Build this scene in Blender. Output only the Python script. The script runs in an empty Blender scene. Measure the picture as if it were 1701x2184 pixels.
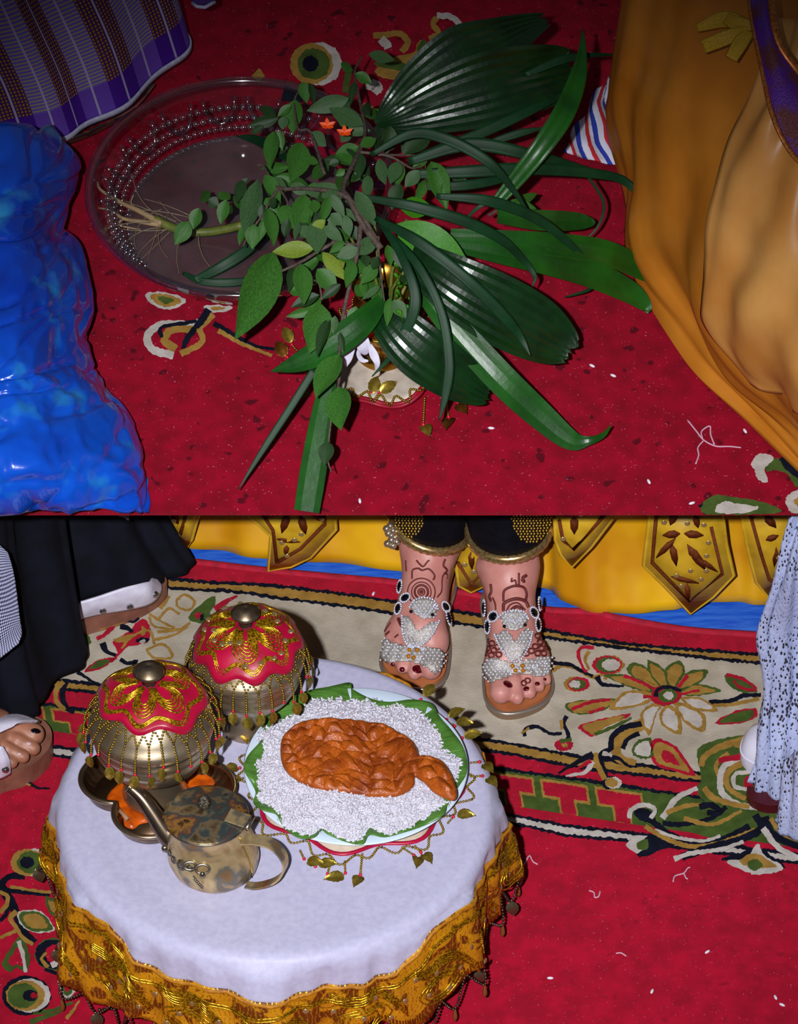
import bpy, bmesh, math, random
import numpy as np
from mathutils import Vector, Matrix, noise as mnoise

# ---------------------------------------------------------------- camera
FPX = 8894.0                      # focal length in pixels of a 1701x2184 frame
CX, CY = 850.5, 1092.0
PITCH = math.radians(41.0)
CAM = Vector((0.0, -3.70, 3.64))
scene = bpy.context.scene
COL = scene.collection
cam_d = bpy.data.cameras.new('camera'); cam = bpy.data.objects.new('camera', cam_d); COL.objects.link(cam)
cam.location = CAM; cam.rotation_euler = (math.pi / 2 - PITCH, 0, 0)
cam_d.sensor_fit = 'VERTICAL'; cam_d.sensor_height = 24.0
cam_d.lens = 24.0 * FPX / 2184.0
cam_d.clip_end = 60
scene.camera = cam
# ---------------------------------------------------------------- world, flash, exposure
w = bpy.data.worlds.new('world'); scene.world = w; w.use_nodes = True
bg = w.node_tree.nodes['Background']; bg.inputs[0].default_value = (0.80, 0.86, 1.0, 1); bg.inputs[1].default_value = 0.068
fl = bpy.data.lights.new('camera_flash', 'SPOT'); flo = bpy.data.objects.new('camera_flash', fl); COL.objects.link(flo)
fl.energy = 1360; fl.color = (0.97, 0.97, 1.0); fl.shadow_soft_size = 0.035
fl.spot_size = math.radians(22.5); fl.spot_blend = 1.0
flo.location = CAM + Vector((-0.26, 0.0, 0.09))
flo.rotation_euler = (Vector((0.0, 0.0, 0.10)) - flo.location).to_track_quat('-Z', 'Y').to_euler()
vs = scene.view_settings
vs.view_transform = 'Standard'; vs.look = 'None'; vs.exposure = 0.0; vs.gamma = 1.0; vs.use_curve_mapping = False

# ---------------------------------------------------------------- frames: pixel -> place
def ray(px, py):
    c, s = math.cos(PITCH), math.sin(PITCH)
    x, y = (px - CX) / FPX, -(py - CY) / FPX
    return Vector((x, c + y * s, -s + y * c))
class Frame:
    def __init__(self, M):
        self.M = M; self.I = M.inverted(); self.c = self.I @ CAM; self.R = self.I.to_3x3()
        self.back = (self.c.normalized())
    def p(self, px, py, h=0.0):
        d = self.R @ ray(px, py)
        return self.c + d * ((h - self.c.z) / d.z)
L = Frame(Matrix.Identity(4))
EDGE_H = 0.50
_r = ray(CX, CY); _e = CAM + _r * ((EDGE_H - CAM.z) / _r.z)
TILT = math.radians(8.5)
U = Frame(Matrix.Translation(_e) @ Matrix.Rotation(TILT, 4, 'X'))
P, Q = L.p, U.p

# ---------------------------------------------------------------- materials
def lin(c):
    c = c / 255.0
    return c / 12.92 if c <= 0.04045 else ((c + 0.055) / 1.055) ** 2.4
def rgb(c): return (lin(c[0]), lin(c[1]), lin(c[2]), 1.0)
_mats = {}
def M(name, c, rough=0.6, metal=0.0, c2=None, scale=40.0, detail=4.0, bump=0.0, bscale=300.0, sheen=0.0, coat=0.0,
      trans=0.0, ior=1.45, spec=0.5, lo=0.35, hi=0.65, rvar=0.0, uv=False, aniso=None, alpha=1.0, sss=0.0):
    if name in _mats: return _mats[name]
    m = bpy.data.materials.new(name); m.use_nodes = True; nt = m.node_tree; b = nt.nodes['Principled BSDF']
    b.inputs['Base Color'].default_value = rgb(c); b.inputs['Roughness'].default_value = rough
    b.inputs['Metallic'].default_value = metal; b.inputs['IOR'].default_value = ior
    b.inputs['Specular IOR Level'].default_value = spec
    b.inputs['Sheen Weight'].default_value = sheen; b.inputs['Coat Weight'].default_value = coat
    b.inputs['Transmission Weight'].default_value = trans; b.inputs['Alpha'].default_value = alpha
    if sss: b.inputs['Subsurface Weight'].default_value = sss; b.inputs['Subsurface Scale'].default_value = 0.004
    tc = nt.nodes.new('ShaderNodeTexCoord'); out = tc.outputs['UV' if uv else 'Object']
    if c2 is not None:
        n = nt.nodes.new('ShaderNodeTexNoise'); n.inputs['Scale'].default_value = scale; n.inputs['Detail'].default_value = detail
        vec = out
        if aniso:
            mp = nt.nodes.new('ShaderNodeMapping'); mp.inputs['Scale'].default_value = aniso
            nt.links.new(out, mp.inputs['Vector']); vec = mp.outputs[0]
        nt.links.new(vec, n.inputs['Vector'])
        r = nt.nodes.new('ShaderNodeValToRGB'); r.color_ramp.elements[0].position = lo; r.color_ramp.elements[1].position = hi
        r.color_ramp.elements[0].color = rgb(c); r.color_ramp.elements[1].color = rgb(c2)
        nt.links.new(n.outputs['Fac'], r.inputs['Fac']); nt.links.new(r.outputs['Color'], b.inputs['Base Color'])
        if rvar:
            mr = nt.nodes.new('ShaderNodeMapRange'); mr.inputs['From Min'].default_value = lo; mr.inputs['From Max'].default_value = hi
            mr.inputs['To Min'].default_value = rough; mr.inputs['To Max'].default_value = rough + rvar
            nt.links.new(n.outputs['Fac'], mr.inputs['Value']); nt.links.new(mr.outputs[0], b.inputs['Roughness'])
    if bump:
        n2 = nt.nodes.new('ShaderNodeTexNoise'); n2.inputs['Scale'].default_value = bscale; n2.inputs['Detail'].default_value = 3
        nt.links.new(out, n2.inputs['Vector'])
        bp = nt.nodes.new('ShaderNodeBump'); bp.inputs['Strength'].default_value = bump; bp.inputs['Distance'].default_value = 0.003
        nt.links.new(n2.outputs['Fac'], bp.inputs['Height']); nt.links.new(bp.outputs[0], b.inputs['Normal'])
    _mats[name] = m
    return m

# ---------------------------------------------------------------- mesh building
class MB:
    def __init__(self): self.V = []; self.F = []; self.I = []; self.T = []
    def add(self, vf, mi=0):
        v, f = vf[0], vf[1]; o = len(self.V)
        self.V.extend(v); self.F.extend([tuple(i + o for i in q) for q in f]); self.I.extend([mi] * len(f))
        self.T.extend(vf[2] if len(vf) > 2 and vf[2] else [(0.0, 0.0)] * len(v))
        return self
def shape(vf, mi=0): return MB().add(vf, mi)
def mesh_data(name, mb, mats, base=Vector((0, 0, 0)), smooth=True):
    me = bpy.data.meshes.new(name)
    b = Vector(base)
    me.from_pydata([tuple(Vector(v) - b) for v in mb.V], [], mb.F)
    for m in (mats if isinstance(mats, (list, tuple)) else [mats]): me.materials.append(m)
    if any(mb.I): me.polygons.foreach_set('material_index', mb.I)
    if any(t != (0.0, 0.0) for t in mb.T):
        uvl = me.uv_layers.new(name='UVMap'); idx = np.empty(len(me.loops), dtype=np.int32); me.loops.foreach_get('vertex_index', idx)
        uvl.data.foreach_set('uv', np.array(mb.T, dtype=np.float32)[idx].ravel())
    if smooth: me.polygons.foreach_set('use_smooth', [True] * len(me.polygons))
    me.update()
    return me
def finish(o, solid=0.0, sub=0, bevel=0.0, offset=0.0):
    if solid:
        s = o.modifiers.new('thickness', 'SOLIDIFY'); s.thickness = solid; s.offset = offset
    if bevel:
        s = o.modifiers.new('bevel', 'BEVEL'); s.width = bevel; s.segments = 2
    if sub:
        s = o.modifiers.new('smooth', 'SUBSURF'); s.levels = sub; s.render_levels = sub
    return o
def props(o, label=None, cat=None, group=None, kind=None):
    if label: o['label'] = label
    if cat: o['category'] = cat
    if group: o['group'] = group
    if kind: o['kind'] = kind
    return o
def solo(name, F, base, mb, mats, label, cat, group=None, kind=None, smooth=True, **kw):
    o = bpy.data.objects.new(name, mesh_data(name, mb, mats, base, smooth)); COL.objects.link(o)
    o.matrix_world = F.M @ Matrix.Translation(base)
    return finish(props(o, label, cat, group, kind), **kw)
class Thing:
    def __init__(self, name, F, base, label, cat, group=None, kind=None):
        self.F = F; self.base = Vector(base)
        self.o = bpy.data.objects.new(name, None); COL.objects.link(self.o)
        self.o.empty_display_size = 0.03
        self.o.matrix_world = F.M @ Matrix.Translation(self.base)
        props(self.o, label, cat, group, kind)
    def part(self, name, mb, mats, parent=None, smooth=True, label=None, kind=None, **kw):
        o = bpy.data.objects.new(name, mesh_data(name, mb, mats, self.base, smooth)); COL.objects.link(o)
        o.parent = parent or self.o
        if label: o['label'] = label
        if kind: o['kind'] = kind
        return finish(o, **kw)
    def inst(self, name, me, mat4, parent=None, **kw):       # shared mesh data, placed in frame coordinates
        o = bpy.data.objects.new(name, me); COL.objects.link(o); o.parent = parent or self.o
        o.matrix_local = Matrix.Translation(-self.base) @ mat4
        return finish(o, **kw)

def cr(pts, n, closed=False):
    """Catmull-Rom through rows of numbers, n samples per span"""
    a = np.array([list(p) for p in pts], dtype=float); k = len(a); out = []
    if k < 3 and not closed:
        t = np.linspace(0, 1, n + 1)[:, None]; return a[0] * (1 - t) + a[1] * t
    spans = k if closed else k - 1
    for i in range(spans):
        if closed: p0, p1, p2, p3 = a[(i - 1) % k], a[i], a[(i + 1) % k], a[(i + 2) % k]
        else:
            p1, p2 = a[i], a[i + 1]
            p0 = a[i - 1] if i > 0 else 2 * p1 - p2
            p3 = a[i + 2] if i + 2 < k else 2 * p2 - p1
        for j in range(n):
            t = j / n
            out.append(0.5 * ((2 * p1) + (-p0 + p2) * t + (2 * p0 - 5 * p1 + 4 * p2 - p3) * t * t + (-p0 + 3 * p1 - 3 * p2 + p3) * t ** 3))
    if not closed: out.append(a[-1])
    return np.array(out)
def vv(a): return [Vector(p[:3]) for p in a]
def tube(pts, rad, seg=8, closed=False, caps=True, squash=None):
    pts = [Vector(p) for p in pts]; n = len(pts); V = []; Fc = []
    if not hasattr(rad, '__len__'): rad = [rad] * n
    up = None
    for i in range(n):
        if closed: t = pts[(i + 1) % n] - pts[i - 1]
        else: t = pts[min(i + 1, n - 1)] - pts[max(i - 1, 0)]
        if t.length < 1e-9: t = Vector((0, 0, 1))
        t.normalize()
        if up is None:
            a = Vector((0, 0, 1)) if abs(t.z) < 0.9 else Vector((1, 0, 0))
            up = (a - t * a.dot(t)).normalized()
        else:
            up = up - t * up.dot(t)
            up = up.normalized() if up.length > 1e-6 else t.orthogonal().normalized()
        s = t.cross(up)
        for k in range(seg):
            a = 2 * math.pi * k / seg
            V.append(pts[i] + (s * math.cos(a) + up * math.sin(a) * (squash or 1.0)) * rad[i])
    m = n if closed else n - 1
    for i in range(m):
        for k in range(seg):
            a, b = i * seg + k, i * seg + (k + 1) % seg
            c, d = ((i + 1) % n) * seg + (k + 1) % seg, ((i + 1) % n) * seg + k
            Fc.append((a, d, c, b))
    if caps and not closed:
        Fc.append(tuple(range(seg))); Fc.append(tuple(reversed(range((n - 1) * seg, n * seg))))
    return V, Fc
def lathe(prof, seg=48, c=(0, 0, 0), wob=None, sx=1.0, sy=1.0):
    """profile of (r, z) turned about z; wob(angle, i, r, z) may return a changed (r, z)"""
    V = []; Fc = []; T = []; n = len(prof); c = Vector(c)
    for i, (r, z) in enumerate(prof):
        for k in range(seg):
            a = 2 * math.pi * k / seg; rr, zz = (r, z) if wob is None else wob(a, i, r, z)
            V.append(c + Vector((rr * math.cos(a) * sx, rr * math.sin(a) * sy, zz))); T.append((k / seg, i / max(1, n - 1)))
    for i in range(n - 1):
        for k in range(seg):
            Fc.append((i * seg + k, i * seg + (k + 1) % seg, (i + 1) * seg + (k + 1) % seg, (i + 1) * seg + k))
    if prof[0][0] > 1e-6 and prof[0][0] < 1e9: pass
    return V, Fc, T
def disc(c, r, seg=24, z=0.0, ry=None):
    c = Vector(c); V = [c + Vector((r * math.cos(2 * math.pi * k / seg), (ry or r) * math.sin(2 * math.pi * k / seg), z)) for k in range(seg)]
    return V, [tuple(range(seg))]
def ball(c, r, nu=8, nv=6, s=(1, 1, 1), R=None):
    c = Vector(c); V = [Vector((0, 0, 1))]
    for i in range(1, nv):
        t = math.pi * i / nv
        for k in range(nu):
            a = 2 * math.pi * k / nu; V.append(Vector((math.sin(t) * math.cos(a), math.sin(t) * math.sin(a), math.cos(t))))
    V.append(Vector((0, 0, -1))); Fc = []
    for k in range(nu):
        Fc.append((0, 1 + k, 1 + (k + 1) % nu)); e = len(V) - 1; b = 1 + (nv - 2) * nu
        Fc.append((e, b + (k + 1) % nu, b + k))
    for i in range(nv - 2):
        for k in range(nu):
            a = 1 + i * nu; Fc.append((a + k, a + nu + k, a + nu + (k + 1) % nu, a + (k + 1) % nu))
    out = []
    for v in V:
        q = Vector((v.x * s[0], v.y * s[1], v.z * s[2])) * r
        out.append(c + (R @ q if R is not None else q))
    return out, Fc
def box(c, s, R=None):
    c = Vector(c); V = []
    for x in (-.5, .5):
        for y in (-.5, .5):
            for z in (-.5, .5):
                q = Vector((x * s[0], y * s[1], z * s[2])); V.append(c + (R @ q if R is not None else q))
    return V, [(0, 1, 3, 2), (4, 6, 7, 5), (0, 4, 5, 1), (2, 3, 7, 6), (0, 2, 6, 4), (1, 5, 7, 3)]
def grid(rows, nu, nv, disp=None):
    """smooth surface through a grid of control points (rows of (x,y,z)); nu/nv samples per span; disp(u,v)->metres along the normal"""
    A = np.array([[list(p) for p in r] for r in rows], dtype=float)
    a = np.array([cr(A[i], nu) for i in range(A.shape[0])])
    b = np.array([cr(a[:, j], nv) for j in range(a.shape[1])])
    b = b.transpose(1, 0, 2)                                              # (across rows, along rows, 3)
    nU, nV = b.shape[0], b.shape[1]
    if disp is not None:
        du = np.gradient(b, axis=0); dv = np.gradient(b, axis=1); n = np.cross(du, dv); n /= (np.linalg.norm(n, axis=2, keepdims=True) + 1e-12)
        D = np.array([[disp(i / (nU - 1), j / (nV - 1)) for j in range(nV)] for i in range(nU)])
        b = b + n * D[..., None]
    V = [Vector(b[i, j]) for i in range(nU) for j in range(nV)]
    T = [(i / (nU - 1) + 1e-6, j / (nV - 1)) for i in range(nU) for j in range(nV)]
    Fc = [(i * nV + j, (i + 1) * nV + j, (i + 1) * nV + j + 1, i * nV + j + 1) for i in range(nU - 1) for j in range(nV - 1)]
    return V, Fc, T
def surface_nets(f, lo, hi, n):
    """naive surface nets of the vectorised distance function f(x,y,z); n cells on the longest side"""
    lo = np.array(lo, float); hi = np.array(hi, float); h = (hi - lo).max() / n
    dims = np.ceil((hi - lo) / h).astype(int) + 1
    ax = [lo[i] + h * np.arange(dims[i]) for i in range(3)]
    X, Y, Z = np.meshgrid(*ax, indexing='ij'); S = f(X, Y, Z)
    c = [S[i:dims[0] - 1 + i, j:dims[1] - 1 + j, k:dims[2] - 1 + k] for i in (0, 1) for j in (0, 1) for k in (0, 1)]
    offs = [(i, j, k) for i in (0, 1) for j in (0, 1) for k in (0, 1)]
    ins = np.stack([q < 0 for q in c]); act = ins.any(0) & ~ins.all(0)
    idx = -np.ones(act.shape, dtype=int); cells = np.argwhere(act); idx[act] = np.arange(len(cells))
    vals = np.stack([q[act] for q in c]); acc = np.zeros((len(cells), 3)); cnt = np.zeros(len(cells))
    for a in range(8):
        for b in range(a + 1, 8):
            d = [abs(offs[a][t] - offs[b][t]) for t in range(3)]
            if sum(d) != 1: continue
            m = (vals[a] < 0) != (vals[b] < 0); t = np.zeros(len(cells)); t[m] = vals[a][m] / (vals[a][m] - vals[b][m])
            pa = np.array(offs[a], float); pb = np.array(offs[b], float)
            acc[m] += pa + (pb - pa) * t[m][:, None]; cnt[m] += 1
    V = lo + h * (cells + acc / cnt[:, None]); Fc = []
    for axis in range(3):
        s1, s2 = [(1, 2), (2, 0), (0, 1)][axis]
        a = np.take(S, range(dims[axis] - 1), axis) < 0; b = np.take(S, range(1, dims[axis]), axis) < 0
        for e in np.argwhere(a != b):
            e = e.copy()
            if e[s1] == 0 or e[s2] == 0 or e[s1] >= dims[s1] - 1 or e[s2] >= dims[s2] - 1: continue
            q = []
            for d1, d2 in ((0, 0), (1, 0), (1, 1), (0, 1)):
                cc = e.copy(); cc[s1] -= d1; cc[s2] -= d2; q.append(idx[tuple(cc)])
            if min(q) < 0: continue
            fl_ = a[tuple(e)]
            Fc.append(tuple(q) if fl_ else tuple(reversed(q)))
    return [Vector(v) for v in V], Fc
def smin(a, b, k):
    h = np.clip(0.5 + 0.5 * (b - a) / k, 0, 1); return b * (1 - h) + a * h - k * h * (1 - h)
def sd_cap(X, Y, Z, a, b, ra, rb, sc=(1, 1, 1)):
    a = np.array(a, float); b = np.array(b, float); d = b - a; L2 = max((d * d).sum(), 1e-12)
    t = np.clip(((X - a[0]) * d[0] + (Y - a[1]) * d[1] + (Z - a[2]) * d[2]) / L2, 0, 1)
    q = np.sqrt(((X - a[0] - t * d[0]) / sc[0]) ** 2 + ((Y - a[1] - t * d[1]) / sc[1]) ** 2 + ((Z - a[2] - t * d[2]) / sc[2]) ** 2)
    return q - (ra + (rb - ra) * t)
rnd = random.Random(7)
def jag(pix, amp=1.6, step=5.0, closed=True, n=8):
    """smooth a pixel outline and give it the toothed edge of knotted pile"""
    a = cr(pix, n, closed)
    out = []
    k = len(a)
    for i in range(k if closed else k - 1):
        p, q = a[i], a[(i + 1) % k]; d = math.hypot(*(q - p)[:2]); m = max(1, int(d / step))
        for j in range(m): out.append(p + (q - p) * j / m)
    if not closed: out.append(a[-1])
    return [(p[0] + rnd.uniform(-amp, amp), p[1] + rnd.uniform(-amp, amp)) for p in out]
class Weave:
    """woven motif: filled outlines and strokes, given in pixels on the rug plane, stacked a hair apart"""
    def __init__(self, F, z0=0.0005, dz=0.0003): self.F = F; self.z = z0; self.dz = dz; self.mb = MB()
    def fill(self, mi, pix, amp=1.6, n=6):
        o = jag(pix, amp, 5.0, True, n); V = [self.F.p(x, y, self.z) for x, y in o]
        a = sum(V[i].x * V[(i + 1) % len(V)].y - V[(i + 1) % len(V)].x * V[i].y for i in range(len(V)))
        if a < 0: V.reverse()
        self.mb.add((V, [tuple(range(len(V)))]), mi); self.z += self.dz; return self
    def stroke(self, mi, pix, w0, w1=None, amp=1.2, n=8):
        w1 = w0 if w1 is None else w1
        a = cr(pix, n); o = []
        acc = [0.0]
        for i in range(1, len(a)): acc.append(acc[-1] + math.hypot(*(a[i] - a[i - 1])[:2]))
        m = max(2, int(acc[-1] / 5)); s = np.linspace(0, acc[-1], m)
        xs = np.interp(s, acc, a[:, 0]); ys = np.interp(s, acc, a[:, 1]); V = []; Fc = []
        for i in range(m):
            j, k = max(0, i - 1), min(m - 1, i + 1); dx, dy = xs[k] - xs[j], ys[k] - ys[j]; l = math.hypot(dx, dy) or 1
            w = (w0 + (w1 - w0) * i / (m - 1)) / 2
            for sg in (1, -1):
                ww = w + rnd.uniform(-amp, amp) * min(1, w / 3)
                V.append(self.F.p(xs[i] + sg * -dy / l * ww, ys[i] + sg * dx / l * ww, self.z))
        for i in range(m - 1): Fc.append((2 * i, 2 * i + 2, 2 * i + 3, 2 * i + 1))
        self.mb.add((V, Fc), mi); self.z += self.dz; return self

# ================================================================ setting: floors, dais, rugs
def cv(ox, oy, s): return lambda *pts: [(ox + x / s, oy + y / s) for x, y in pts]
RUGRED = M('rug_red', (176, 4, 42), 0.95, c2=(150, 3, 34), scale=45, detail=9, bump=0.4, bscale=420, sheen=0.10, spec=0.1)
BEIGE = M('rug_beige', (182, 172, 156), 0.95, c2=(160, 150, 134), scale=30, bump=0.3, bscale=520, spec=0.1)
TAN = M('rug_tan', (160, 122, 58), 0.95, c2=(138, 104, 46), scale=60, bump=0.3, bscale=520, spec=0.1)
GREEN = M('rug_green', (72, 92, 40), 0.95, c2=(58, 76, 32), scale=60, bump=0.3, bscale=520, spec=0.1)
NAVY = M('rug_navy', (20, 22, 38), 0.95, c2=(12, 14, 26), scale=60, bump=0.3, bscale=520, spec=0.1)
WHITEW = M('rug_white', (190, 182, 176), 0.95, c2=(168, 160, 152), scale=60, bump=0.3, bscale=520, spec=0.1)
def rug_wear(m, dark, lint):
    nt = m.node_tree; b = nt.nodes['Principled BSDF']; src = b.inputs['Base Color'].links[0].from_socket; tc = nt.nodes.new('ShaderNodeTexCoord')
    for sc, lo_, hi_, col in ((52, .68, .72, dark), (420, .74, .77, lint)):      # damp spots, then lint
        n = nt.nodes.new('ShaderNodeTexNoise'); n.inputs['Scale'].default_value = sc; n.inputs['Detail'].default_value = 1; nt.links.new(tc.outputs['Object'], n.inputs['Vector'])
        r = nt.nodes.new('ShaderNodeMapRange'); r.inputs['From Min'].default_value = lo_; r.inputs['From Max'].default_value = hi_; nt.links.new(n.outputs['Fac'], r.inputs['Value'])
        mx = nt.nodes.new('ShaderNodeMix'); mx.data_type = 'RGBA'; mx.inputs['B'].default_value = rgb(col); nt.links.new(r.outputs[0], mx.inputs['Factor']); nt.links.new(src, mx.inputs['A']); src = mx.outputs['Result']
    nt.links.new(src, b.inputs['Base Color'])
rug_wear(RUGRED, (148, 4, 34), (206, 110, 130))
RUG = [RUGRED, BEIGE, TAN, GREEN, NAVY, WHITEW]; R_, B_, T_, G_, N_, W_ = range(6)

def ground(name, F, pts, z0, z1, m, smooth=False):
    n = len(pts); V = [Vector((x, y, z1)) for x, y in pts] + [Vector((x, y, z0)) for x, y in pts]
    Fc = [tuple(range(n)), tuple(reversed(range(n, 2 * n)))] + [(i, n + i, n + (i + 1) % n, (i + 1) % n) for i in range(n)]
    return shape((V, Fc))
# lower floor: a blue woven tarpaulin over the whole ground
tarp = M('blue_tarpaulin', (28, 84, 205), 0.45, c2=(60, 118, 222), scale=25, detail=8, bump=0.25, bscale=500, spec=0.3, aniso=(1, 6, 1))
solo('floor', L, (0, 0, -0.012), ground('f', L, [(-1.6, -1.4), (1.6, -1.4), (1.6, 1.3), (-1.6, 1.3)], -0.05, -0.010, tarp), tarp, None, None, kind='structure', smooth=False)
# dais: thin deck with a chamfered front edge, standing on a plinth set far back under it
deck_m = M('dais_wood', (60, 44, 34), 0.7, c2=(48, 35, 27), scale=12, aniso=(1, 12, 1))
e = U.I @ Vector((0, 0, 0))
V = []; prof = [(0.0, -0.006), (0.16, -0.045), (1.5, -0.045), (1.5, -0.006)]
for x in (-1.15, 1.15):
    for y, z in prof: V.append(Vector((x, y, z)))
solo('platform_deck', U, (0, 0, -0.045), shape((V, [(0, 1, 2, 3), (7, 6, 5, 4), (0, 4, 5, 1), (1, 5, 6, 2), (2, 6, 7, 3), (3, 7, 4, 0)])), deck_m,
     None, None, kind='structure', smooth=False)
yb = _e.y + 0.62
solo('platform_plinth', L, (0, yb + 0.35, 0), shape(box((0, yb + 0.35, 0.25), (2.1, 0.7, 0.52))), deck_m, None, None, kind='structure', smooth=False)

def polyband(F, mi, top, bot, z, name, rug, amp=0.0, navy=(True, True), nv=1):
    """a woven band between two pixel lines, with thin toothed navy outlines"""
    w_ = Weave(F, z)
    a = cr(top, 10); b = cr(bot, 10); ax = np.linspace(-120, 1820, 120)
    ta = np.interp(ax, a[:, 0], a[:, 1]); tb = np.interp(ax, b[:, 0], b[:, 1])
    V = []
    for x, y0, y1 in zip(ax, ta, tb): V += [F.p(x, y0, z), F.p(x, y1, z)]
    w_.mb.add((V, [(2 * i, 2 * i + 1, 2 * i + 3, 2 * i + 2) for i in range(len(ax) - 1)]), mi)
    w_.z = z + 0.0004
    for on, y in zip(navy, (ta, tb)):
        if on: w_.stroke(N_, [(x, yy) for x, yy in zip(ax[::3], y[::3])], 7, 7, amp=2.2)
    return rug.part(name, w_.mb, RUG, smooth=False)
L1 = [(-130, 1134), (330, 1185), (400, 1192), (570, 1212), (770, 1231), (830, 1236), (970, 1256), (1030, 1268), (1160, 1295), (1270, 1301), (1310, 1312), (1460, 1338), (1620, 1350), (1830, 1368)]
L2 = [(-130, 1180), (400, 1238), (580, 1249), (830, 1281), (1020, 1312), (1170, 1345), (1350, 1374), (1620, 1396), (1830, 1414)]
L3 = [(-130, 1197), (360, 1253), (486, 1260), (586, 1274), (771, 1298), (966, 1327), (1182, 1362), (1435, 1395), (1616, 1414), (1830, 1432)]
L4 = [(-130, 1413), (147, 1453), (229, 1462), (600, 1515), (1020, 1575), (1198, 1607), (1300, 1622), (1482, 1648), (1830, 1692)]
L5 = [(-130, 1431), (147, 1471), (229, 1480), (600, 1540), (1045, 1601), (1198, 1630), (1297, 1645), (1482, 1666), (1830, 1708)]
L6 = [(-130, 1468), (150, 1509), (600, 1570), (1058, 1638), (1280, 1669), (1445, 1694), (1830, 1750)]
L7 = [(-130, 1523), (150, 1565), (600, 1640), (1058, 1713), (1350, 1758), (1830, 1826)]
L8 = [(-130, 1556), (110, 1592), (600, 1660), (1058, 1733), (1214, 1762), (1342, 1776), (1830, 1840)]
L9 = [(-130, 1574), (110, 1610), (600, 1678), (1058, 1750), (1214, 1782), (1342, 1794), (1830, 1858)]
rug = Thing('patterned_rug', L, (0, 0, -0.010), 'red rug with a beige flowered border under the round table', 'rug')
a = cr(L1, 8); top = [P(x, y, 0) for x, y in a]
pts = [(v.x, v.y) for v in top] + [(1.3, top[-1].y - 0.3), (1.3, -1.3), (-1.3, -1.3), (-1.3, top[0].y)]
pts.reverse()
rug.part('rug_field', ground('r', L, pts, -0.010, 0.0, RUGRED), RUGRED, smooth=False)
lip = tube([v + Vector((0, -0.004, -0.002)) for v in top], 0.006, 8)
rug.part('rug_hem', shape(lip), M('rug_hem', (172, 8, 44), 0.85, c2=(140, 6, 36), scale=80, bump=0.3, bscale=500))
polyband(L, T_, L2, L3, 0.0006, 'woven_stripe', rug)
polyband(L, B_, L3, L4, 0.0005, 'border_field', rug, navy=(False, False))
polyband(L, T_, L4, L5, 0.0006, 'woven_stripe', rug)
polyband(L, G_, L6, L7, 0.0006, 'key_band', rug, navy=(True, False))
polyband(L, W_, L8, L9, 0.0006, 'woven_stripe', rug)
# T-shaped key figures of the green band, at regular steps along it
ys6 = lambda x: np.interp(x, [p[0] for p in L6], [p[1] for p in L6]); ys7 = lambda x: np.interp(x, [p[0] for p in L7], [p[1] for p in L7])
def bp(x, t): return (x + 12 * t, ys6(x) + (ys7(x) - ys6(x)) * t)
for i, x0 in enumerate(list(range(-30, 1360, 116))):
    x0 += 24
    if 330 < x0 < 930: continue
    w_ = Weave(L, 0.0016)
    for mi, g, t0 in ((T_, 5, 0.12), (R_, 0, 0.20)):
        w_.fill(mi, [bp(x0 - g, t0), bp(x0 + 92 + g, t0), bp(x0 + 92 + g, 0.58 + g * .016), bp(x0 + 62 + g, 0.58 + g * .016), bp(x0 + 62 + g, 1.02), bp(x0 + 32 - g, 1.02), bp(x0 + 32 - g, 0.58 + g * .016), bp(x0 - g, 0.58 + g * .016)], 1.2, 1)
    rug.part('key_figure', w_.mb, RUG, smooth=False)

Z = 0.0016
c7 = cv(1000, 1350, 2.427)
# large flower of the border, right
w_ = Weave(L, Z)
def petal(o, i_, f, pts):
    a = np.array(c7(*pts)); c = a.mean(0); w_.fill(o, [tuple(p) for p in a]); w_.fill(i_, [tuple(c + (p - c) * f) for p in a])
for pts in (((985, 300), (870, 255), (815, 190), (855, 150), (940, 195), (1005, 290)), ((1000, 290), (935, 210), (925, 140), (1005, 185), (1035, 280)), ((1030, 280), (1015, 190), (1088, 142), (1115, 200), (1065, 285)), ((1060, 285), (1110, 210), (1228, 188), (1205, 252), (1085, 300)), ((1085, 300), (1180, 262), (1304, 300), (1190, 324), (1090, 322)), ((965, 312), (860, 292), (695, 222), (800, 216), (905, 250))): petal(G_, T_, .76, pts)
for pts in (((960, 335), (860, 382), (725, 395), (795, 308), (900, 300)), ((995, 365), (962, 430), (930, 532), (885, 440), (920, 378)), ((1025, 370), (1085, 420), (1092, 525), (1005, 485), (985, 420)), ((1060, 360), (1160, 388), (1224, 440), (1205, 512), (1105, 452)), ((1090, 335), (1200, 338), (1286, 402), (1160, 394))): petal(T_, W_, .72, pts)
w_.stroke(R_, c7((800, 220), (900, 260), (980, 300)), 7, 5); w_.stroke(R_, c7((1130, 220), (1080, 280)), 7)
w_.stroke(R_, c7((900, 330), (1000, 330)), 7); w_.stroke(R_, c7((1190, 296), (1080, 320)), 5)
w_.fill(R_, c7((940, 330), (960, 290), (1020, 270), (1090, 300), (1085, 350), (1020, 375), (960, 365)))
w_.fill(G_, c7((975, 320), (1020, 288), (1075, 310), (1060, 350), (1000, 355)))
w_.fill(W_, c7((1000, 325), (1030, 302), (1060, 322), (1035, 348)))
w_.stroke(N_, c7((965, 330), (975, 295), (1030, 278), (1095, 298)), 9, 7)
rug.part('woven_flower', w_.mb, RUG, smooth=False)
def ringlet(F, R, cx, cy, rx, ry, cols, name='woven_bud', z=Z):
    w2 = Weave(F, z); k = 1.0
    for mi, f, dx in cols:
        w2.fill(mi, [(cx + dx * rx + rx * f * math.cos(t), cy + ry * f * math.sin(t)) for t in np.linspace(0, 2 * math.pi, 10)[:-1]])
    R.part(name, w2.mb, RUG, smooth=False)
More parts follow.
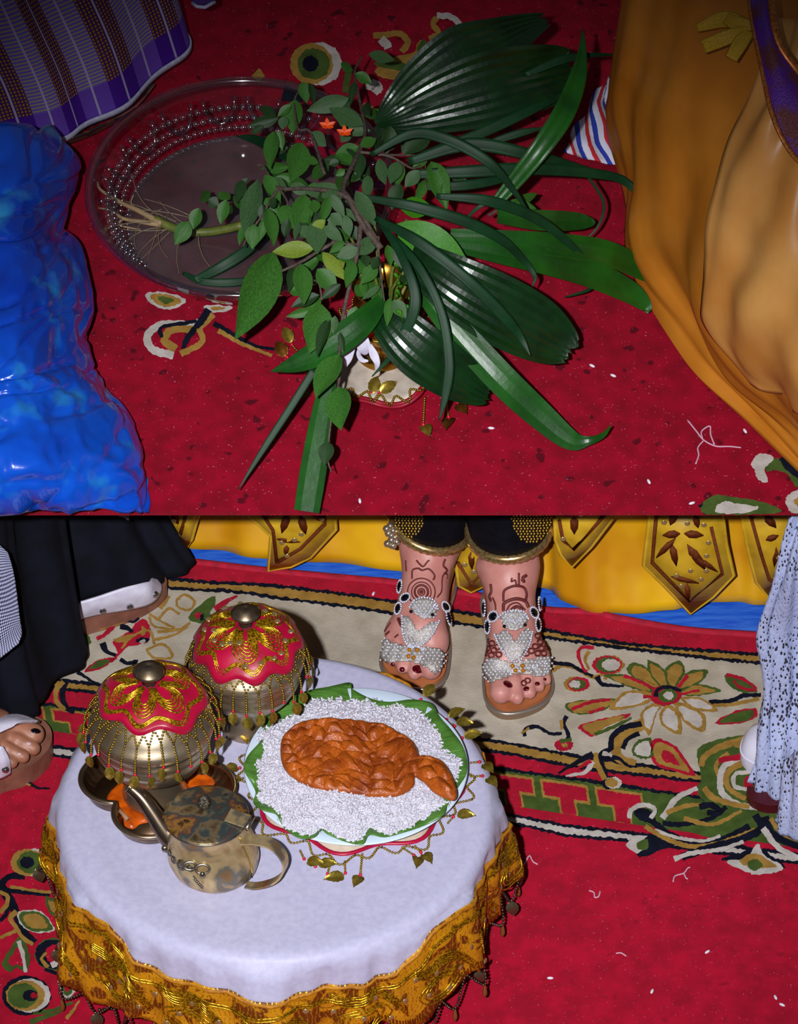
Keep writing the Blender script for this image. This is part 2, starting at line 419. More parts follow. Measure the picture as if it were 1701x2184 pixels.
def leafm(F, R, pix, cols, name='woven_leaf', z=Z):
    w2 = Weave(F, z); a = np.array(pix, float); c = a.mean(0)
    for mi, f in cols: w2.fill(mi, [tuple(c + (p - c) * f) for p in a])
    R.part(name, w2.mb, RUG, smooth=False)
def stem(F, R, strokes, name='woven_stem', z=0.0011):
    for mi, pix, w0, w1 in strokes:
        w2 = Weave(F, z); w2.stroke(mi, pix, w0, w1); z = w2.z
        R.part(name, w2.mb, RUG, smooth=False)
stem(L, rug, [(T_, c7((430, 195), (480, 170), (560, 185), (640, 230), (720, 200), (700, 240)), 9, 7), (N_, c7((435, 155), (520, 165), (580, 195), (640, 225)), 9, 7), (N_, c7((660, 225), (690, 265), (800, 275)), 12, 5), (R_, c7((645, 78), (580, 75), (565, 120), (590, 180), (610, 200)), 8, 6), (T_, c7((620, 95), (600, 140), (620, 190)), 8, 5)])
ringlet(L, rug, *c7((725, 165))[0], 32, 20, [(T_, 1, 0), (R_, 1, -.15), (G_, .8, -.1), (W_, .62, .1)])
ringlet(L, rug, *c7((555, 265))[0], 25, 16, [(T_, 1, -.1), (R_, .95, .2), (G_, .7, .1), (W_, .5, -.15)])
leafm(L, rug, c7((500, 365), (620, 345), (765, 343), (700, 395), (620, 420), (530, 415)), [(G_, 1), (T_, .86)])
stem(L, rug, [(R_, c7((530, 395), (620, 360), (730, 345)), 8, 6), (R_, c7((620, 415), (700, 385)), 7, 5)], z=0.003)
leafm(L, rug, c7((565, 485), (640, 455), (830, 415), (800, 450), (700, 490), (640, 535), (600, 520)), [(R_, 1), (T_, .82)])
stem(L, rug, [(G_, c7((650, 525), (760, 480), (840, 440)), 8, 6)], z=0.003)
leafm(L, rug, c7((1320, 220), (1400, 235), (1490, 300), (1430, 310), (1360, 285)), [(G_, 1)])
stem(L, rug, [(R_, c7((1330, 215), (1420, 240), (1485, 295), (1400, 280), (1370, 245)), 7, 6)], z=0.003)
stem(L, rug, [(N_, c7((1240, 360), (1340, 355), (1420, 325), (1510, 320)), 12, 8), (T_, c7((1260, 375), (1360, 370), (1500, 340)), 8, 8)])
leafm(L, rug, c7((1270, 468), (1360, 410), (1480, 390), (1480, 440), (1380, 470)), [(R_, 1), (G_, .8)])
stem(L, rug, [(N_, c7((290, 535), (290, 500), (350, 485), (420, 520), (480, 520)), 9, 6), (N_, c7((505, 430), (490, 470), (515, 530), (500, 560)), 9, 8), (T_, c7((270, 520), (310, 490)), 7, 5), (T_, c7((475, 450), (480, 500)), 8, 6), (G_, c7((470, 560), (530, 550)), 9, 8)])
ringlet(L, rug, *c7((490, 580))[0], 20, 13, [(R_, 1, 0), (T_, .35, .1)], z=0.0022)
# curling leaf pair below the flower, crossing the tan stripe
stem(L, rug, [(T_, c7((900, 470), (800, 520), (760, 590), (780, 650), (860, 680)), 26, 18), (N_, c7((910, 465), (800, 490), (740, 540), (730, 600), (690, 620), (680, 660), (710, 750)), 13, 11), (N_, c7((880, 520), (820, 550), (795, 600)), 10, 9), (N_, c7((690, 640), (770, 650), (830, 690), (900, 685)), 10, 4), (T_, c7((650, 620), (665, 680), (700, 760)), 12, 12), (N_, c7((640, 625), (560, 670), (460, 725)), 14, 4), (W_, c7((640, 665), (600, 720), (500, 740)), 12, 4), (R_, c7((630, 660), (560, 705)), 10, 5), (W_, c7((690, 620), (740, 635)), 10, 6)], z=0.0022)
ringlet(L, rug, *c7((740, 775))[0], 20, 14, [(N_, 1, -.2), (W_, .9, .15), (T_, .7, -.05)], z=0.0026)
leafm(L, rug, c7((840, 620), (870, 560), (940, 545), (950, 640), (890, 650)), [(G_, 1), (W_, .72)], z=0.0022)
leafm(L, rug, c7((960, 545), (1060, 580), (1120, 660), (1170, 740), (1060, 715), (960, 680), (930, 610)), [(R_, 1), (T_, .78), (R_, .4)], z=0.0022)
# big green scroll and its navy foot, right
w_ = Weave(L, 0.0022)
w_.fill(G_, c7((1180, 600), (1300, 550), (1420, 530), (1560, 520), (1640, 560), (1720, 640), (1730, 900), (1600, 960), (1480, 940), (1380, 900), (1230, 870), (1180, 820), (1200, 740)))
for mi, s, a0, a1 in ((T_, [(1460, 540), (1300, 590), (1220, 640), (1200, 690)], 16, 12), (T_, [(1340, 620), (1280, 680), (1290, 740)], 10, 8), (W_, [(1420, 640), (1330, 680), (1300, 740), (1310, 830), (1400, 890), (1560, 910)], 15, 12), (T_, [(1420, 670), (1340, 720), (1340, 800), (1430, 860)], 14, 10), (R_, [(1410, 640), (1290, 660)], 12, 12), (W_, [(1460, 720), (1380, 730), (1370, 790), (1440, 810)], 9, 9), (T_, [(1215, 800), (1260, 850), (1340, 880), (1450, 900)], 14, 10), (T_, [(1380, 570), (1420, 590)], 20, 12)):
    w_.stroke(mi, c7(*s), a0, a1)
w_.fill(R_, c7((1420, 760), (1450, 740), (1470, 790), (1430, 800)))
rug.part('woven_scroll', w_.mb, RUG, smooth=False)
w_ = Weave(L, 0.0030)
w_.fill(G_, c7((1010, 960), (1100, 900), (1230, 880), (1340, 900), (1460, 930), (1520, 1000), (1400, 1050), (1250, 1060), (1100, 1010)))
w_.fill(G_, c7((1470, 930), (1600, 990), (1700, 1040), (1760, 1100), (1600, 1090), (1500, 1040)))
for mi, s, a0, a1 in ((W_, [(1000, 960), (1070, 860), (1180, 800)], 14, 10), (T_, [(1020, 930), (1150, 890), (1260, 900)], 10, 8), (N_, [(1000, 985), (1100, 990), (1250, 960), (1330, 900)], 11, 9), (N_, [(1190, 900), (1250, 890), (1300, 930), (1230, 930)], 14, 12), (T_, [(1110, 960), (1260, 990), (1410, 920)], 10, 7), (N_, [(870, 930), (940, 970), (1050, 1050), (1180, 1085), (1330, 1060), (1450, 1000)], 14, 14), (W_, [(960, 1020), (1080, 1060), (1210, 1075), (1300, 1050)], 8, 6), (T_, [(910, 1000), (1010, 1060), (1150, 1105), (1300, 1085), (1480, 1020)], 10, 10), (N_, [(1100, 1160), (1250, 1110), (1400, 1070), (1510, 1010), (1480, 940)], 16, 16), (W_, [(1060, 1170), (1150, 1140), (1300, 1120), (1420, 1080)], 11, 8), (N_, [(1530, 950), (1560, 1030), (1640, 1080), (1720, 1110)], 16, 14), (T_, [(1560, 960), (1620, 1040), (1720, 1080)], 10, 8), (W_, [(1520, 1010), (1600, 1110), (1720, 1170)], 14, 10)):
    w_.stroke(mi, c7(*s), a0, a1)
w_.fill(N_, c7((850, 930), (890, 905), (950, 930), (960, 970), (900, 975)))
w_.stroke(W_, c7((830, 960), (840, 915), (900, 890), (960, 910), (940, 960)), 11, 9)
rug.part('woven_scroll', w_.mb, RUG, smooth=False)
w_ = Weave(L, 0.0034)
w_.fill(W_, c7((815, 1100), (850, 1065), (920, 1050), (930, 1120), (880, 1150)))
w_.fill(N_, c7((900, 1070), (960, 1050), (1080, 1085), (1000, 1120), (890, 1160), (870, 1140), (920, 1110)))
w_.fill(G_, c7((870, 1085), (925, 1070), (920, 1120), (880, 1120)))
rug.part('woven_bud', w_.mb, RUG, smooth=False); w_ = Weave(L, 0.0034)
w_.fill(N_, c7((1310, 1175), (1400, 1140), (1480, 1110), (1560, 1150), (1640, 1215), (1560, 1210)))
w_.fill(W_, c7((1330, 1185), (1440, 1160), (1490, 1090), (1530, 1150), (1630, 1220), (1500, 1250), (1430, 1235)))
w_.fill(T_, c7((1400, 1180), (1470, 1140), (1540, 1170), (1590, 1210), (1460, 1215)))
w_.fill(G_, c7((1440, 1190), (1480, 1170), (1520, 1200), (1480, 1230), (1450, 1220)))
rug.part('woven_bud', w_.mb, RUG, smooth=False)
# border, left: red star flower, tan outline blossom
c3 = cv(0, 1092, 3.402)
w_ = Weave(L, Z)
for mi, s, a0, a1 in ((T_, [(1080, 740), (1180, 800), (1270, 850), (1120, 830), (1080, 760)], 6, 5), (T_, [(1280, 640), (1340, 600), (1410, 650), (1370, 710), (1290, 690), (1280, 640)], 6, 5), (T_, [(1140, 870), (1300, 850), (1380, 800)], 6, 5), (T_, [(1110, 930), (1270, 890), (1360, 830)], 6, 5), (T_, [(1060, 1000), (1180, 960), (1250, 1050), (1120, 1060), (1060, 1000)], 6, 5), (T_, [(880, 990), (960, 900), (1080, 860), (1120, 960)], 6, 5), (T_, [(1160, 700), (1230, 610)], 8, 5), (T_, [(1150, 780), (1220, 700), (1300, 740)], 6, 5)):
    w_.stroke(mi, c3(*s), a0, a1)
w_.fill(G_, c3((1370, 770), (1420, 700), (1540, 610), (1560, 660), (1520, 740), (1600, 740), (1500, 800), (1400, 800)))
w_.fill(R_, c3((1410, 745), (1440, 725), (1460, 750), (1435, 775))); w_.fill(N_, c3((1450, 760), (1475, 735), (1480, 780), (1455, 790)))
w_.stroke(R_, c3((1560, 710), (1640, 650), (1720, 610)), 14, 6)
w_.stroke(N_, c3((1560, 820), (1680, 770), (1850, 740), (1930, 750)), 8, 5)
rug.part('woven_blossom', w_.mb, RUG, smooth=False)
w_ = Weave(L, Z)
w_.fill(R_, c3((820, 940), (930, 870), (990, 800), (1050, 780), (1090, 850), (1070, 940), (1010, 960), (930, 980), (870, 1030), (830, 1080), (760, 1100), (850, 1020)))
w_.fill(T_, c3((820, 930), (920, 890), (960, 890), (900, 945))); w_.fill(T_, c3((1030, 830), (1065, 860), (1030, 900)))
w_.fill(N_, c3((985, 940), (1020, 910), (1080, 920), (1060, 950))); w_.fill(W_, c3((1010, 940), (1040, 922), (1055, 940), (1030, 952)))
w_.stroke(R_, c3((600, 850), (680, 820), (760, 810), (820, 820), (770, 880), (700, 920)), 14, 7)
w_.stroke(N_, c3((780, 790), (900, 780), (960, 800), (1010, 770)), 9, 5); w_.stroke(N_, c3((870, 830), (920, 840), (960, 870)), 12, 7)
w_.stroke(N_, c3((740, 950), (770, 1010), (840, 1040)), 14, 6); w_.stroke(T_, c3((720, 850), (800, 820), (900, 800)), 8, 5)
w_.fill(G_, c3((590, 880), (630, 890), (660, 940), (620, 980), (590, 950)))
rug.part('woven_flower', w_.mb, RUG, smooth=False)
leafm(L, rug, c3((610, 1160), (680, 1090), (760, 1060), (830, 1070), (740, 1130)), [(R_, 1), (G_, .74)])
leafm(L, rug, c3((1060, 1130), (1140, 1100), (1240, 1090), (1250, 1130), (1180, 1160)), [(R_, 1), (G_, .6)])
stem(L, rug, [(N_, c3((870, 1070), (930, 1100), (1000, 1080), (960, 1120)), 10, 6), (N_, c3((560, 1160), (640, 1210), (700, 1250)), 8, 5), (N_, c3((480, 1230), (450, 1320), (480, 1420), (540, 1450)), 13, 11), (T_, c3((460, 1230), (410, 1290), (410, 1370), (470, 1440)), 11, 10), (N_, c3((250, 1370), (340, 1300), (380, 1290)), 12, 6), (N_, c3((0, 1920), (80, 1910), (200, 1960), (270, 2000), (360, 2005)), 7, 4), (T_, c3((0, 1945), (90, 1925), (220, 1985)), 7, 4)], z=0.0022)
# field flowers, lower left corner
c9 = cv(0, 1700, 2.835)
stem(L, rug, [(N_, c9((0, 530), (60, 480), (150, 480)), 12, 14), (N_, c9((0, 530), (70, 640), (110, 740), (160, 830), (210, 880)), 22, 14), (N_, c9((40, 560), (150, 575), (300, 590)), 10, 8), (T_, c9((60, 540), (200, 565), (310, 575)), 7, 6), (T_, c9((100, 690), (60, 740), (100, 800), (0, 850)), 12, 6), (N_, c9((0, 750), (40, 700), (60, 640)), 8, 8), (T_, c9((0, 700), (40, 650), (45, 600), (0, 570)), 10, 8), (T_, c9((100, 800), (150, 860), (200, 890)), 9, 7)])
def ring9(cx, cy, rx, ry, cols, z=0.0022): ringlet(L, rug, *c9((cx, cy))[0], rx / 2.835, ry / 2.835, cols, z=z)
ring9(180, 395, 105, 85, [(W_, 1, .15), (T_, .95, -.15), (G_, .78, .05), (N_, .42, -.15)])
leafm(L, rug, c9((110, 700), (180, 680), (260, 700), (330, 790), (280, 820), (180, 810), (120, 760)), [(W_, 1), (G_, .9), (T_, .66)], z=0.0022)
leafm(L, rug, c9((270, 600), (330, 620), (370, 680), (360, 740), (300, 700)), [(G_, 1), (T_, .6)], z=0.0022)
leafm(L, rug, c9((10, 1010), (60, 920), (130, 840), (180, 960), (160, 1060), (100, 1030), (60, 1060)), [(G_, 1), (R_, .55)], z=0.0022)
stem(L, rug, [(W_, c9((110, 870), (140, 960), (155, 1060)), 10, 7)], z=0.0045)
ring9(330, 950, 120, 100, [(G_, 1, 0), (N_, .9, -.08), (R_, .62, .15), (T_, .0, 0)][:3])
stem(L, rug, [(W_, c9((310, 1020), (390, 980), (430, 900)), 14, 9), (T_, c9((290, 1030), (250, 980), (280, 940)), 9, 6), (N_, c9((270, 1040), (360, 1070), (460, 1055), (550, 1060)), 9, 5), (T_, c9((370, 1040), (460, 1010), (500, 1010)), 9, 6)], z=0.0045)
ring9(160, 1200, 150, 120, [(N_, 1, 0), (W_, .84, .12), (T_, .78, -.05), (G_, .62, -.15), (N_, .3, .15), (R_, .14, .3)])
leafm(L, rug, c9((350, 1130), (370, 1090), (440, 1090), (460, 1150), (420, 1220), (380, 1200)), [(W_, 1), (G_, .75), (R_, .4)], z=0.0022)
leafm(L, rug, c9((500, 1170), (560, 1130), (640, 1140), (640, 1190), (560, 1210)), [(G_, 1), (W_, .72), (T_, .35)], z=0.0022)
stem(L, rug, [(G_, c9((200, 1300), (320, 1290), (440, 1240)), 12, 5), (T_, c9((400, 1340), (440, 1290), (480, 1230)), 8, 4), (G_, c9((180, 1360), (330, 1310), (380, 1290)), 12, 5)], z=0.0022)

# ---------------------------------------------------------------- rug on the dais
urug = Thing('flowered_rug', U, (0, 0.02, -0.006), 'plain red rug with scattered tan flowers under the glass bowl', 'rug')
rr = M('rug_red_upper', (146, 2, 33), 0.95, c2=(122, 2, 26), scale=45, detail=9, bump=0.4, bscale=420, sheen=0.06, spec=0.1)
rug_wear(rr, (84, 2, 20), (190, 110, 130))
RUGU = [rr, BEIGE, TAN, GREEN, NAVY, WHITEW]
urug.part('rug_field', ground('r', U, [(-1.1, 0.0), (1.1, 0.0), (1.1, 1.45), (-1.1, 1.45)], -0.006, 0.0, rr), rr, smooth=False)
RUG_SAVE = RUG; RUG = RUGU
a5 = cv(750, 0, 2.43); a3 = cv(500, 80, 3.402); a2 = cv(150, 130, 2.43); ac = cv(1250, 400, 3.155)
w_ = Weave(U, Z)
w_.fill(T_, a5((120, 360), (230, 290), (320, 270), (350, 210), (400, 240), (440, 280), (400, 350), (300, 390), (180, 410)))
w_.fill(G_, a5((110, 330), (200, 320), (320, 330), (400, 290), (440, 300), (390, 350), (260, 370)))
w_.fill(G_, a5((340, 260), (370, 200), (400, 240), (390, 300))); w_.fill(T_, a5((370, 290), (400, 260), (430, 300), (400, 310)))
for mi, s, a0, a1 in ((W_, [(440, 80), (520, 90), (565, 150), (540, 220), (450, 265)], 13, 13), (T_, [(440, 90), (420, 130), (450, 170), (400, 200)], 14, 10), (T_, [(110, 185), (180, 180), (250, 175), (290, 220), (260, 270)], 13, 14), (W_, [(150, 200), (180, 230), (190, 250)], 20, 18)):
    w_.stroke(mi, a5(*s), a0, a1)
w_.fill(W_, a5((310, 300), (330, 285), (350, 300), (330, 315)))
urug.part('woven_flower', w_.mb, RUG, smooth=False)
ringlet(U, urug, *a3((590, 190))[0], 48, 46, [(W_, 1, .15), (T_, .95, -.2), (G_, .72, -.1), (N_, .36, -.25)])
stem(U, urug, [(W_, a5((70, 440), (130, 440), (130, 480)), 22, 20), (G_, a3((830, 240), (800, 400)), 16, 12), (N_, a3((350, 400), (500, 440)), 34, 20), (T_, a3((150, 250), (200, 300)), 24, 16), (W_, a3((990, 340), (1040, 360), (1010, 400)), 26, 20), (T_, a3((930, 500), (1000, 520)), 18, 12)])
leafm(U, urug, a2((385, 1220), (440, 1195), (520, 1205), (600, 1240), (560, 1275), (470, 1285)), [(W_, 1), (T_, .75), (G_, .4)])
leafm(U, urug, a2((690, 1270), (760, 1265), (840, 1275), (800, 1300), (720, 1300)), [(W_, 1), (T_, .5)])
pu = lambda *p: list(p)
stem(U, urug, [(W_, pu((370, 758), (325, 745), (315, 715), (345, 692), (405, 690), (440, 680)), 18, 12), (T_, pu((375, 745), (350, 725), (370, 702), (420, 700), (455, 670)), 18, 14), (N_, pu((345, 720), (345, 698), (420, 685)), 8, 8), (N_, pu((445, 660), (425, 690), (400, 720), (390, 745)), 16, 10), (T_, pu((385, 755), (430, 730), (425, 700)), 14, 12), (N_, pu((455, 690), (500, 715), (545, 738), (590, 745)), 12, 7), (T_, pu((465, 705), (520, 735), (580, 758)), 10, 6)])
w_ = Weave(U, Z)
w_.stroke(G_, ac((1200, 1880), (1270, 1860), (1380, 1900), (1440, 2000)), 26, 26); w_.stroke(N_, ac((1320, 1810), (1370, 1880), (1440, 1930)), 20, 20)
w_.fill(W_, ac((1110, 1860), (1150, 1800), (1220, 1790), (1260, 1830), (1200, 1890), (1220, 1980), (1160, 1970), (1130, 1900)))
w_.fill(N_, ac((750, 2140), (800, 2130), (830, 2170), (800, 2200))); w_.fill(G_, ac((780, 2130), (870, 2070), (980, 2080), (1150, 2110), (1280, 2150), (1280, 2190), (820, 2200)))
w_.fill(W_, ac((880, 2140), (950, 2110), (1020, 2130), (1160, 2150), (1060, 2190), (880, 2190))); w_.fill(W_, ac((1340, 2100), (1380, 2050), (1440, 2040), (1440, 2180), (1370, 2180)))
w_.fill(T_, ac((1390, 2110), (1440, 2080), (1440, 2150)))
urug.part('woven_flower', w_.mb, RUG, smooth=False)
RUG = RUG_SAVE

# ================================================================ shared ornaments
GOLD = M('gold_bead', (178, 150, 52), 0.28, 0.85, c2=(140, 112, 34), scale=300)
GOLDTHREAD = M('gold_thread', (222, 176, 30), 0.30, 0.75, c2=(120, 78, 8), scale=420, detail=2, lo=0.40, hi=0.60)
REDBEAD = M('red_bead', (190, 16, 50), 0.25)
GOLDLEAF = M('gold_leaf', (190, 166, 70), 0.32, 0.75, c2=(130, 108, 34), scale=160)
def bead_row(mb, pts, r, mi=0, nu=6, nv=4):
    """beads touching each other along a path"""
    pts = [Vector(p) for p in pts]; acc = [0.0]
    for i in range(1, len(pts)): acc.append(acc[-1] + (pts[i] - pts[i - 1]).length)
    n = max(1, int(acc[-1] / (2 * r)))
    for s in np.linspace(0, acc[-1], n + 1):
        i = min(len(pts) - 2, max(0, int(np.searchsorted(acc, s)) - 1)); d = acc[i + 1] - acc[i] or 1
        mb.add(ball(pts[i].lerp(pts[i + 1], (s - acc[i]) / d), r, nu, nv), mi)
    return mb
def leaf_mesh(name, mat, l=0.019, w=0.0125, n=9, curl=0.003):
    V = []; Fc = []; xs = [-1, -.55, 0, .55, 1]
    for i in range(n + 1):
        t = i / n; ww = w / 2 * math.sin(math.pi * min(1, (t + 0.04)) ** 0.75) ** 0.8 * (1.0 if i % 2 else 0.90)
        for x in xs: V.append(Vector((x * ww, -l * t, curl * math.sin(t * 3) + (0.0011 if (i % 2 and abs(x) > .2 and abs(x) < .8) else 0) + 0.0016 * abs(x))))
    for i in range(n):
        for k in range(4): Fc.append((i * 5 + k, i * 5 + k + 1, (i + 1) * 5 + k + 1, (i + 1) * 5 + k))
    V.append(Vector((0, 0.002, 0)))
    return mesh_data(name, shape((V, Fc)), mat)
PEND = leaf_mesh('pendant_leaf', GOLDLEAF)
def orient(pos, d, nrm, s=1.0):
    """matrix whose -Y runs along d and whose Z is near nrm"""
    y = -Vector(d).normalized(); z = Vector(nrm); z = (z - y * z.dot(y)); z = z.normalized() if z.length > 1e-6 else y.orthogonal().normalized()
    x = y.cross(z); R = Matrix((x, y, z)).transposed().to_4x4()
    return Matrix.Translation(pos) @ R @ Matrix.Scale(s, 4)
TOCAM = Vector((0, -0.7, 0.7))

# ================================================================ round table and its cloth
TH = 0.20; SC = 1828.0; KS = 1894.0 / SC; TC = P(588, 1708, TH); TR = 467 / SC
wood = M('table_wood', (92, 62, 40), 0.6, c2=(70, 46, 30), scale=20, aniso=(1, 8, 1))
t = Thing('round_table', L, (TC.x, TC.y, 0), 'low round wooden table hidden under the white and gold cloth', 'table')
t.part('tabletop', shape(lathe([(0.0001, TH - 0.024), (TR - 0.012, TH - 0.024), (TR - 0.008, TH - 0.014), (TR - 0.010, TH - 0.004), (0.0001, TH - 0.004)], 48, (TC.x, TC.y, 0))), wood)
for sx in (-1, 1):
    for sy in (-1, 1): t.part('leg', shape(tube([(TC.x + sx * .13, TC.y + sy * .13, TH - .024), (TC.x + sx * .15, TC.y + sy * .15, 0.0)], [0.018, 0.014], 10)), wood)
WCLOTH = M('white_satin', (188, 186, 212), 0.42, c2=(178, 176, 204), scale=140, detail=6, bump=0.12, bscale=900, sheen=0.05, spec=0.3)
def brocade():
    m = M('gold_brocade', (176, 112, 8), 0.5, 0.25, c2=(196, 132, 14), scale=18, bump=0.35, bscale=260, spec=0.4)
    nt = m.node_tree; b = nt.nodes['Principled BSDF']; tc = nt.nodes.new('ShaderNodeTexCoord')
    src = b.inputs['Base Color'].links[0].from_socket
    # worn bronze patches
    n1 = nt.nodes.new('ShaderNodeTexNoise'); n1.inputs['Scale'].default_value = 26; n1.inputs['Detail'].default_value = 3; n1.inputs['Distortion'].default_value = 1.6
    nt.links.new(tc.outputs['Object'], n1.inputs['Vector'])
    r1 = nt.nodes.new('ShaderNodeValToRGB'); r1.color_ramp.elements[0].position = .50; r1.color_ramp.elements[1].position = .54
    nt.links.new(n1.outputs['Fac'], r1.inputs['Fac'])
    mx = nt.nodes.new('ShaderNodeMix'); mx.data_type = 'RGBA'; mx.inputs['B'].default_value = rgb((104, 46, 4))
    nt.links.new(r1.outputs['Color'], mx.inputs['Factor']); nt.links.new(src, mx.inputs['A'])
    # bright tinsel threads in flowing stripes
    n2 = nt.nodes.new('ShaderNodeTexWave'); n2.inputs['Scale'].default_value = 60; n2.inputs['Distortion'].default_value = 14; n2.inputs['Detail'].default_value = 2; n2.inputs['Detail Scale'].default_value = 0.6
    nt.links.new(tc.outputs['Object'], n2.inputs['Vector'])
    n3 = nt.nodes.new('ShaderNodeTexNoise'); n3.inputs['Scale'].default_value = 420; nt.links.new(tc.outputs['Object'], n3.inputs['Vector'])
    mul = nt.nodes.new('ShaderNodeMath'); mul.operation = 'MULTIPLY'; nt.links.new(n2.outputs['Fac'], mul.inputs[0]); nt.links.new(n3.outputs['Fac'], mul.inputs[1])
    r2 = nt.nodes.new('ShaderNodeValToRGB'); r2.color_ramp.elements[0].position = .42; r2.color_ramp.elements[1].position = .50
    nt.links.new(mul.outputs[0], r2.inputs['Fac'])
    mx2 = nt.nodes.new('ShaderNodeMix'); mx2.data_type = 'RGBA'; mx2.inputs['B'].default_value = rgb((240, 206, 60))
    nt.links.new(r2.outputs['Color'], mx2.inputs['Factor']); nt.links.new(mx.outputs['Result'], mx2.inputs['A'])
    nt.links.new(mx2.outputs['Result'], b.inputs['Base Color'])
    nt.links.new(r2.outputs['Color'], b.inputs['Metallic'])
    return m
BROCADE = brocade()
def sb(a):   # drop of the white part at angle a
    return 0.032 + 0.030 * min(1.0, max(0.0, (math.sin(-a) - .72) / .2)) + 0.026 * abs(math.cos(a)) ** 8 + 0.004 * math.sin(5 * a + 0.4) + 0.0035 * math.sin(11 * a)
def se(a):   # drop of the hem: pointed scallops
    k = (a * 12 / (2 * math.pi) + 0.167) % 1.0
    return 0.160 - 0.034 * abs(2 * k - 1) ** 1.5 + 0.006 * math.sin(2 * a)
def CS(a, s, off=0.0):
    """point on the cloth: s metres past the table edge, off metres away from it"""
    rr_, k = 0.016, 0.0
    f = min(1.0, s / 0.15)
    wob = (0.010 * math.sin(7 * a + 0.6) + 0.008 * math.sin(12 * a + 2.0) + 0.005 * math.sin(19 * a) + .003 * math.sin(31 * a + 1)) * f ** .8
    if s < rr_ * 1.57:
        q = s / rr_; r = TR - rr_ + rr_ * math.sin(q); z = TH - rr_ + rr_ * math.cos(q)
        return Vector((TC.x + (r + off * math.sin(q)) * math.cos(a), TC.y + (r + off * math.sin(q)) * math.sin(a), z + off * math.cos(q)))
    r = TR + wob + 0.014 * f + 0.0022 * math.sin(43 * a + 2 * math.sin(5 * a)) * min(1, s / .05); z = TH - rr_ - (s - rr_ * 1.57)
    return Vector((TC.x + (r + off) * math.cos(a), TC.y + (r + off) * math.sin(a), z))
NA = 200
cl = Thing('draped_tablecloth', L, (TC.x, TC.y, 0.02), 'white satin tablecloth with a gold brocade skirt over the round table', 'tablecloth')
mb = MB(); V = []; Fc = []
rings = [0.0005, .06, .12, .17, .20, TR - .040, TR - .034, TR - .028, TR - 0.016]
nb = 9
for i in range(NA):
    a = 2 * math.pi * i / NA
    for r in rings:
        wz = 0.0012 * mnoise.noise(Vector((r * math.cos(a) * 16, r * math.sin(a) * 16, 3.0)))
        V.append(Vector((TC.x + r * math.cos(a), TC.y + r * math.sin(a), TH + (wz if r < .205 else 0) + (.0022 * max(0, -math.cos(a + .35)) if abs(r - TR + .034) < .001 else 0))))
    for j in range(1, nb + 1): V.append(CS(a, sb(a) * j / nb, 0.0))
m_ = len(rings) + nb
for i in range(NA):
    for j in range(m_ - 1): Fc.append((i * m_ + j, i * m_ + j + 1, ((i + 1) % NA) * m_ + j + 1, ((i + 1) % NA) * m_ + j))
cl.part('cloth_top', shape((V, Fc)), WCLOTH, solid=0.0012, offset=1.0)
V = []; Fc = []; nb = 14
for i in range(NA):
    a = 2 * math.pi * i / NA; s0, s1 = sb(a) - 0.004, se(a)
    for j in range(nb + 1):
        q = j / nb; V.append(CS(a, s0 + (s1 - s0) * q, 0.0016 + 0.004 * mnoise.noise(Vector((a * 9, (s0 + (s1 - s0) * q) * 40, 0))) * min(1, q * 4)))
for i in range(NA):
    for j in range(nb): Fc.append((i * (nb + 1) + j, i * (nb + 1) + j + 1, ((i + 1) % NA) * (nb + 1) + j + 1, ((i + 1) % NA) * (nb + 1) + j))
sk = cl.part('brocade_skirt', shape((V, Fc)), BROCADE, solid=0.0015)
# gathered hem roll where the brocade is sewn on
cl.part('sewn_edge', shape(tube([CS(2 * math.pi * i / 160, sb(2 * math.pi * i / 160), 0.002 + 0.0012 * math.sin(i * 1.9)) for i in range(160)], 0.0028, 6, closed=True)), M('brocade_edge', (182, 122, 12), 0.6, c2=(150, 92, 8), scale=120, bump=0.3), parent=sk)
# tinsel braids in leaf and scroll shapes, facing side
for k in range(9):
    a0 = -math.pi + 0.05 + k * (math.pi * 1.1) / 9
    mb = MB()
    for off in (-.006, -.003, 0, .003, .006):
        path = [(a0 - .14, .080 + off), (a0 - .05, .090 + off * 1.2), (a0 + .05, .086 + off * 1.2), (a0 + .13, .10 + off), (a0 + .19, .125 + off)]
        mb.add(tube([CS(q[0], q[1] + 0.01 * math.sin(k * 2.0), 0.0042) for q in cr(path, 8)], 0.0012, 5))
    cl.part('tinsel_braid', mb, GOLDTHREAD, parent=sk)
    mb = MB()
    for sc in (1.0, .78, .56):
        lo_ = [(a0 + .12 * sc * math.cos(u) * (1 - .35 * math.sin(u)), .118 + .020 * sc * math.sin(u)) for u in np.linspace(0, 2 * math.pi, 22)[:-1]]
        mb.add(tube([CS(q[0], q[1], 0.0040) for q in lo_], 0.0012, 5, closed=True))
    cl.part('tinsel_braid', mb, GOLDTHREAD, parent=sk)
cl.part('tinsel_braid', shape(tube([CS(2 * math.pi * i / 240, sb(2 * math.pi * i / 240) + 0.016 + .003 * math.sin(i * .37), 0.0045) for i in range(240)], 0.0013, 5, closed=True)).add(tube([CS(2 * math.pi * i / 240, sb(2 * math.pi * i / 240) + 0.020 + .003 * math.sin(i * .37), 0.0045) for i in range(240)], 0.0013, 5, closed=True)), GOLDTHREAD, parent=sk)
SEQ = mesh_data('sequin', shape(lathe([(0.0036, 0), (0.0030, 0.0008), (0.0014, 0.0002), (0.0006, 0.0006), (0.0001, 0.0006)], 12)), M('sequin', (176, 150, 100), 0.25, 0.6, coat=0.6))
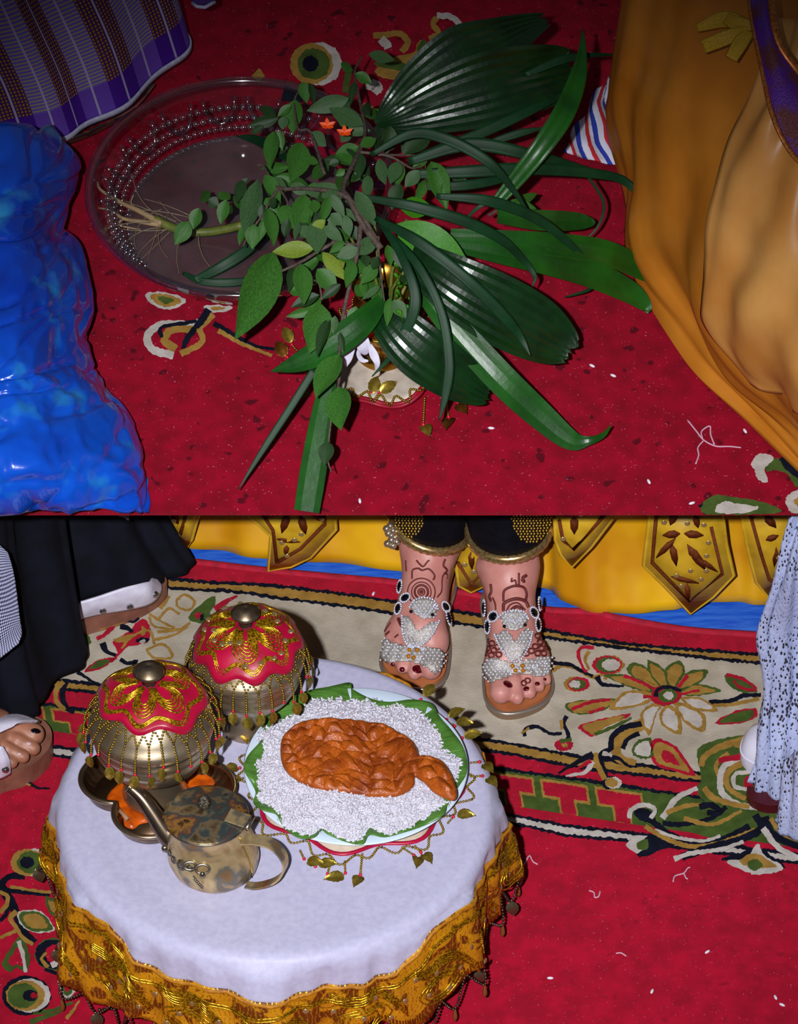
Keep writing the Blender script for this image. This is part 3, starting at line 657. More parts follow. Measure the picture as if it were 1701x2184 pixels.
for i in range(54):
    a = -math.pi + 0.1 + (i * 0.0622) % (math.pi + .1); s = 0.080 + ((i * 0.618) % 1.0) * 0.055
    p0 = CS(a, s, 0.0052); cl.inst('sequin', SEQ, Matrix.Translation(p0) @ Vector((math.cos(a), math.sin(a), 0.15)).to_track_quat('Z', 'Y').to_matrix().to_4x4(), parent=sk)
# bronze checks along the hem
mb = MB()
for i in range(300):
    a = -math.pi - .3 + i * (math.pi + .6) / 300
    q = [CS(a, se(a) - .012, .0032), CS(a, se(a) - .004, .0032), CS(a + .0075, se(a + .0075) - .004, .0032), CS(a + .0075, se(a + .0075) - .012, .0032)]
    mb.add((q, [(0, 1, 2, 3)]))
cl.part('hem_checks', mb, M('bronze_check', (112, 48, 4), 0.4, 0.3), parent=sk, kind='stuff')
# bead swags, drops and leaf charms below the hem
DKBEAD = M('dark_metal_bead', (120, 112, 96), 0.22, 0.9, c2=(70, 60, 46), scale=200)
DROP = mesh_data('drop', shape(lathe([(.0002, 0), (.0014, -.004), (.0028, -.012), (.0030, -.016), (.0018, -.020), (.0004, -.022)], 10)), M('amber_drop', (130, 82, 40), 0.25, 0.3))
CHARM = leaf_mesh('leaf_charm', M('bronze_leaf', (120, 108, 84), 0.3, 0.9), 0.020, 0.016)
for i in range(26):
    a0 = -math.pi - .15 + i * (math.pi + .3) / 26; a1 = a0 + (math.pi + .3) / 26 * .9; am = (a0 + a1) / 2
    dz = 0.012 + 0.010 * ((i * 7) % 5) / 4
    pts = [CS(a0, se(a0), 0.001), CS(am, max(se(a0), se(a1)) + dz, 0.004), CS(a1, se(a1), 0.001)]
    cl.part('bead_swag', bead_row(MB(), vv(cr(pts, 6)), 0.0019), DKBEAD)
    p0 = CS(am, max(se(a0), se(a1)) + dz, 0.004)
    p0.z = max(p0.z, 0.0245)
    cl.inst('drop' if i % 3 else 'leaf_charm', DROP if i % 3 else CHARM, Matrix.Translation(p0) if i % 3 else orient(p0, (0.2, -.2, -1), (0, -1, .3)))
cl.part('loose_bead_string', bead_row(MB(), vv(cr([P(237, 2050, .04), P(262, 2092, .012), P(252, 2118, .004), P(272, 2128, .003), P(258, 2148, .003), P(212, 2154, .003)], 8)), 0.0023), DKBEAD)

# ================================================================ embroidered covers and bead fringes
SATIN = M('crimson_satin', (176, 5, 54), 0.36, c2=(150, 3, 42), scale=30, bump=0.2, bscale=40, sheen=0.04, coat=0.05)
BRASS = M('old_brass', (206, 190, 164), 0.30, 0.92, c2=(160, 138, 108), scale=14, detail=6, rvar=0.12, bump=0.06, bscale=60)
def fringe(T, top, hang, n, rng, leafs=True, parent=None):
    """Y-shaped bead strands: pairs of cords from the hem join, run down and end in a red bead and a leaf"""
    for i in range(n):
        a = rng[0] + (rng[1] - rng[0]) * (i + .5) / n; h = (rng[1] - rng[0]) / n / 2
        mb = MB(); j = hang(a, 0.30, i)
        bead_row(mb, [top(a - h), j], 0.0016); bead_row(mb, [top(a + h), j], 0.0016)
        path = [j, hang(a, .65, i), hang(a, 1.0, i)]; bead_row(mb, vv(cr(path, 4)), 0.0016)
        e = path[-1]; dn = (path[-1] - path[-2]).normalized()
        mb.add(ball(e + dn * .0030, 0.0021, 7, 5), 1)
        s = T.part('bead_strand', mb, [GOLD, REDBEAD], parent=parent)
        if leafs and i % 7 != 3:
            tw = rnd.uniform(-.9, .9); out = Vector((math.cos(a), math.sin(a), .25)); out.rotate(Matrix.Rotation(tw, 3, 'Z'))
            T.inst('leaf_pendant', PEND, orient(e + dn * .004, dn + Vector((rnd.uniform(-.3, .3), rnd.uniform(-.3, .3), -.4)), out, rnd.uniform(.85, 1.1)))
def covered_pot(px, py, h0, s, tilt, label, sequins):
    B = P(px, py, h0); T = Thing('covered_brass_pot', L, B, label, 'pot', 'brass pots with embroidered covers')
    pr = [(.0001, .001), (.031, .001), (.0335, 0), (.0345, .003), (.031, .011), (.0275, .026), (.0272, .038), (.029, .0425), (.038, .046), (.052, .058), (.0590, .072), (.0605, .080), (.0592, .082), (.0608, .085), (.0610, .092), (.0600, .097), (.0648, .100), (.0655, .104), (.0640, .108)]
    T.part('bowl', shape(lathe([(r * s, z * s) for r, z in pr], 72, B)), BRASS)
    mb = MB()
    for k in range(5):      # engraved wreath
        pass
    lid = T.part('lid', shape(lathe([(r * s, z * s) for r, z in [(.0640, .108), (.0632, .1105), (.0605, .113), (.0575, .119), (.047, .133), (.030, .143), (.012, .1475), (.0001, .148)]], 72, B)), BRASS)
    Rt = Matrix.Rotation(tilt[0], 3, 'X') @ Matrix.Rotation(tilt[1], 3, 'Y')
    c0 = B + Vector((0, 0, (.150 if sequins else .1545) * s))
    kn = lathe([(.0075, -.004), (.0062, .006), (.0064, .014), (.0150, .0190), (.0165, .0205), (.0145, .0232), (.008, .0275), (.0030, .0295), (.0026, .0290), (.0001, .0290)], 40)
    T.part('knob', shape(([c0 + v * s for v in kn[0]], kn[1])), M('knob_bronze', (150, 132, 108), 0.36, 0.9, c2=(116, 98, 78), scale=90), parent=lid)
    ns = 9 if sequins else 7
    def edge(a): return (.060 if sequins else .0525) + .0026 * math.cos(ns * a) + (.004 * math.cos(2 * a + 1.0) if not sequins else 0)
    def surf(a, q, off=0.0):
        r = edge(a) * q * s; q0 = q; q = q * edge(a) / .060
        z = (.1535 - .026 * q ** 2.0 - .005 * q ** 8 - (.0020 * q * q * math.cos(3 * a + .5) if not sequins else 0)) * s + off + .0016 * math.sin(5 * a + 9 * q) * q * s
        v = Vector((r * math.cos(a), r * math.sin(a), z - .150 * s)); return c0 + Rt @ v
    V = []; Fc = []; na, nq = 96, 14; T_uv = []
    for i in range(na):
        for j in range(nq + 1): V.append(surf(2 * math.pi * i / na, .13 + .87 * j / nq))
    for i in range(na):
        for j in range(nq): Fc.append((i * (nq + 1) + j, i * (nq + 1) + j + 1, ((i + 1) % na) * (nq + 1) + j + 1, ((i + 1) % na) * (nq + 1) + j))
    cov = T.part('cloth_cover', shape((V, Fc)), SATIN, solid=0.003, offset=1.0)
    cov2 = T.part('cover_piping', shape(tube([surf(2 * math.pi * i / 120, 1.0, .0012) for i in range(120)], .0020, 6, closed=True)), SATIN, parent=cov)
    # six gold petals, each of concentric threads, and a waved outer braid
    npet = 6; ph = math.radians(-90 if sequins else -100)
    for k in range(npet):
        a0 = ph + k * 2 * math.pi / npet; mb = MB()
        for f in (1.0, .90, .80, .70, .60, .50, .40)[:7 if sequins else 5]:
            loop = []
            for u in np.linspace(-1, 1, 20):
                q = .20 + (.58 * f) * (1 - abs(u) ** 2.2) ** .75; da = .46 * f * math.sin(u * math.pi * .5) * (1.15 - .35 * (1 - abs(u)))
                loop.append(surf(a0 + da * (1.0 if abs(u) < .9 else .9), q, .0038))
            mb.add(tube(loop, .0011 * s, 5))
        T.part('gold_petal', mb, GOLDTHREAD, parent=cov)
    mb = MB()
    for d in (0, .028, .056): mb.add(tube([surf(2 * math.pi * i / 150, .90 - d + .035 * math.cos(ns * 2 * math.pi * i / 150), .0036) for i in range(150)], .0011 * s, 5, closed=True))
    T.part('waved_braid', mb, GOLDTHREAD, parent=cov)
    if sequins:
        for i in range(20):
            a = ph + i * 2.399; q = [.84, .5, .62, .80][i % 4]; p0 = surf(a, q, .0052); T.inst('sequin', SEQ, Matrix.Translation(p0) @ Rt.to_4x4() @ Matrix.Scale(1.05, 4), parent=cov)
    def top(a): return surf(a, 1.0, 0)
    def hang(a, f, i):
        e = surf(a, 1.0, 0); o = Vector((math.cos(a), math.sin(a), 0)); ln = .036 * s * (1 + .12 * math.sin(i * 3.7))
        pr_ = (e - B); rr_ = math.hypot(pr_.x, pr_.y)
        out = min(1, f * 1.4) * max(0.004, (.0685 * s - rr_)) + .002
        return e + o * out + Vector((0, 0, -ln * f))
    fringe(T, top, hang, 30, (-math.pi, math.pi))
    return T, B
covered_pot(531, 1543, TH + .001, KS, (math.radians(2), math.radians(-2)), 'brass pot beside the rice plate, red cover sewn with gold sequins', True)
covered_pot(331, 1692, TH + .008, 1.07 * KS, (math.radians(2), math.radians(-3)), 'larger brass pot in the clover tray, red cover slumped to one side', False)

# ================================================================ clover tray with orange paste
TRAYM = M('tray_bronze', (140, 112, 84), 0.26, 0.95, c2=(96, 70, 48), scale=30, rvar=.1)
B = P(338, 1697, TH)
def lobe(a): # quatrefoil outline factor
    k = (a + math.pi / 4 + .15) % (math.pi / 2) - math.pi / 4
    return (0.54 * math.cos(k) + math.sqrt(max(0, .46 ** 2 - (0.54 * math.sin(k)) ** 2)))
T = Thing('clover_tray', L, B, 'clover-shaped bronze tray with ribbed walls under the left pot', 'tray')
S_ = .086 * KS
T.part('tray_floor', shape(lathe([(.0001, .002), (.3 * S_, .002), (.80 * S_, .002), (.80 * S_, .0006), (.0001, .0006)], 120, B, wob=lambda a, i, r, z: (r * lobe(a) / .95, z))), TRAYM)
T.part('tray_wall', shape(lathe([(.80 * S_, .002), (.86 * S_, .006), (.90 * S_, .014), (.95 * S_, .021), (.96 * S_, .022), (.93 * S_, .013), (.89 * S_, .004), (.82 * S_, .0006)], 240, B, wob=lambda a, i, r, z: (r * lobe(a) / .95 + (.0012 if (int(a / (2 * math.pi) * 240) // 2) % 2 else 0) * (1 if i in (1, 2, 3) else 0), z))), TRAYM)
T.part('tray_rim', shape(tube([B + Vector((.965 * S_ * lobe(a) / .95 * math.cos(a), .965 * S_ * lobe(a) / .95 * math.sin(a), .0225)) for a in np.linspace(0, 2 * math.pi, 161)[:-1]], .0034, 8, closed=True, squash=.8)), M('tray_rim', (170, 146, 116), .25, .95))
pm = M('orange_paste', (210, 92, 8), 0.35, c2=(160, 62, 6), scale=60, bump=.4, bscale=120, coat=.3)
def blob(F, pix, h, th, name, m, label, cat, amp=.0015):
    """low puddle with rounded edge from a pixel outline"""
    a = cr(pix, 6, True); c = F.p(*a.mean(0)[:2], h); mb = MB(); V = []; Fc = []; n = len(a); ks = [(1.0, 0), (.97, .6), (.88, .95), (.6, 1.0), (.3, .9), (.02, .95)]
    for k, z in ks:
        for p in a:
            q = F.p(p[0], p[1], h); v = c.lerp(q, k); v.z = h + z * th + amp * z * mnoise.noise(v * 140); V.append(v)
    for i in range(len(ks) - 1):
        for j in range(n): Fc.append((i * n + j, i * n + (j + 1) % n, (i + 1) * n + (j + 1) % n, (i + 1) * n + j))
    return solo(name, F, c, shape((V, Fc)), m, label, cat)
blob(L, [(262, 1665), (280, 1663), (286, 1690), (272, 1715), (292, 1735), (318, 1742), (322, 1752), (298, 1758), (284, 1768), (266, 1762), (260, 1742), (234, 1715), (228, 1700), (244, 1680)], TH + .002, .004, 'orange_paste', pm, 'wet orange paste smeared in the left lobe of the tray', 'paste')
blob(L, [(395, 1655), (420, 1642), (446, 1652), (458, 1672), (430, 1684), (402, 1680)], TH + .002, .003, 'orange_paste', pm, 'small orange paste smear in the right lobe of the tray', 'paste')
solo('wooden_stick', L, P(260, 1735, TH + .008), shape(tube([P(250, 1722, TH + .008), P(262, 1736, TH + .0085), P(272, 1748, TH + .008)], [.0028, .0024, .0028], 8)), M('pale_stick', (150, 112, 84), .6), 'short pale stick lying in the orange paste', 'stick')

# ================================================================ tarnished kettle
def tarnish(name='tarnished_brass', cols=None, sc=26):
    m = M(name, (150, 124, 84), 0.34, 0.7, bump=.08, bscale=90)
    nt = m.node_tree; b = nt.nodes['Principled BSDF']; tc = nt.nodes.new('ShaderNodeTexCoord')
    n = nt.nodes.new('ShaderNodeTexNoise'); n.inputs['Scale'].default_value = sc; n.inputs['Detail'].default_value = 9; n.inputs['Distortion'].default_value = .3
    nt.links.new(tc.outputs['Object'], n.inputs['Vector']); r = nt.nodes.new('ShaderNodeValToRGB'); e = r.color_ramp.elements
    e[0].position = .28; e[0].color = rgb((92, 70, 52)); e[1].position = .72; e[1].color = rgb((140, 92, 80))
    for p_, c_ in ((.38, (186, 156, 110)), (.48, (214, 190, 140)), (.55, (200, 172, 124)), (.60, (128, 128, 120)), (.66, (156, 122, 78))) if cols is None else cols:
        q = e.new(p_); q.color = rgb(c_)
    nt.links.new(n.outputs['Fac'], r.inputs['Fac']); nt.links.new(r.outputs['Color'], b.inputs['Base Color']); return m
TARN = tarnish(); TARNL = tarnish('tarnished_lid', ((.36, (84, 72, 50)), (.44, (150, 126, 92)), (.50, (70, 92, 92)), (.56, (120, 84, 72)), (.62, (196, 140, 66)), (.67, (60, 46, 34))), 34); SILV = M('dull_silver', (176, 168, 150), .28, .95, c2=(120, 108, 90), scale=120)
B = P(461, 1853, TH); T = Thing('brass_kettle', L, B, 'tarnished brass kettle with long spout in front of the covered pot', 'kettle'); T.o.scale = (KS,) * 3
lean = lambda z: Vector((-.0095 * (z / .085), .003 * (z / .085), 0))
pr = [(.0001, .0005), (.034, .0005), (.041, .003), (.0475, .011), (.0505, .022), (.0500, .034), (.0465, .048), (.0425, .062), (.0415, .074), (.0435, .080)]
v, f, _ = lathe(pr, 64); T.part('body', shape(([B + q + lean(q.z) for q in v], f)), TARN)
lid = T.part('lid', shape(([B + q + lean(q.z) for q in lathe([(.0455, .079), (.0462, .0808), (.0452, .0822), (.040, .0832), (.022, .0868), (.0001, .0885)], 64)[0]], f := lathe([(1, 1)] * 6, 64)[1])), TARNL)
T.part('lid_rim', shape(tube([B + Vector((.0458 * math.cos(a), .0458 * math.sin(a), .0802)) + lean(.08) for a in np.linspace(0, 2 * math.pi, 65)[:-1]], .0012, 6, closed=True)), SILV, parent=lid)
kc = B + lean(.088) + Vector((-.001, .004, .0885))
fm = M('beaded_bud', (150, 142, 128), .3, .95, c2=(60, 52, 44), scale=700, bump=.9, bscale=700)
T.part('finial', shape(lathe([(.004, 0), (.0062, .002), (.0075, .006), (.0070, .010), (.0045, .015), (.0018, .019), (.0001, .0205)], 20, kc)), fm, parent=lid)
hp = B + lean(.08) + Vector((.036, -.010, .086)); Rz = Matrix.Rotation(-.35, 3, 'Z') @ Matrix.Rotation(.10, 3, 'Y')
T.part('hinge_plate', shape(box(hp, (.026, .020, .0016), Rz)), TARN, parent=lid, smooth=False, bevel=.0005)
T.part('hinge_pin', shape(tube([hp + Rz @ Vector((.013, -.010, -.001)), hp + Rz @ Vector((.013, .010, -.001))], .0030, 8)), SILV, parent=lid)
T.part('vent_hole', shape(tube([B + lean(.08) + Vector((.021, .026, .0862)), B + lean(.08) + Vector((.021, .026, .0870))], .0018, 10)), M('vent_dark', (20, 14, 12), .8), parent=lid)
sp = [B + Vector((-.040, .004, .030)), B + Vector((-.054, .010, .046)), B + Vector((-.067, .020, .064)), B + Vector((-.080, .030, .080)), B + Vector((-.093, .038, .089))]
sp2 = vv(cr(sp, 6)); n = len(sp2)
T.part('spout', shape(tube(sp2, [.0155 - .0085 * (i / (n - 1)) ** .6 for i in range(n)], 18)), M('spout_silver', (160, 146, 124), .2, .95, c2=(96, 70, 60), scale=26, rvar=.1))
T.part('spout_lip', shape(tube([sp2[-1] + (sp2[-1] - sp2[-2]).normalized() * .0002, sp2[-1] + (sp2[-1] - sp2[-2]).normalized() * .0022], [.0078, .0074], 18)), SILV)
# strap handle
hc = [P(516, 1793, TH + .074), P(548, 1794, TH + .076), P(580, 1806, TH + .070), P(601, 1832, TH + .054), P(600, 1858, TH + .036), P(580, 1878, TH + .022), P(545, 1888, TH + .013), P(522, 1886, TH + .012)]
hcv = vv(cr(hc, 6)); V = []; Fc = []
wd = Vector((.35, .94, 0)).normalized()
for i, q in enumerate(hcv):
    tg = (hcv[min(i + 1, len(hcv) - 1)] - hcv[max(i - 1, 0)]).normalized(); nn = tg.cross(wd).normalized(); ww = .0085 - .0035 * i / len(hcv)
    for a_, b_ in ((1, 1), (-1, 1), (-1, -1), (1, -1)): V.append(q + wd * ww * a_ + nn * .0011 * b_)
for i in range(len(hcv) - 1):
    for k in range(4): Fc.append((i * 4 + k, i * 4 + (k + 1) % 4, (i + 1) * 4 + (k + 1) % 4, (i + 1) * 4 + k))
Fc += [(0, 1, 2, 3), tuple(len(V) - 4 + k for k in (3, 2, 1, 0))]
T.part('handle', shape((V, Fc)), TARN, smooth=False)
T.part('body_seam', shape(tube([B + lean(z) + Vector((r * math.cos(-.55), r * math.sin(-.55), z)) for r, z in [(.0422, .070), (.0435, .060), (.0475, .046), (.0505, .034), (.051, .022), (.048, .012)]], .0009, 6)), M('seam_brass', (190, 160, 70), .3, .9))
# cast ornament where the spout meets the body
for (x, y, z), r in (((-.042, -.024, .040), .0060), ((-.034, -.034, .042), .0072), ((-.047, -.016, .042), .0050), ((-.025, -.040, .043), .0050)):
    T.part('cast_knot', shape(ball(B + Vector((x, y, z)), r, 12, 8)), fm)
for (x, y, z), R_b in (((-.026, -.043, .049), .0065), ((-.012, -.047, .048), .0075)):
    T.part('chain_link', shape(tube([B + Vector((x + R_b * math.cos(a), y + .35 * R_b * math.sin(a), z + .6 * R_b * math.sin(a))) for a in np.linspace(0, 2 * math.pi, 19)[:-1]], .0016, 8, closed=True)), SILV)
T.part('chain_stud', shape(ball(B + Vector((-.012, -.052, .044)), .0034, 10, 7, (1, 1, 1.4))), SILV)
T.part('chain_stud', shape(ball(B + Vector((-.055, -.012, .044)), .0036, 10, 7, (1, 1, 1.3))), SILV)
T.part('chain_coil', shape(tube([B + Vector((-.022 + .010 * u, -.0505 - .002 * u + .0022 * math.cos(u * 40), .038 - .014 * u + .0022 * math.sin(u * 40))) for u in np.linspace(0, 1, 60)], .0008, 5)), SILV)

# ================================================================ doily, plate, banana leaf, rice, fried cake
PC = P(759, 1662, TH); PR = 242 / 1846.0
T = Thing('beaded_doily', L, PC, 'crimson-edged doily with a gold bead and leaf fringe under the plate', 'doily')
def de(a): return .117 + .007 * math.cos(8 * a + 1.2)
V = [PC + Vector((0, 0, .002))] + [PC + Vector((de(a) * math.cos(a), de(a) * math.sin(a), .0018)) for a in np.linspace(0, 2 * math.pi, 97)[:-1]]
T.part('doily_cloth', shape((V, [(0, 1 + i, 1 + (i + 1) % 96) for i in range(96)])), M('doily_cream', (196, 180, 160), .8, c2=(176, 160, 140), scale=80), solid=.0015)
T.part('doily_hem', shape(tube([PC + Vector(((de(a) + .003) * math.cos(a), (de(a) + .003) * math.sin(a), .004)) for a in np.linspace(0, 2 * math.pi, 97)[:-1]], .0030, 6, closed=True, squash=.7)), SATIN)
def onT(px, py, h=.003): return P(px, py, TH + h)
def zig(a): return PC + Vector(((de(a) + .013 + .006 * math.cos(a * 26)) * math.cos(a), (de(a) + .013 + .006 * math.cos(a * 26)) * math.sin(a), .0028))
for k in range(24):
    a0 = 2 * math.pi * k / 24
    T.part('bead_strand', bead_row(MB(), [zig(a0 + u * 2 * math.pi / 24) for u in np.linspace(0, 1, 14)], .0017), GOLD)
for (p0, p1, lf, dx) in (((893, 1500), (897, 1492), (905, 1486), (.6, 1)), ((945, 1533), (952, 1535), (958, 1530), (1, .6)), ((965, 1545), (969, 1549), (974, 1541), (.7, -.2)), ((978, 1572), (985, 1574), (990, 1572), (1, .2)), ((1004, 1627), (1022, 1625), (1032, 1630), (.6, -1)), ((1004, 1656), (1028, 1655), (1040, 1660), (.5, -.8)), ((955, 1755), (966, 1742), (975, 1738), (1, -.2)), ((858, 1808), (882, 1824), (890, 1828), (-.1, -1)), ((885, 1805), (897, 1818), (903, 1822), (.3, -.6)), ((772, 1822), (768, 1866), (768, 1870), (-.4, -1)), ((705, 1838), (698, 1864), (728, 1871), (-1, -.3)), ((735, 1838), (736, 1862), (733, 1872), (-1, -.1)), ((640, 1815), (648, 1832), (655, 1838), (.6, -.2)), ((675, 1830), (672, 1848), (680, 1845), (1, 0)), ((521, 1640), (511, 1638), (506, 1636), (-.7, -.5)), ((518, 1660), (506, 1664), (502, 1655), (-.1, -1)), ((530, 1555), (520, 1570), (516, 1566), (.3, -1))):
    mb = bead_row(MB(), [onT(*p0), onT(*p1)], .0016); mb.add(ball(onT(*p1, .0035), .0022, 7, 5), 1)
    T.part('bead_strand', mb, [GOLD, REDBEAD])
    T.inst('leaf_pendant', PEND, orient(onT(*lf, .004), (dx[0], dx[1], .08), (rnd.uniform(-.4, .4), -.3, 1), 1.15))
plate_m = M('plate_white', (206, 222, 240), .18, coat=.4)
T = Thing('dinner_plate', L, PC, 'white round dinner plate holding the banana leaf and rice', 'plate')
T.part('plate_well', shape(lathe([(.0001, .004), (.055, .004), (.060, .001), (.064, .001), (.066, .006), (.088, .010), (.088, .0125), (.062, .008), (.0001, .008)], 72, PC + Vector((0, 0, .002)))), plate_m)
T.part('plate_rim', shape(lathe([(.088, .010), (.110, .015), (PR - .002, .0195), (PR, .0210), (PR - .002, .0222), (.108, .0178), (.088, .0125)], 96, PC + Vector((0, 0, .002)))), plate_m)
# banana leaf torn into a wavy round
bl = [(520, 1640), (528, 1612), (556, 1580), (562, 1562), (566, 1530), (600, 1500), (650, 1475), (700, 1465), (745, 1456), (752, 1470), (790, 1490), (830, 1497), (880, 1492), (920, 1500), (938, 1530), (960, 1555), (985, 1590), (996, 1625), (992, 1655), (975, 1680), (955, 1715), (945, 1738), (905, 1760), (860, 1775), (820, 1785), (786, 1780), (774, 1800), (740, 1796), (700, 1780), (685, 1770), (668, 1786), (640, 1788), (610, 1770), (598, 1752), (588, 1736), (560, 1728), (540, 1712), (545, 1690), (535, 1668)]
lf_m = M('banana_leaf', (84, 128, 52), .34, c2=(62, 104, 40), scale=50, detail=2, aniso=(1, 14, 1), spec=.4)
oc = PC + Vector((0, 0, .012)); n = len(bl) * 4; a = cr(bl, 4, True); V = []; Fc = []; ks = [.05, .35, .6, .78, .88, .95, 1.0]
for k in ks:
    for i, p_ in enumerate(a):
        hh = TH + .029 + .003 * math.sin(i * .33) + .002 * math.sin(i * .9 + 1); q = P(p_[0], p_[1], hh); v = oc.lerp(q, k)
        v.z = TH + .0125 + (hh - TH - .0125) * k ** 2.0; V.append(v)
for i in range(len(ks) - 1):
    for j in range(n): Fc.append((i * n + j, i * n + (j + 1) % n, (i + 1) * n + (j + 1) % n, (i + 1) * n + j))
solo('banana_leaf', L, oc, shape((V, Fc)), lf_m, 'green banana leaf with a wavy torn edge lining the plate', 'leaf', solid=.0012)
# fried cake: an oval slab with a tail, lumpy ridges pressed into its face
FH = TH + .047
body = [(597, 1598), (603, 1570), (632, 1545), (670, 1534), (740, 1534), (785, 1540), (815, 1543), (848, 1560), (880, 1580), (893, 1605), (890, 1625), (884, 1650), (882, 1675), (850, 1694), (800, 1697), (750, 1690), (700, 1684), (660, 1675), (622, 1655), (602, 1630)]
tail = [(870, 1640), (892, 1614), (915, 1612), (945, 1625), (965, 1655), (975, 1690), (968, 1704), (950, 1700), (925, 1688), (905, 1668), (888, 1655)]
pa = [np.array([[*P(x, y, FH)[:2]] for x, y in cr(q, 6, True)[:, :2]]) for q in (body, tail)]
def sd_poly(X, Y, A):
    d = np.full(X.shape, 1e9); s = np.ones(X.shape); n = len(A)
    for i in range(n):
        a_, b_ = A[i], A[i - 1]; e = b_ - a_; wx, wy = X - a_[0], Y - a_[1]; tt = np.clip((wx * e[0] + wy * e[1]) / (e @ e + 1e-15), 0, 1)
        d = np.minimum(d, (wx - e[0] * tt) ** 2 + (wy - e[1] * tt) ** 2)
        c1 = Y >= a_[1]; c2 = Y < b_[1]; c3_ = e[0] * wy > e[1] * wx
        s = np.where((c1 & c2 & c3_) | (~c1 & ~c2 & ~c3_), -s, s)
    return s * np.sqrt(d)
# rice: a low heap of grains over a core
ro = [(566, 1610), (545, 1630), (552, 1665), (556, 1690), (552, 1705), (590, 1735), (604, 1760), (640, 1778), (665, 1782), (690, 1770), (730, 1788), (765, 1796), (785, 1772), (830, 1780), (870, 1765), (905, 1745), (945, 1725), (958, 1705), (975, 1650), (978, 1622), (945, 1600), (930, 1560), (905, 1530), (870, 1510), (830, 1505), (795, 1495), (770, 1498), (720, 1493), (665, 1497), (640, 1520), (600, 1540), (560, 1560), (552, 1585)]
ra = cr(ro, 4, True)[:, :2]; rc = ra.mean(0)
def rice_h(k): return TH + .027 + .017 * (1 - k ** 3.0)
cen = P(rc[0], rc[1], rice_h(0)); V = []; Fc = []; n = len(ra); ks = [1.0, .97, .9, .8, .65, .45, .25, .02]
rq = Vector((rc[0], rc[1]))
def rpt(p_, k):
    h_ = rice_h(k); v = P(rc[0], rc[1], h_).lerp(P(p_[0], p_[1], h_), k); v.z = h_ + .0030 * mnoise.noise(v * 110) + .002 * mnoise.noise(v * 300); return v
for k in ks:
    for p_ in ra: V.append(rpt(p_, k))
for i in range(len(ks) - 1):
    for j in range(n): Fc.append((i * n + j, i * n + (j + 1) % n, (i + 1) * n + (j + 1) % n, (i + 1) * n + j))
RICE = M('cooked_rice', (216, 212, 224), .28, c2=(194, 188, 200), scale=200, spec=.6, sss=.15)
T = Thing('rice_mound', L, PC + Vector((0, 0, .013)), 'mound of cooked white rice on the banana leaf', 'rice', kind='stuff')
T.part('rice_core', shape((V, Fc)), RICE)
gv, gf = ball((0, 0, 0), 1, 5, 4); gv = np.array([list(q) for q in gv]) * np.array([.0013, .0013, .0027])
def pin(pt, poly):
    x, y = pt; r = False; n = len(poly)
    for i in range(n):
        (x0, y0), (x1, y1) = poly[i], poly[i - 1]
        if (y0 > y) != (y1 > y) and x < (x1 - x0) * (y - y0) / (y1 - y0) + x0: r = not r
    return r
inner_ = [tuple(pa[0].mean(0) + (q - pa[0].mean(0)) * .93) for q in pa[0][::3]]
rs = np.random.RandomState(3); AV = []; AF = []
for g in range(6500):
    gi = rs.randint(n); p_ = ra[gi] + (ra[(gi + 1) % n] - ra[gi]) * rs.rand(); k = math.sqrt(rs.rand()) * 1.02
    v = rpt(p_, min(k, 1.0) if k < 1 else k)
    if pin((v.x, v.y), inner_): continue
    z = rs.randn(3); z[2] *= .55; z /= np.linalg.norm(z); x = np.cross(z, [.3, .5, .8]); x /= np.linalg.norm(x); y = np.cross(z, x)
    o_ = len(AV); AV.extend((gv @ np.array([x, y, z]) * (.8 + .4 * rs.rand()) + np.array(v) + np.array([0, 0, .0006 + .0016 * rs.rand()])).tolist()); AF.extend([tuple(i + o_ for i in q) for q in gf])
T.part('rice_grains', shape(([Vector(q) for q in AV], AF)), RICE, kind='stuff')
def cake(X, Y, Z):
    X2, Y2 = X[:, :, 0], Y[:, :, 0]
    d2 = smin(sd_poly(X2, Y2, pa[0]), sd_poly(X2, Y2, pa[1]), .004)
    nz = np.zeros_like(X2); u = (X2 - PC.x); v_ = (Y2 - PC.y)
    for i in range(X2.shape[0]):
        for j in range(X2.shape[1]):
            if d2[i, j] < .004:
                q = Vector((u[i, j] * 46, v_[i, j] * 56 + .9 * math.sin(u[i, j] * 60), 5.0)); dd = mnoise.voronoi(q)[0]
                nz[i, j] = 0.0074 * (1 - (1 - min(1.0, (dd[1] - dd[0]) * 1.5)) ** 2) + .0008 * mnoise.noise(q * 6)
    topz = FH + .002 + nz * np.clip(-d2 / .008, 0, 1); th = .0075
    dz = np.abs(Z - (topz[:, :, None] - th * .5)) - th * .5; D = np.broadcast_to(d2[:, :, None], Z.shape)
    qx, qz = D + .004, dz + .0035
    return np.sqrt(np.maximum(qx, 0) ** 2 + np.maximum(qz, 0) ** 2) + np.minimum(np.maximum(qx, qz), 0) - .0038
lo = np.minimum(pa[0].min(0), pa[1].min(0)); hi = np.maximum(pa[0].max(0), pa[1].max(0))
vf = surface_nets(cake, (lo[0] - .006, lo[1] - .006, FH - .012), (hi[0] + .006, hi[1] + .006, FH + .014), 190)
solo('fried_cake', L, Vector((PC.x, PC.y, FH - .008)), shape(vf), M('fried_crust', (178, 88, 22), .32, c2=(130, 54, 10), scale=45, detail=6, bump=.35, bscale=420, spec=.5, rvar=.12), 'fish-shaped brown fried cake with a curled tail on the rice', 'fried cake')

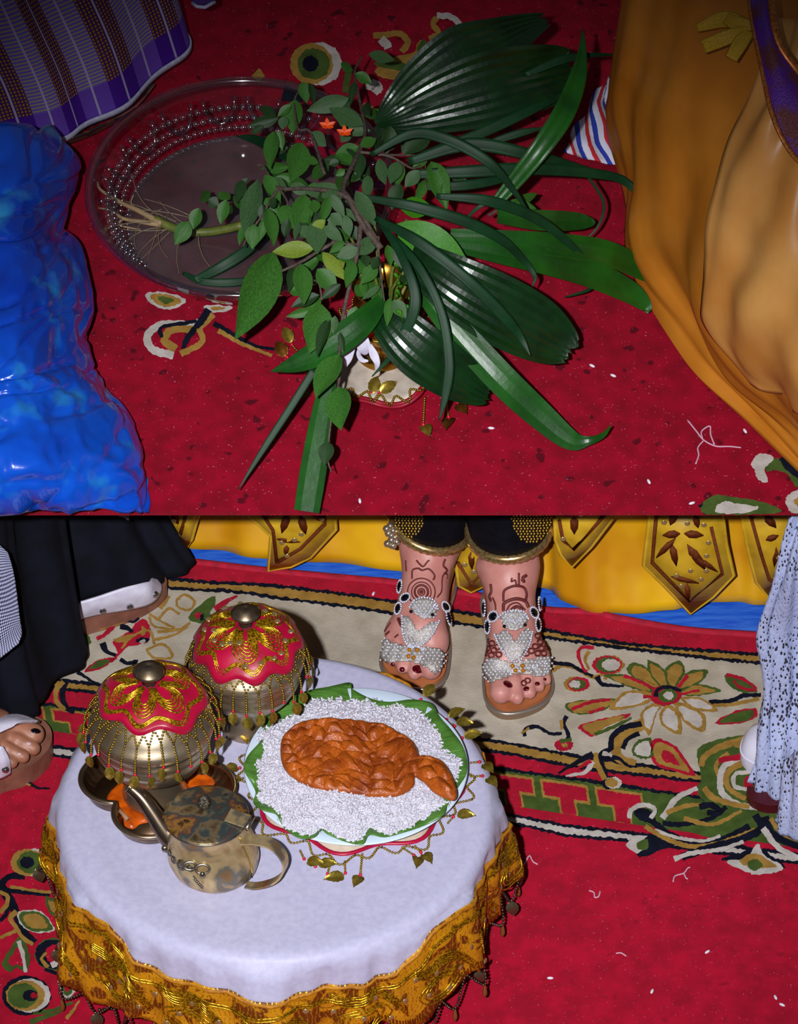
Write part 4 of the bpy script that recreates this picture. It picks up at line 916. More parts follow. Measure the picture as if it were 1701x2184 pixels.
# ================================================================ yellow dais curtain with embroidered tabs
def PY(px, py, y, F=L):
    d = F.R @ ray(px, py); return F.c + d * ((y - F.c.y) / d.y)
YSATIN = M('yellow_satin', (226, 176, 20), 0.36, c2=(186, 126, 8), scale=7, detail=3, bump=.25, bscale=14, sheen=.03, coat=.1)
OLIVE = M('olive_satin', (206, 166, 38), 0.42, c2=(176, 136, 22), scale=30, bump=.2, bscale=60, sheen=.02)
BROWNT = M('brown_chain_stitch', (122, 56, 12), 0.45, .2, c2=(96, 40, 6), scale=300, bump=.6, bscale=900)
hem = [(300, 1164), (390, 1168), (480, 1178), (570, 1190), (700, 1202), (830, 1213), (930, 1230), (1040, 1240), (1130, 1248), (1180, 1268), (1240, 1296), (1310, 1311), (1400, 1302), (1470, 1292), (1560, 1282), (1620, 1288), (1700, 1300), (1790, 1310)]
hv = [P(x, y, .003) for x, y in hem]
T = Thing('dais_curtain', L, (0, hv[9].y, 0.0), 'yellow satin curtain with embroidered tabs hanging behind the sandalled feet', 'curtain')
rows = [[v, v + Vector((0, .040, .10)), v + Vector((0, .065, .28)), v + Vector((0, .065, .49))] for v in hv]
T.part('curtain_panel', shape(grid(rows, 8, 6, lambda u, v: .005 * math.sin(u * 46) * (1 - .3 * v) + .003 * math.sin(u * 95 + 2 * v))), YSATIN, solid=.002)
def tab(outline, ym, inner, leaves, lines):
    """five-sided embroidered tab with piped edge, standing off the curtain"""
    vs_ = [PY(x, y, ym) for x, y in outline]; n = len(vs_); c = sum(vs_, Vector()) / n
    mb = shape((vs_ + [c + Vector((0, -.006, 0))], [(i, (i + 1) % n, n) for i in range(n)]))
    tb = T.part('embroidered_tab', mb, OLIVE, solid=.004)
    T.part('tab_piping', shape(tube(vs_, .0030, 6, closed=True)), OLIVE, parent=tb)
    for ln in lines: T.part('chain_stitch', shape(tube([PY(x, y, ym - .0055) for x, y in ln], .0026, 6)), BROWNT, parent=tb)
    for (x0, y0), (x1, y1), w_ in leaves:
        a, b = PY(x0, y0, ym - .0065), PY(x1, y1, ym - .0065); d = b - a; s = d.cross(Vector((0, -1, 0))).normalized() * (w_ / 1690.0)
        pts = [a, a.lerp(b, .3) + s, a.lerp(b, .65) + s * .9, b, a.lerp(b, .65) - s * .9, a.lerp(b, .3) - s]
        T.part('stitched_leaf', shape((pts, [tuple(range(6))])), BROWNT, parent=tb, solid=.002)
    for x, y in inner: T.inst('sequin', SEQ, Matrix.Translation(PY(x, y, ym - .0085)) @ Matrix.Rotation(math.pi / 2, 4, 'X'), parent=tb)
ya = lambda x: float(np.interp(x, [p[0] for p in hem], [v.y for v in hv])) - .020
tab([(528, 1075), (532, 1100), (578, 1142), (572, 1216), (620, 1208), (662, 1188), (716, 1128), (714, 1075)], ya(620), [(600, 1158), (628, 1152), (642, 1140), (612, 1186), (686, 1108)], [((614, 1095), (600, 1138), 9), ((640, 1100), (652, 1140), 9), ((565, 1102), (602, 1094), 7), ((612, 1162), (608, 1184), 6), ((590, 1150), (640, 1156), 6), ((668, 1098), (690, 1112), 6)], [[(556, 1092), (582, 1130), (590, 1200)], [(590, 1200), (640, 1170), (692, 1118), (694, 1090)]])
tab([(345, 1075), (395, 1172), (408, 1150), (424, 1092), (424, 1075)], ya(390), [(378, 1142), (370, 1112)], [((368, 1095), (380, 1118), 8)], [[(398, 1092), (384, 1140)]])
tab([(985, 1075), (985, 1135), (972, 1200), (978, 1248), (1004, 1262), (1030, 1250), (1040, 1200), (1034, 1130), (1034, 1075)], ya(1005) - .012, [(990, 1205), (1010, 1220)], [((1004, 1175), (1006, 1215), 7), ((1004, 1100), (1000, 1130), 7)], [[(976, 1200), (1005, 1246), (1036, 1212)]])
tab([(1180, 1075), (1184, 1150), (1196, 1182), (1219, 1208), (1260, 1165), (1318, 1088), (1322, 1075)], ya(1240), [(1200, 1150), (1238, 1098)], [((1224, 1100), (1224, 1140), 9), ((1200, 1100), (1262, 1096), 6)], [[(1192, 1110), (1200, 1152), (1222, 1172), (1300, 1086)]])
tab([(1388, 1075), (1384, 1110), (1372, 1205), (1420, 1252), (1472, 1308), (1520, 1272), (1564, 1226), (1548, 1160), (1538, 1075)], ya(1470), [(1415, 1115), (1465, 1117), (1500, 1120), (1510, 1158), (1506, 1186), (1472, 1218), (1505, 1218), (1494, 1236), (1452, 1250), (1442, 1228)],
    [((1440, 1095), (1428, 1120), 8), ((1450, 1138), (1412, 1142), 10), ((1458, 1138), (1500, 1142), 10), ((1440, 1148), (1398, 1190), 7), ((1432, 1160), (1442, 1208), 8), ((1464, 1160), (1506, 1218), 10), ((1486, 1190), (1530, 1220), 6), ((1430, 1230), (1490, 1244), 6), ((1464, 1244), (1468, 1280), 6), ((1482, 1100), (1488, 1126), 7)], [[(1400, 1085), (1394, 1150), (1390, 1200), (1470, 1282), (1540, 1224), (1516, 1125)]])
tab([(1578, 1075), (1592, 1160), (1612, 1240), (1644, 1278), (1672, 1230), (1700, 1150), (1720, 1075)], ya(1650), [(1655, 1222), (1660, 1190)], [((1630, 1100), (1655, 1126), 9), ((1632, 1152), (1660, 1142), 8), ((1655, 1165), (1650, 1210), 6)], [[(1600, 1100), (1622, 1180), (1640, 1236), (1664, 1250)]])

# ================================================================ feet
from mathutils.bvhtree import BVHTree
SKIN = M('skin', (196, 136, 126), 0.45, c2=(180, 116, 108), scale=40, bump=.08, bscale=500, sss=.12)
SKIN2 = M('skin_tan', (166, 112, 88), 0.45, c2=(146, 94, 72), scale=40, bump=.08, bscale=500, sss=.1)
def foot_sdf(sgn, legtop, tall=True):
    def f(X, Y, Z):
        X = X * sgn
        c = sd_cap(X, Y, Z, (0, .195, .036), (0, .06, .024), .029, .026, (1.10, 1, 1))
        c = smin(c, sd_cap(X, Y, Z, (-.022, .044, .020), (.024, .058, .018), .021, .018), .016)
        c = smin(c, sd_cap(X, Y, Z, (0, .158, .082), (-.004, .062, .032), .030, .022, (1.12, 1, 1)), .022)
        if tall:
            c = smin(c, sd_cap(X, Y, Z, (0, .168, .080), (0, .176, legtop), .031, .040), .03)
            c = smin(c, sd_cap(X, Y, Z, (-.031, .168, .078), (-.031, .168, .080), .008, .008), .012)
            c = smin(c, sd_cap(X, Y, Z, (.030, .172, .070), (.030, .172, .072), .008, .008), .012)
        c = smin(c, sd_cap(X, Y, Z, (-.024, .040, .018), (-.026, .002, .0135), .0138, .0140), .006)
        for x0, x1, y1, r in ((-.007, -.0065, -.004, .0090), (.0095, .0105, .004, .0084), (.0215, .0235, .014, .0076), (.031, .034, .025, .0068)):
            c2 = sd_cap(X, Y, Z, (x0, .048, .021), (x0 * .5 + x1 * .5, y1 + .020, .0175), r * .95, r * .95)
            c2 = smin(c2, sd_cap(X, Y, Z, (x0 * .5 + x1 * .5, y1 + .020, .0175), (x1, y1, .0090), r * .95, r), .004)
            c = smin(c, c2, .0035)
        return c
    return f
def foot_mesh(o, rz, sgn, legtop, tall=True, n=150):
    V, Fc = surface_nets(foot_sdf(sgn, legtop, tall), (-.062, -.024, -.012), (.062, .236, legtop), n if tall else 110)
    Rm = Matrix.Rotation(rz, 3, 'Z'); V = [o + Rm @ v for v in V]
    if sgn < 0: pass
    return V, Fc, Rm
def caster(V, Fc):
    b = BVHTree.FromPolygons(V, Fc)
    def cast(px, py, off=0.0):
        d = ray(px, py).normalized(); h = b.ray_cast(CAM, d)
        if h[0] is None:
            return None
        n = h[1] if h[1].dot(d) < 0 else -h[1]
        return h[0] + n * off, n
    return cast
def patch(cast, poly, off, step=4.0):
    """sheet of cells lying on a surface, inside a pixel outline"""
    xs = [p[0] for p in poly]; ys = [p[1] for p in poly]; V = []; Fc = []; idx = {}
    def vid(i, j):
        if (i, j) not in idx:
            h = cast(min(xs) + i * step, min(ys) + j * step, off)
            if h is None: return None
            idx[(i, j)] = len(V); V.append(h[0])
        return idx[(i, j)]
    for i in range(int((max(xs) - min(xs)) / step) + 1):
        for j in range(int((max(ys) - min(ys)) / step) + 1):
            if pin((min(xs) + (i + .5) * step, min(ys) + (j + .5) * step), poly):
                q = [vid(i, j), vid(i, j + 1), vid(i + 1, j + 1), vid(i + 1, j)]
                if None not in q and max((V[q[k]] - V[q[k - 1]]).length for k in range(4)) < .015: Fc.append(tuple(q))
    return V, Fc
def on_line(cast, pix, off, step=4.0, closed=False):
    a = cr(pix, 8, closed); out = []
    for p_ in a:
        h = cast(p_[0], p_[1], off)
        if h: out.append(h[0])
    return out
STRAP = M('silver_strap', (190, 184, 178), .4, .3, c2=(136, 124, 114), scale=500, bump=.3, bscale=800)
CRYS = M('rhinestone', (240, 240, 248), .14, .45, c2=(196, 204, 230), scale=900)
JET = M('jet_stone', (10, 10, 18), .08, coat=.5)
AMBER = M('amber_stone', (190, 120, 30), .1, .4)
HENNA = M('henna', (92, 28, 26), .6)
NAIL = M('dark_red_polish', (74, 6, 16), .12, coat=.6)
VELVET = M('black_velvet', (14, 14, 24), .7, c2=(8, 8, 14), scale=60, spec=.12, bump=.2, bscale=200)
ROPE = M('gold_rope', (226, 196, 140), .24, .85, c2=(176, 136, 76), scale=300)
INSOLE = M('tan_insole', (176, 106, 66), .45, c2=(156, 90, 52), scale=30)
SOLE = M('shoe_sole', (128, 104, 84), .4, .3)
bride = Thing('person', L, P(985, 1330, 0), 'standing person in black velvet trousers, hennaed feet in rhinestone sandals', 'person')
def sandal_foot(org, rz, sgn, ringz, tiltx, tilty, D, legtop=.47):
    o = P(*org); V, Fc, Rm = foot_mesh(o, rz, sgn, legtop)
    bride.part('hennaed_foot', shape((V, Fc)), SKIN)
    cast = caster(V, Fc)
    # sole: rounded foot outline
    out = [(-.044 * sgn, .03), (-.042 * sgn, .004), (-.026 * sgn, -.015), (.002 * sgn, -.014), (.030 * sgn, .002), (.042 * sgn, .028), (.040 * sgn, .07), (.030 * sgn, .13), (.030 * sgn, .20), (0, .232), (-.030 * sgn, .20), (-.030 * sgn, .12), (-.040 * sgn, .07)]
    a = cr(out, 5, True); n = len(a)
    def slab(z0, z1, m, name, f=1.0, par=None):
        vs_ = [o + Rm @ Vector((p[0] * f, p[1] if f == 1 else .1 + (p[1] - .1) * f, z)) for z in (z1, z0) for p in a]
        return bride.part(name, shape((vs_, [tuple(range(n)), tuple(range(2 * n - 1, n - 1, -1))] + [(i, n + i, n + (i + 1) % n, (i + 1) % n) for i in range(n)])), m, parent=par, smooth=False)
    san = slab(-o.z + .0005, -.006, SOLE, 'sandal')
    slab(-.0062, -.0015, INSOLE, 'insole', .96, san)
    bride.part('sole_edge', shape(tube([o + Rm @ Vector((p[0] * 1.01, p[1], -.006)) for p in a], .0022, 6, closed=True)), M('edge_silver', (186, 176, 168), .3, .8), parent=san)
    # straps
    for poly in D['straps']:
        vf = patch(cast, poly, .0030)
        if vf[1]: bride.part('strap', shape(vf), STRAP, parent=san, solid=.002)
    st = MB()
    for poly in D['straps']:
        xs = [p[0] for p in poly]; ys = [p[1] for p in poly]
        for i in range(int((max(xs) - min(xs)) / 7.2) + 1):
            for j in range(int((max(ys) - min(ys)) / 6.6) + 1):
                q = (min(xs) + i * 7.2 + (3.6 if j % 2 else 0), min(ys) + j * 6.6)
                if pin(q, poly):
                    h = cast(*q, .0046)
                    if h: st.add(ball(h[0], .0015, 6, 4))
    for ln, cl_ in D['rows']:
        pts = on_line(cast, ln, .0052, closed=cl_)
        if len(pts) > 1: bead_row(st, pts, .0017)
    bride.part('rhinestones', st, CRYS, parent=san, kind='stuff')
    for x, y, l, w_, ang in D['gems']:
        h = cast(x, y, .0062)
        if not h: continue
        u = Vector((math.cos(ang), 0, -math.sin(ang))); nn = h[1]; u = (u - nn * u.dot(nn)).normalized(); v = nn.cross(u); R3 = Matrix((u, v, nn)).transposed()
        bride.part('jet_gem', shape(ball(h[0], 1.0, 10, 7, (l, w_, .0025), R3)), JET, parent=san)
        if l == w_: continue
        st = MB()
        for k in range(16):
            t_ = 2 * math.pi * k / 16; st.add(ball(h[0] + u * (l + .0012) * math.cos(t_) + v * (w_ + .0012) * math.sin(t_), .0015, 6, 4))
        bride.part('gem_setting', st, CRYS, parent=san)
    for x, y in D['amber']:
        h = cast(x, y, .0062)
        if h: bride.part('amber_gem', shape(ball(h[0], .0030, 8, 6)), AMBER, parent=san)
    for x, y, rx, ry in D['nails']:
        h = cast(x, y, .0006)
        if not h: continue
        u = Vector((1, 0, 0)); nn = (h[1] + Vector((0, 0, .5))).normalized(); u = (u - nn * u.dot(nn)).normalized(); v = nn.cross(u)
        bride.part('toenail', shape(ball(h[0], 1.0, 12, 6, (rx, ry, .0015), Matrix((u, v, nn)).transposed())), NAIL)
    for ln, w_, cl_ in D['henna']:
        pts = on_line(cast, ln, .0002, closed=cl_)
        if len(pts) > 2: bride.part('henna_line', shape(tube(pts, w_ / 2500.0, 5, closed=cl_ and len(pts) > 20)), HENNA)
    # trouser leg with gold rope hem and bead panel
    ax = o + Rm @ Vector((0, .174, 0)); c0 = Vector((ax.x, ax.y, ringz)); Rt = Matrix.Rotation(tiltx, 3, 'X') @ Matrix.Rotation(tilty, 3, 'Y')
    tv, tf = [], []; nseg = 40; lv = [(0, .0475, 1.0), (.02, .052, .8), (.06, .053, .5), (.14, .056, .15), (.30, .060, 0.0)]
    for z, r, k in lv:
        for i in range(nseg):
            t_ = 2 * math.pi * i / nseg; v = Vector((r * math.cos(t_), r * math.sin(t_), 0)); v = v.lerp(Rt @ v, k); tv.append(c0 + v + Vector((0, 0, z)))
    for j in range(len(lv) - 1):
        for i in range(nseg): tf.append((j * nseg + i, j * nseg + (i + 1) % nseg, (j + 1) * nseg + (i + 1) % nseg, (j + 1) * nseg + i))
    tr = bride.part('trouser_leg', shape((tv, tf)), VELVET, solid=.004)
    ring = [c0 + Rt @ Vector((.050 * math.cos(t_), .050 * math.sin(t_), 0)) for t_ in np.linspace(0, 2 * math.pi, 81)[:-1]]
    rad = [.0064 + .0011 * (i % 2) for i in range(80)]
    bride.part('rope_hem', shape(tube(ring, rad, 8, closed=True)), ROPE, parent=tr)
    tc_ = caster(tv, tf); mb = MB()
    for i in range(40):
        for j in range(26):
            q = (D['panel'][0][0] - 10 + i * 6.5 + (j % 2) * 2, 1062 + j * 5.6)
            if pin(q, D['panel']):
                h = tc_(*q, .0036)
                if h: mb.add(ball(h[0], .0017, 5, 4))
    bride.part('gold_beadwork', mb, M('gold_beadwork', (206, 164, 66), .3, .8), parent=tr, kind='stuff')
    for x, y in D['brooch']:
        h = PY(x, y, ring[0].y - .03)
        bride.part('brooch_stone', shape(ball(h, .0050, 8, 6)), M('brooch', (206, 190, 170), .2, .85), parent=tr)
k5 = cv(770, 1092, 3.78)
def circ(cx, cy, rx, ry, n=14): return [(cx + rx * math.cos(t_), cy + ry * math.sin(t_)) for t_ in np.linspace(0, 2 * math.pi, n)[:-1]]
D = dict(
    straps=[k5((130, 1000), (180, 1005), (260, 1060), (350, 1090), (420, 1100), (520, 1095), (610, 1105), (680, 1165), (640, 1250), (590, 1300), (560, 1275), (480, 1230), (400, 1215), (340, 1205), (220, 1210), (130, 1220), (110, 1150)),
            k5((345, 850), (400, 860), (430, 920), (470, 960), (540, 900), (610, 890), (590, 970), (530, 1050), (450, 1100), (390, 1090), (345, 990)), k5((410, 740), (470, 710), (560, 715), (610, 760), (580, 860), (500, 870), (420, 820))],
    rows=[(k5((400, 780), (440, 720), (510, 700), (570, 720), (600, 790)), False), (k5((345, 850), (350, 980), (400, 1090), (450, 1100), (560, 1000), (610, 890)), False), (k5((440, 770), (510, 850), (580, 760)), False)],
    gems=[(*k5((285, 640))[0], .0042, .0075, 0), (*k5((340, 610))[0], .0040, .0075, 0.2), (*k5((262, 750))[0], .0070, .0045, .5), (*k5((375, 705))[0], .0065, .0048, .2), (*k5((320, 795))[0], .0045, .0075, 0), (*k5((715, 690))[0], .0040, .0080, 0), (*k5((650, 770))[0], .0072, .0050, .2), (*k5((670, 860))[0], .0045, .0085, -.3), (*k5((410, 820))[0], .0024, .0024, 0), (*k5((560, 845))[0], .0024, .0024, 0)],
    amber=k5((380, 1125), (452, 1138), (430, 1190), (365, 1175)),
    nails=[(*k5((455, 1268))[0], .0075, .0062), (*k5((330, 1268))[0], .0036, .0034), (*k5((255, 1225))[0], .0030, .0026)],
    henna=[(k5(*circ(485, 645, 110, 110)), 2.6, True), (k5(*circ(485, 645, 78, 80)), 2.2, True), (k5(*circ(485, 645, 54, 55)), 4, True), (k5(*circ(485, 645, 28, 28)), 2.5, True), (k5(*circ(485, 645, 10, 10, 7)), 4, True), (k5((410, 540), (415, 470), (460, 455), (490, 470), (545, 460), (590, 510), (580, 550)), 3.5, False), (k5((445, 390), (470, 420), (500, 440), (535, 400), (550, 390)), 3, False), (k5((610, 690), (645, 640), (650, 560), (660, 510), (690, 500), (690, 540)), 2.5, False), (k5((675, 380), (660, 430), (690, 470), (665, 500)), 4, False), (k5((190, 960), (240, 890)), 3, False), (k5((200, 990), (230, 960)), 4, False), (k5((270, 1010), (300, 985)), 3, False), (k5((300, 860), (330, 920), (350, 900)), 6, False), (k5((360, 390), (365, 480)), 3, False)],
    panel=[(845, 1060), (905, 1060), (905, 1112), (892, 1135), (878, 1148), (852, 1138), (845, 1110)], brooch=[(824, 1128), (832, 1122), (838, 1132), (828, 1138), (842, 1146), (834, 1152), (826, 1160), (838, 1164), (846, 1156), (834, 1142)])
sandal_foot((874, 1441, .017), math.radians(-9), -1, .125, .08, math.radians(14), D)
D = dict(
    straps=[k5((980, 1250), (1030, 1190), (1100, 1180), (1160, 1200), (1240, 1210), (1330, 1180), (1440, 1170), (1540, 1150), (1550, 1210), (1510, 1320), (1440, 1330), (1340, 1320), (1240, 1320), (1170, 1340), (1050, 1380), (1000, 1330)),
            k5((1100, 1000), (1160, 960), (1210, 1000), (1240, 1060), (1270, 1000), (1330, 930), (1360, 990), (1330, 1090), (1270, 1190), (1210, 1200), (1150, 1130)), k5((1130, 850), (1180, 810), (1290, 810), (1330, 850), (1310, 930), (1240, 970), (1160, 940))],
    rows=[(k5((1110, 870), (1160, 820), (1240, 800), (1300, 820), (1330, 870)), False), (k5((1095, 1000), (1130, 1100), (1200, 1190), (1270, 1190), (1340, 1080), (1360, 980)), False), (k5((1170, 850), (1240, 900), (1300, 840)), False)],
    gems=[(*k5((1025, 775))[0], .0050, .0090, 0), (*k5((975, 815))[0], .0030, .0060, 0), (*k5((1085, 850))[0], .0070, .0055, .1), (*k5((1050, 930))[0], .0052, .0080, -.2), (*k5((990, 910))[0], .0030, .0070, 0), (*k5((1365, 820))[0], .0068, .0058, 0), (*k5((1400, 745))[0], .0040, .0080, 0), (*k5((1440, 790))[0], .0030, .0070, -.3), (*k5((1395, 920))[0], .0042, .0085, .2), (*k5((1445, 895))[0], .0034, .0070, .2), (*k5((1165, 935))[0], .0024, .0024, 0), (*k5((1305, 925))[0], .0024, .0024, 0)],
    amber=k5((1212, 1232), (1290, 1225), (1240, 1290), (1300, 1285)),
    nails=[(*k5((1180, 1390))[0], .0068, .0058), (*k5((1330, 1425))[0], .0042, .0036), (*k5((1418, 1385))[0], .0036, .0030), (*k5((1478, 1350))[0], .0024, .0022)],
    henna=[(k5((1145, 720), (1150, 640), (1200, 605), (1255, 595), (1310, 610), (1330, 660), (1325, 710)), 4.5, False), (k5((1145, 800), (1150, 740), (1200, 710), (1260, 700), (1320, 720), (1345, 770)), 6, False), (k5((1170, 800), (1200, 750), (1260, 735), (1320, 790)), 3, False), (k5((1200, 800), (1250, 765), (1300, 790)), 6, False), (k5((1215, 530), (1210, 560), (1240, 550), (1250, 590)), 3, False), (k5((1270, 490), (1270, 590)), 4, False), (k5((1290, 540), (1310, 560), (1300, 530), (1330, 510)), 6, False), (k5((1045, 580), (1050, 640), (1035, 680), (1050, 720)), 5, False), (k5((1060, 690), (1080, 740), (1085, 790)), 3, False)] +
          [(k5(*circ(x, y, 22, 20, 9)), 3.2, True) for x, y in ((1010, 1040), (1055, 1060), (1020, 1100), (1070, 1115), (1100, 1090), (1050, 1155), (1110, 1150), (1420, 1000), (1465, 1000), (1440, 1050), (1490, 1045), (1400, 1085), (1450, 1100), (1500, 1090), (1370, 1120), (1420, 1140), (1470, 1140), (1435, 960), (1330, 1140), (1310, 1380), (1340, 1360), (1000, 1140))],
    panel=[(1085, 1060), (1188, 1060), (1182, 1100), (1160, 1140), (1136, 1156), (1106, 1148), (1092, 1118)], brooch=[(1033, 1180), (1037, 1187), (1030, 1188)])
sandal_foot((1112, 1494, .017), math.radians(5), 1, .150, .10, math.radians(-5), D)

# ================================================================ person in the black gown, left
BLACK = M('black_cotton', (15, 17, 30), .85, c2=(10, 11, 20), scale=30, bump=.2, bscale=600, spec=.2)
def check_mat(name, ca, cb, n, m_):
    m = M(name, ca, .8, bump=.1, bscale=800); nt = m.node_tree; b = nt.nodes['Principled BSDF']; tc = nt.nodes.new('ShaderNodeTexCoord')
    mp = nt.nodes.new('ShaderNodeMapping'); mp.inputs['Scale'].default_value = (n, m_, 1); mp.inputs['Rotation'].default_value = (0, 0, .5)
    ck = nt.nodes.new('ShaderNodeTexChecker'); ck.inputs['Scale'].default_value = 1.0; ck.inputs['Color1'].default_value = rgb(ca); ck.inputs['Color2'].default_value = rgb(cb)
    nt.links.new(tc.outputs['UV'], mp.inputs['Vector']); nt.links.new(mp.outputs[0], ck.inputs['Vector']); nt.links.new(ck.outputs['Color'], b.inputs['Base Color']); return m
hound = check_mat('houndstooth', (176, 178, 214), (20, 22, 40), 64, 40)
T = Thing('person', L, P(60, 1500, 0), 'person in a black gown and white studded sandals at the left edge', 'person')
gh = [(-70, 1650, .03), (0, 1580, .03), (60, 1532, .03), (88, 1494, .03), (158, 1432, .025), (178, 1396, .03), (166, 1345, .05), (152, 1300, .06), (250, 1266, .045), (335, 1244, .03), (392, 1226, .02), (404, 1200, .02)]
rows = []
for i, (x, y, h) in enumerate(gh):
    b = P(x, y, h); k = max(0, (i - 5) / 6.0); rows.append([b, b + Vector((-.008 - .030 * k, .012, .08)), b + Vector((-.02 - .075 * k, .05, .22)), b + Vector((-.02 - .15 * k, .10, .42 - h))])
T.part('gown', shape(grid(rows, 8, 8, lambda u, v: .007 * math.sin(u * 34 + v * 2) * (1 - v * .4) + .004 * math.sin(u * 71 + 4 * v))), BLACK, solid=.003)
rows = [[P(-70, 1120, .36), P(-40, 1140, .345), P(-5, 1160, .33), P(16, 1178, .318)], [P(-70, 1200, .30), P(-30, 1205, .305), P(5, 1220, .30), P(30, 1230, .29)], [P(-70, 1300, .235), P(-30, 1300, .245), P(10, 1310, .24), P(42, 1318, .232)], [P(-70, 1400, .18), P(-40, 1395, .19), P(6, 1375, .20), P(46, 1350, .21)], [P(-70, 1440, .155), P(-40, 1425, .17), P(-6, 1408, .185), P(40, 1372, .20)]]
T.part('houndstooth_blouse', shape(grid(rows, 8, 8)), hound, solid=.003)
T.part('blouse_corner', shape(grid([[P(240, 1060, .25), P(285, 1060, .25)], [P(250, 1096, .215), P(276, 1092, .22)], [P(262, 1100, .21), P(274, 1110, .205)]], 4, 4)), hound, solid=.002)
WSTRAP = M('white_leather', (216, 212, 230), .45, c2=(200, 194, 214), scale=60, bump=.1, bscale=300)
BRSOLE = M('brown_sole', (134, 88, 72), .5, c2=(112, 70, 56), scale=40)
STUD = mesh_data('stud', shape(lathe([(.0046, 0), (.0044, .0016), (.0030, .0036), (.0001, .0044)], 14)), M('steel_stud', (190, 186, 184), .15, .95))
def slab_px(name, pix, z0, z1, m, par=None, n=5):
    a = cr(pix, n, True); c = [P(x, y, z1) for x, y in a]; k = len(c); vs_ = c + [Vector((v.x, v.y, z0)) for v in c]
    return T.part(name, shape((vs_, [tuple(range(k)), tuple(range(2 * k - 1, k - 1, -1))] + [(i, k + i, k + (i + 1) % k, (i + 1) % k) for i in range(k)])), m, parent=par, smooth=False)
s1 = slab_px('sandal', [(60, 1340), (150, 1330), (200, 1316), (285, 1290), (340, 1258), (356, 1238), (330, 1222), (240, 1230), (150, 1262), (60, 1300)], .0005, .028, BRSOLE)
rows = [[P(100, 1334, .030), P(158, 1322, .030), P(210, 1310, .030), (P(285, 1298, .030)), P(325, 1284, .030), P(343, 1258, .030), P(338, 1236, .032)], [P(100, 1310, .048), P(155, 1305, .048), P(205, 1294, .052), P(275, 1276, .056), P(314, 1264, .056), P(328, 1250, .05), P(330, 1236, .045)], [P(100, 1285, .06), P(155, 1286, .062), P(200, 1275, .068), P(262, 1254, .074), P(300, 1244, .070), P(318, 1240, .062), P(322, 1234, .055)]]
up = T.part('white_upper', shape(grid(rows, 6, 5)), WSTRAP, parent=s1, solid=.004)
for x, y in ((160, 1310), (219, 1302), (277, 1294), (331, 1268)): T.inst('stud', STUD, Matrix.Translation(P(x, y, .044)) @ Vector((.2, -.75, .6)).to_track_quat('Z', 'Y').to_matrix().to_4x4(), parent=s1)
s2 = slab_px('sandal', [(-60, 1672), (10, 1652), (60, 1636), (98, 1604), (111, 1574), (103, 1546), (70, 1524), (20, 1522), (-60, 1535)], .0005, .030, BRSOLE)
V, Fc, Rm = foot_mesh(P(62, 1614, .040), math.radians(76), -1, .12, False)
T.part('bare_foot', shape((V, Fc)), SKIN2); cast = caster(V, Fc)
for x, y, rx, ry, m in ((76, 1559, .0046, .0065, M('black_polish', (12, 10, 16), .1, coat=.6)), (61, 1586, .0030, .004, M('pale_nail', (206, 170, 164), .3)), (41, 1608, .0026, .0034, M('pale_nail', (206, 170, 164), .3)), (20, 1622, .0022, .003, M('pale_nail', (206, 170, 164), .3))):
    h = cast(x, y, .0006)
    if h: T.part('toenail', shape(ball(h[0], 1.0, 12, 6, (ry, rx, .0016), Matrix((Vector((1, 0, -.2)).normalized(), Vector((0, 1, 0)), Vector((.2, 0, 1)).normalized())).transposed())), m)
T.part('white_strap', shape(grid([[P(-40, 1580, .090), P(0, 1562, .092), P(24, 1552, .090)], [P(-30, 1550, .092), P(18, 1538, .092), P(46, 1540, .086)], [P(-20, 1530, .080), P(40, 1524, .072), P(86, 1540, .050)]], 5, 5)), WSTRAP, parent=s2, solid=.004)
T.part('white_strap', shape(grid([[P(-40, 1590, .072), P(-30, 1630, .055), P(-20, 1664, .031)], [P(-6, 1590, .086), P(4, 1630, .062), P(2, 1660, .031)], [P(6, 1592, .084), P(20, 1622, .062), P(22, 1650, .031)]], 5, 5)), WSTRAP, parent=s2, solid=.004)
T.inst('stud', STUD, Matrix.Translation(P(11, 1641, .054)) @ Vector((.3, -.7, .6)).to_track_quat('Z', 'Y').to_matrix().to_4x4(), parent=s2)

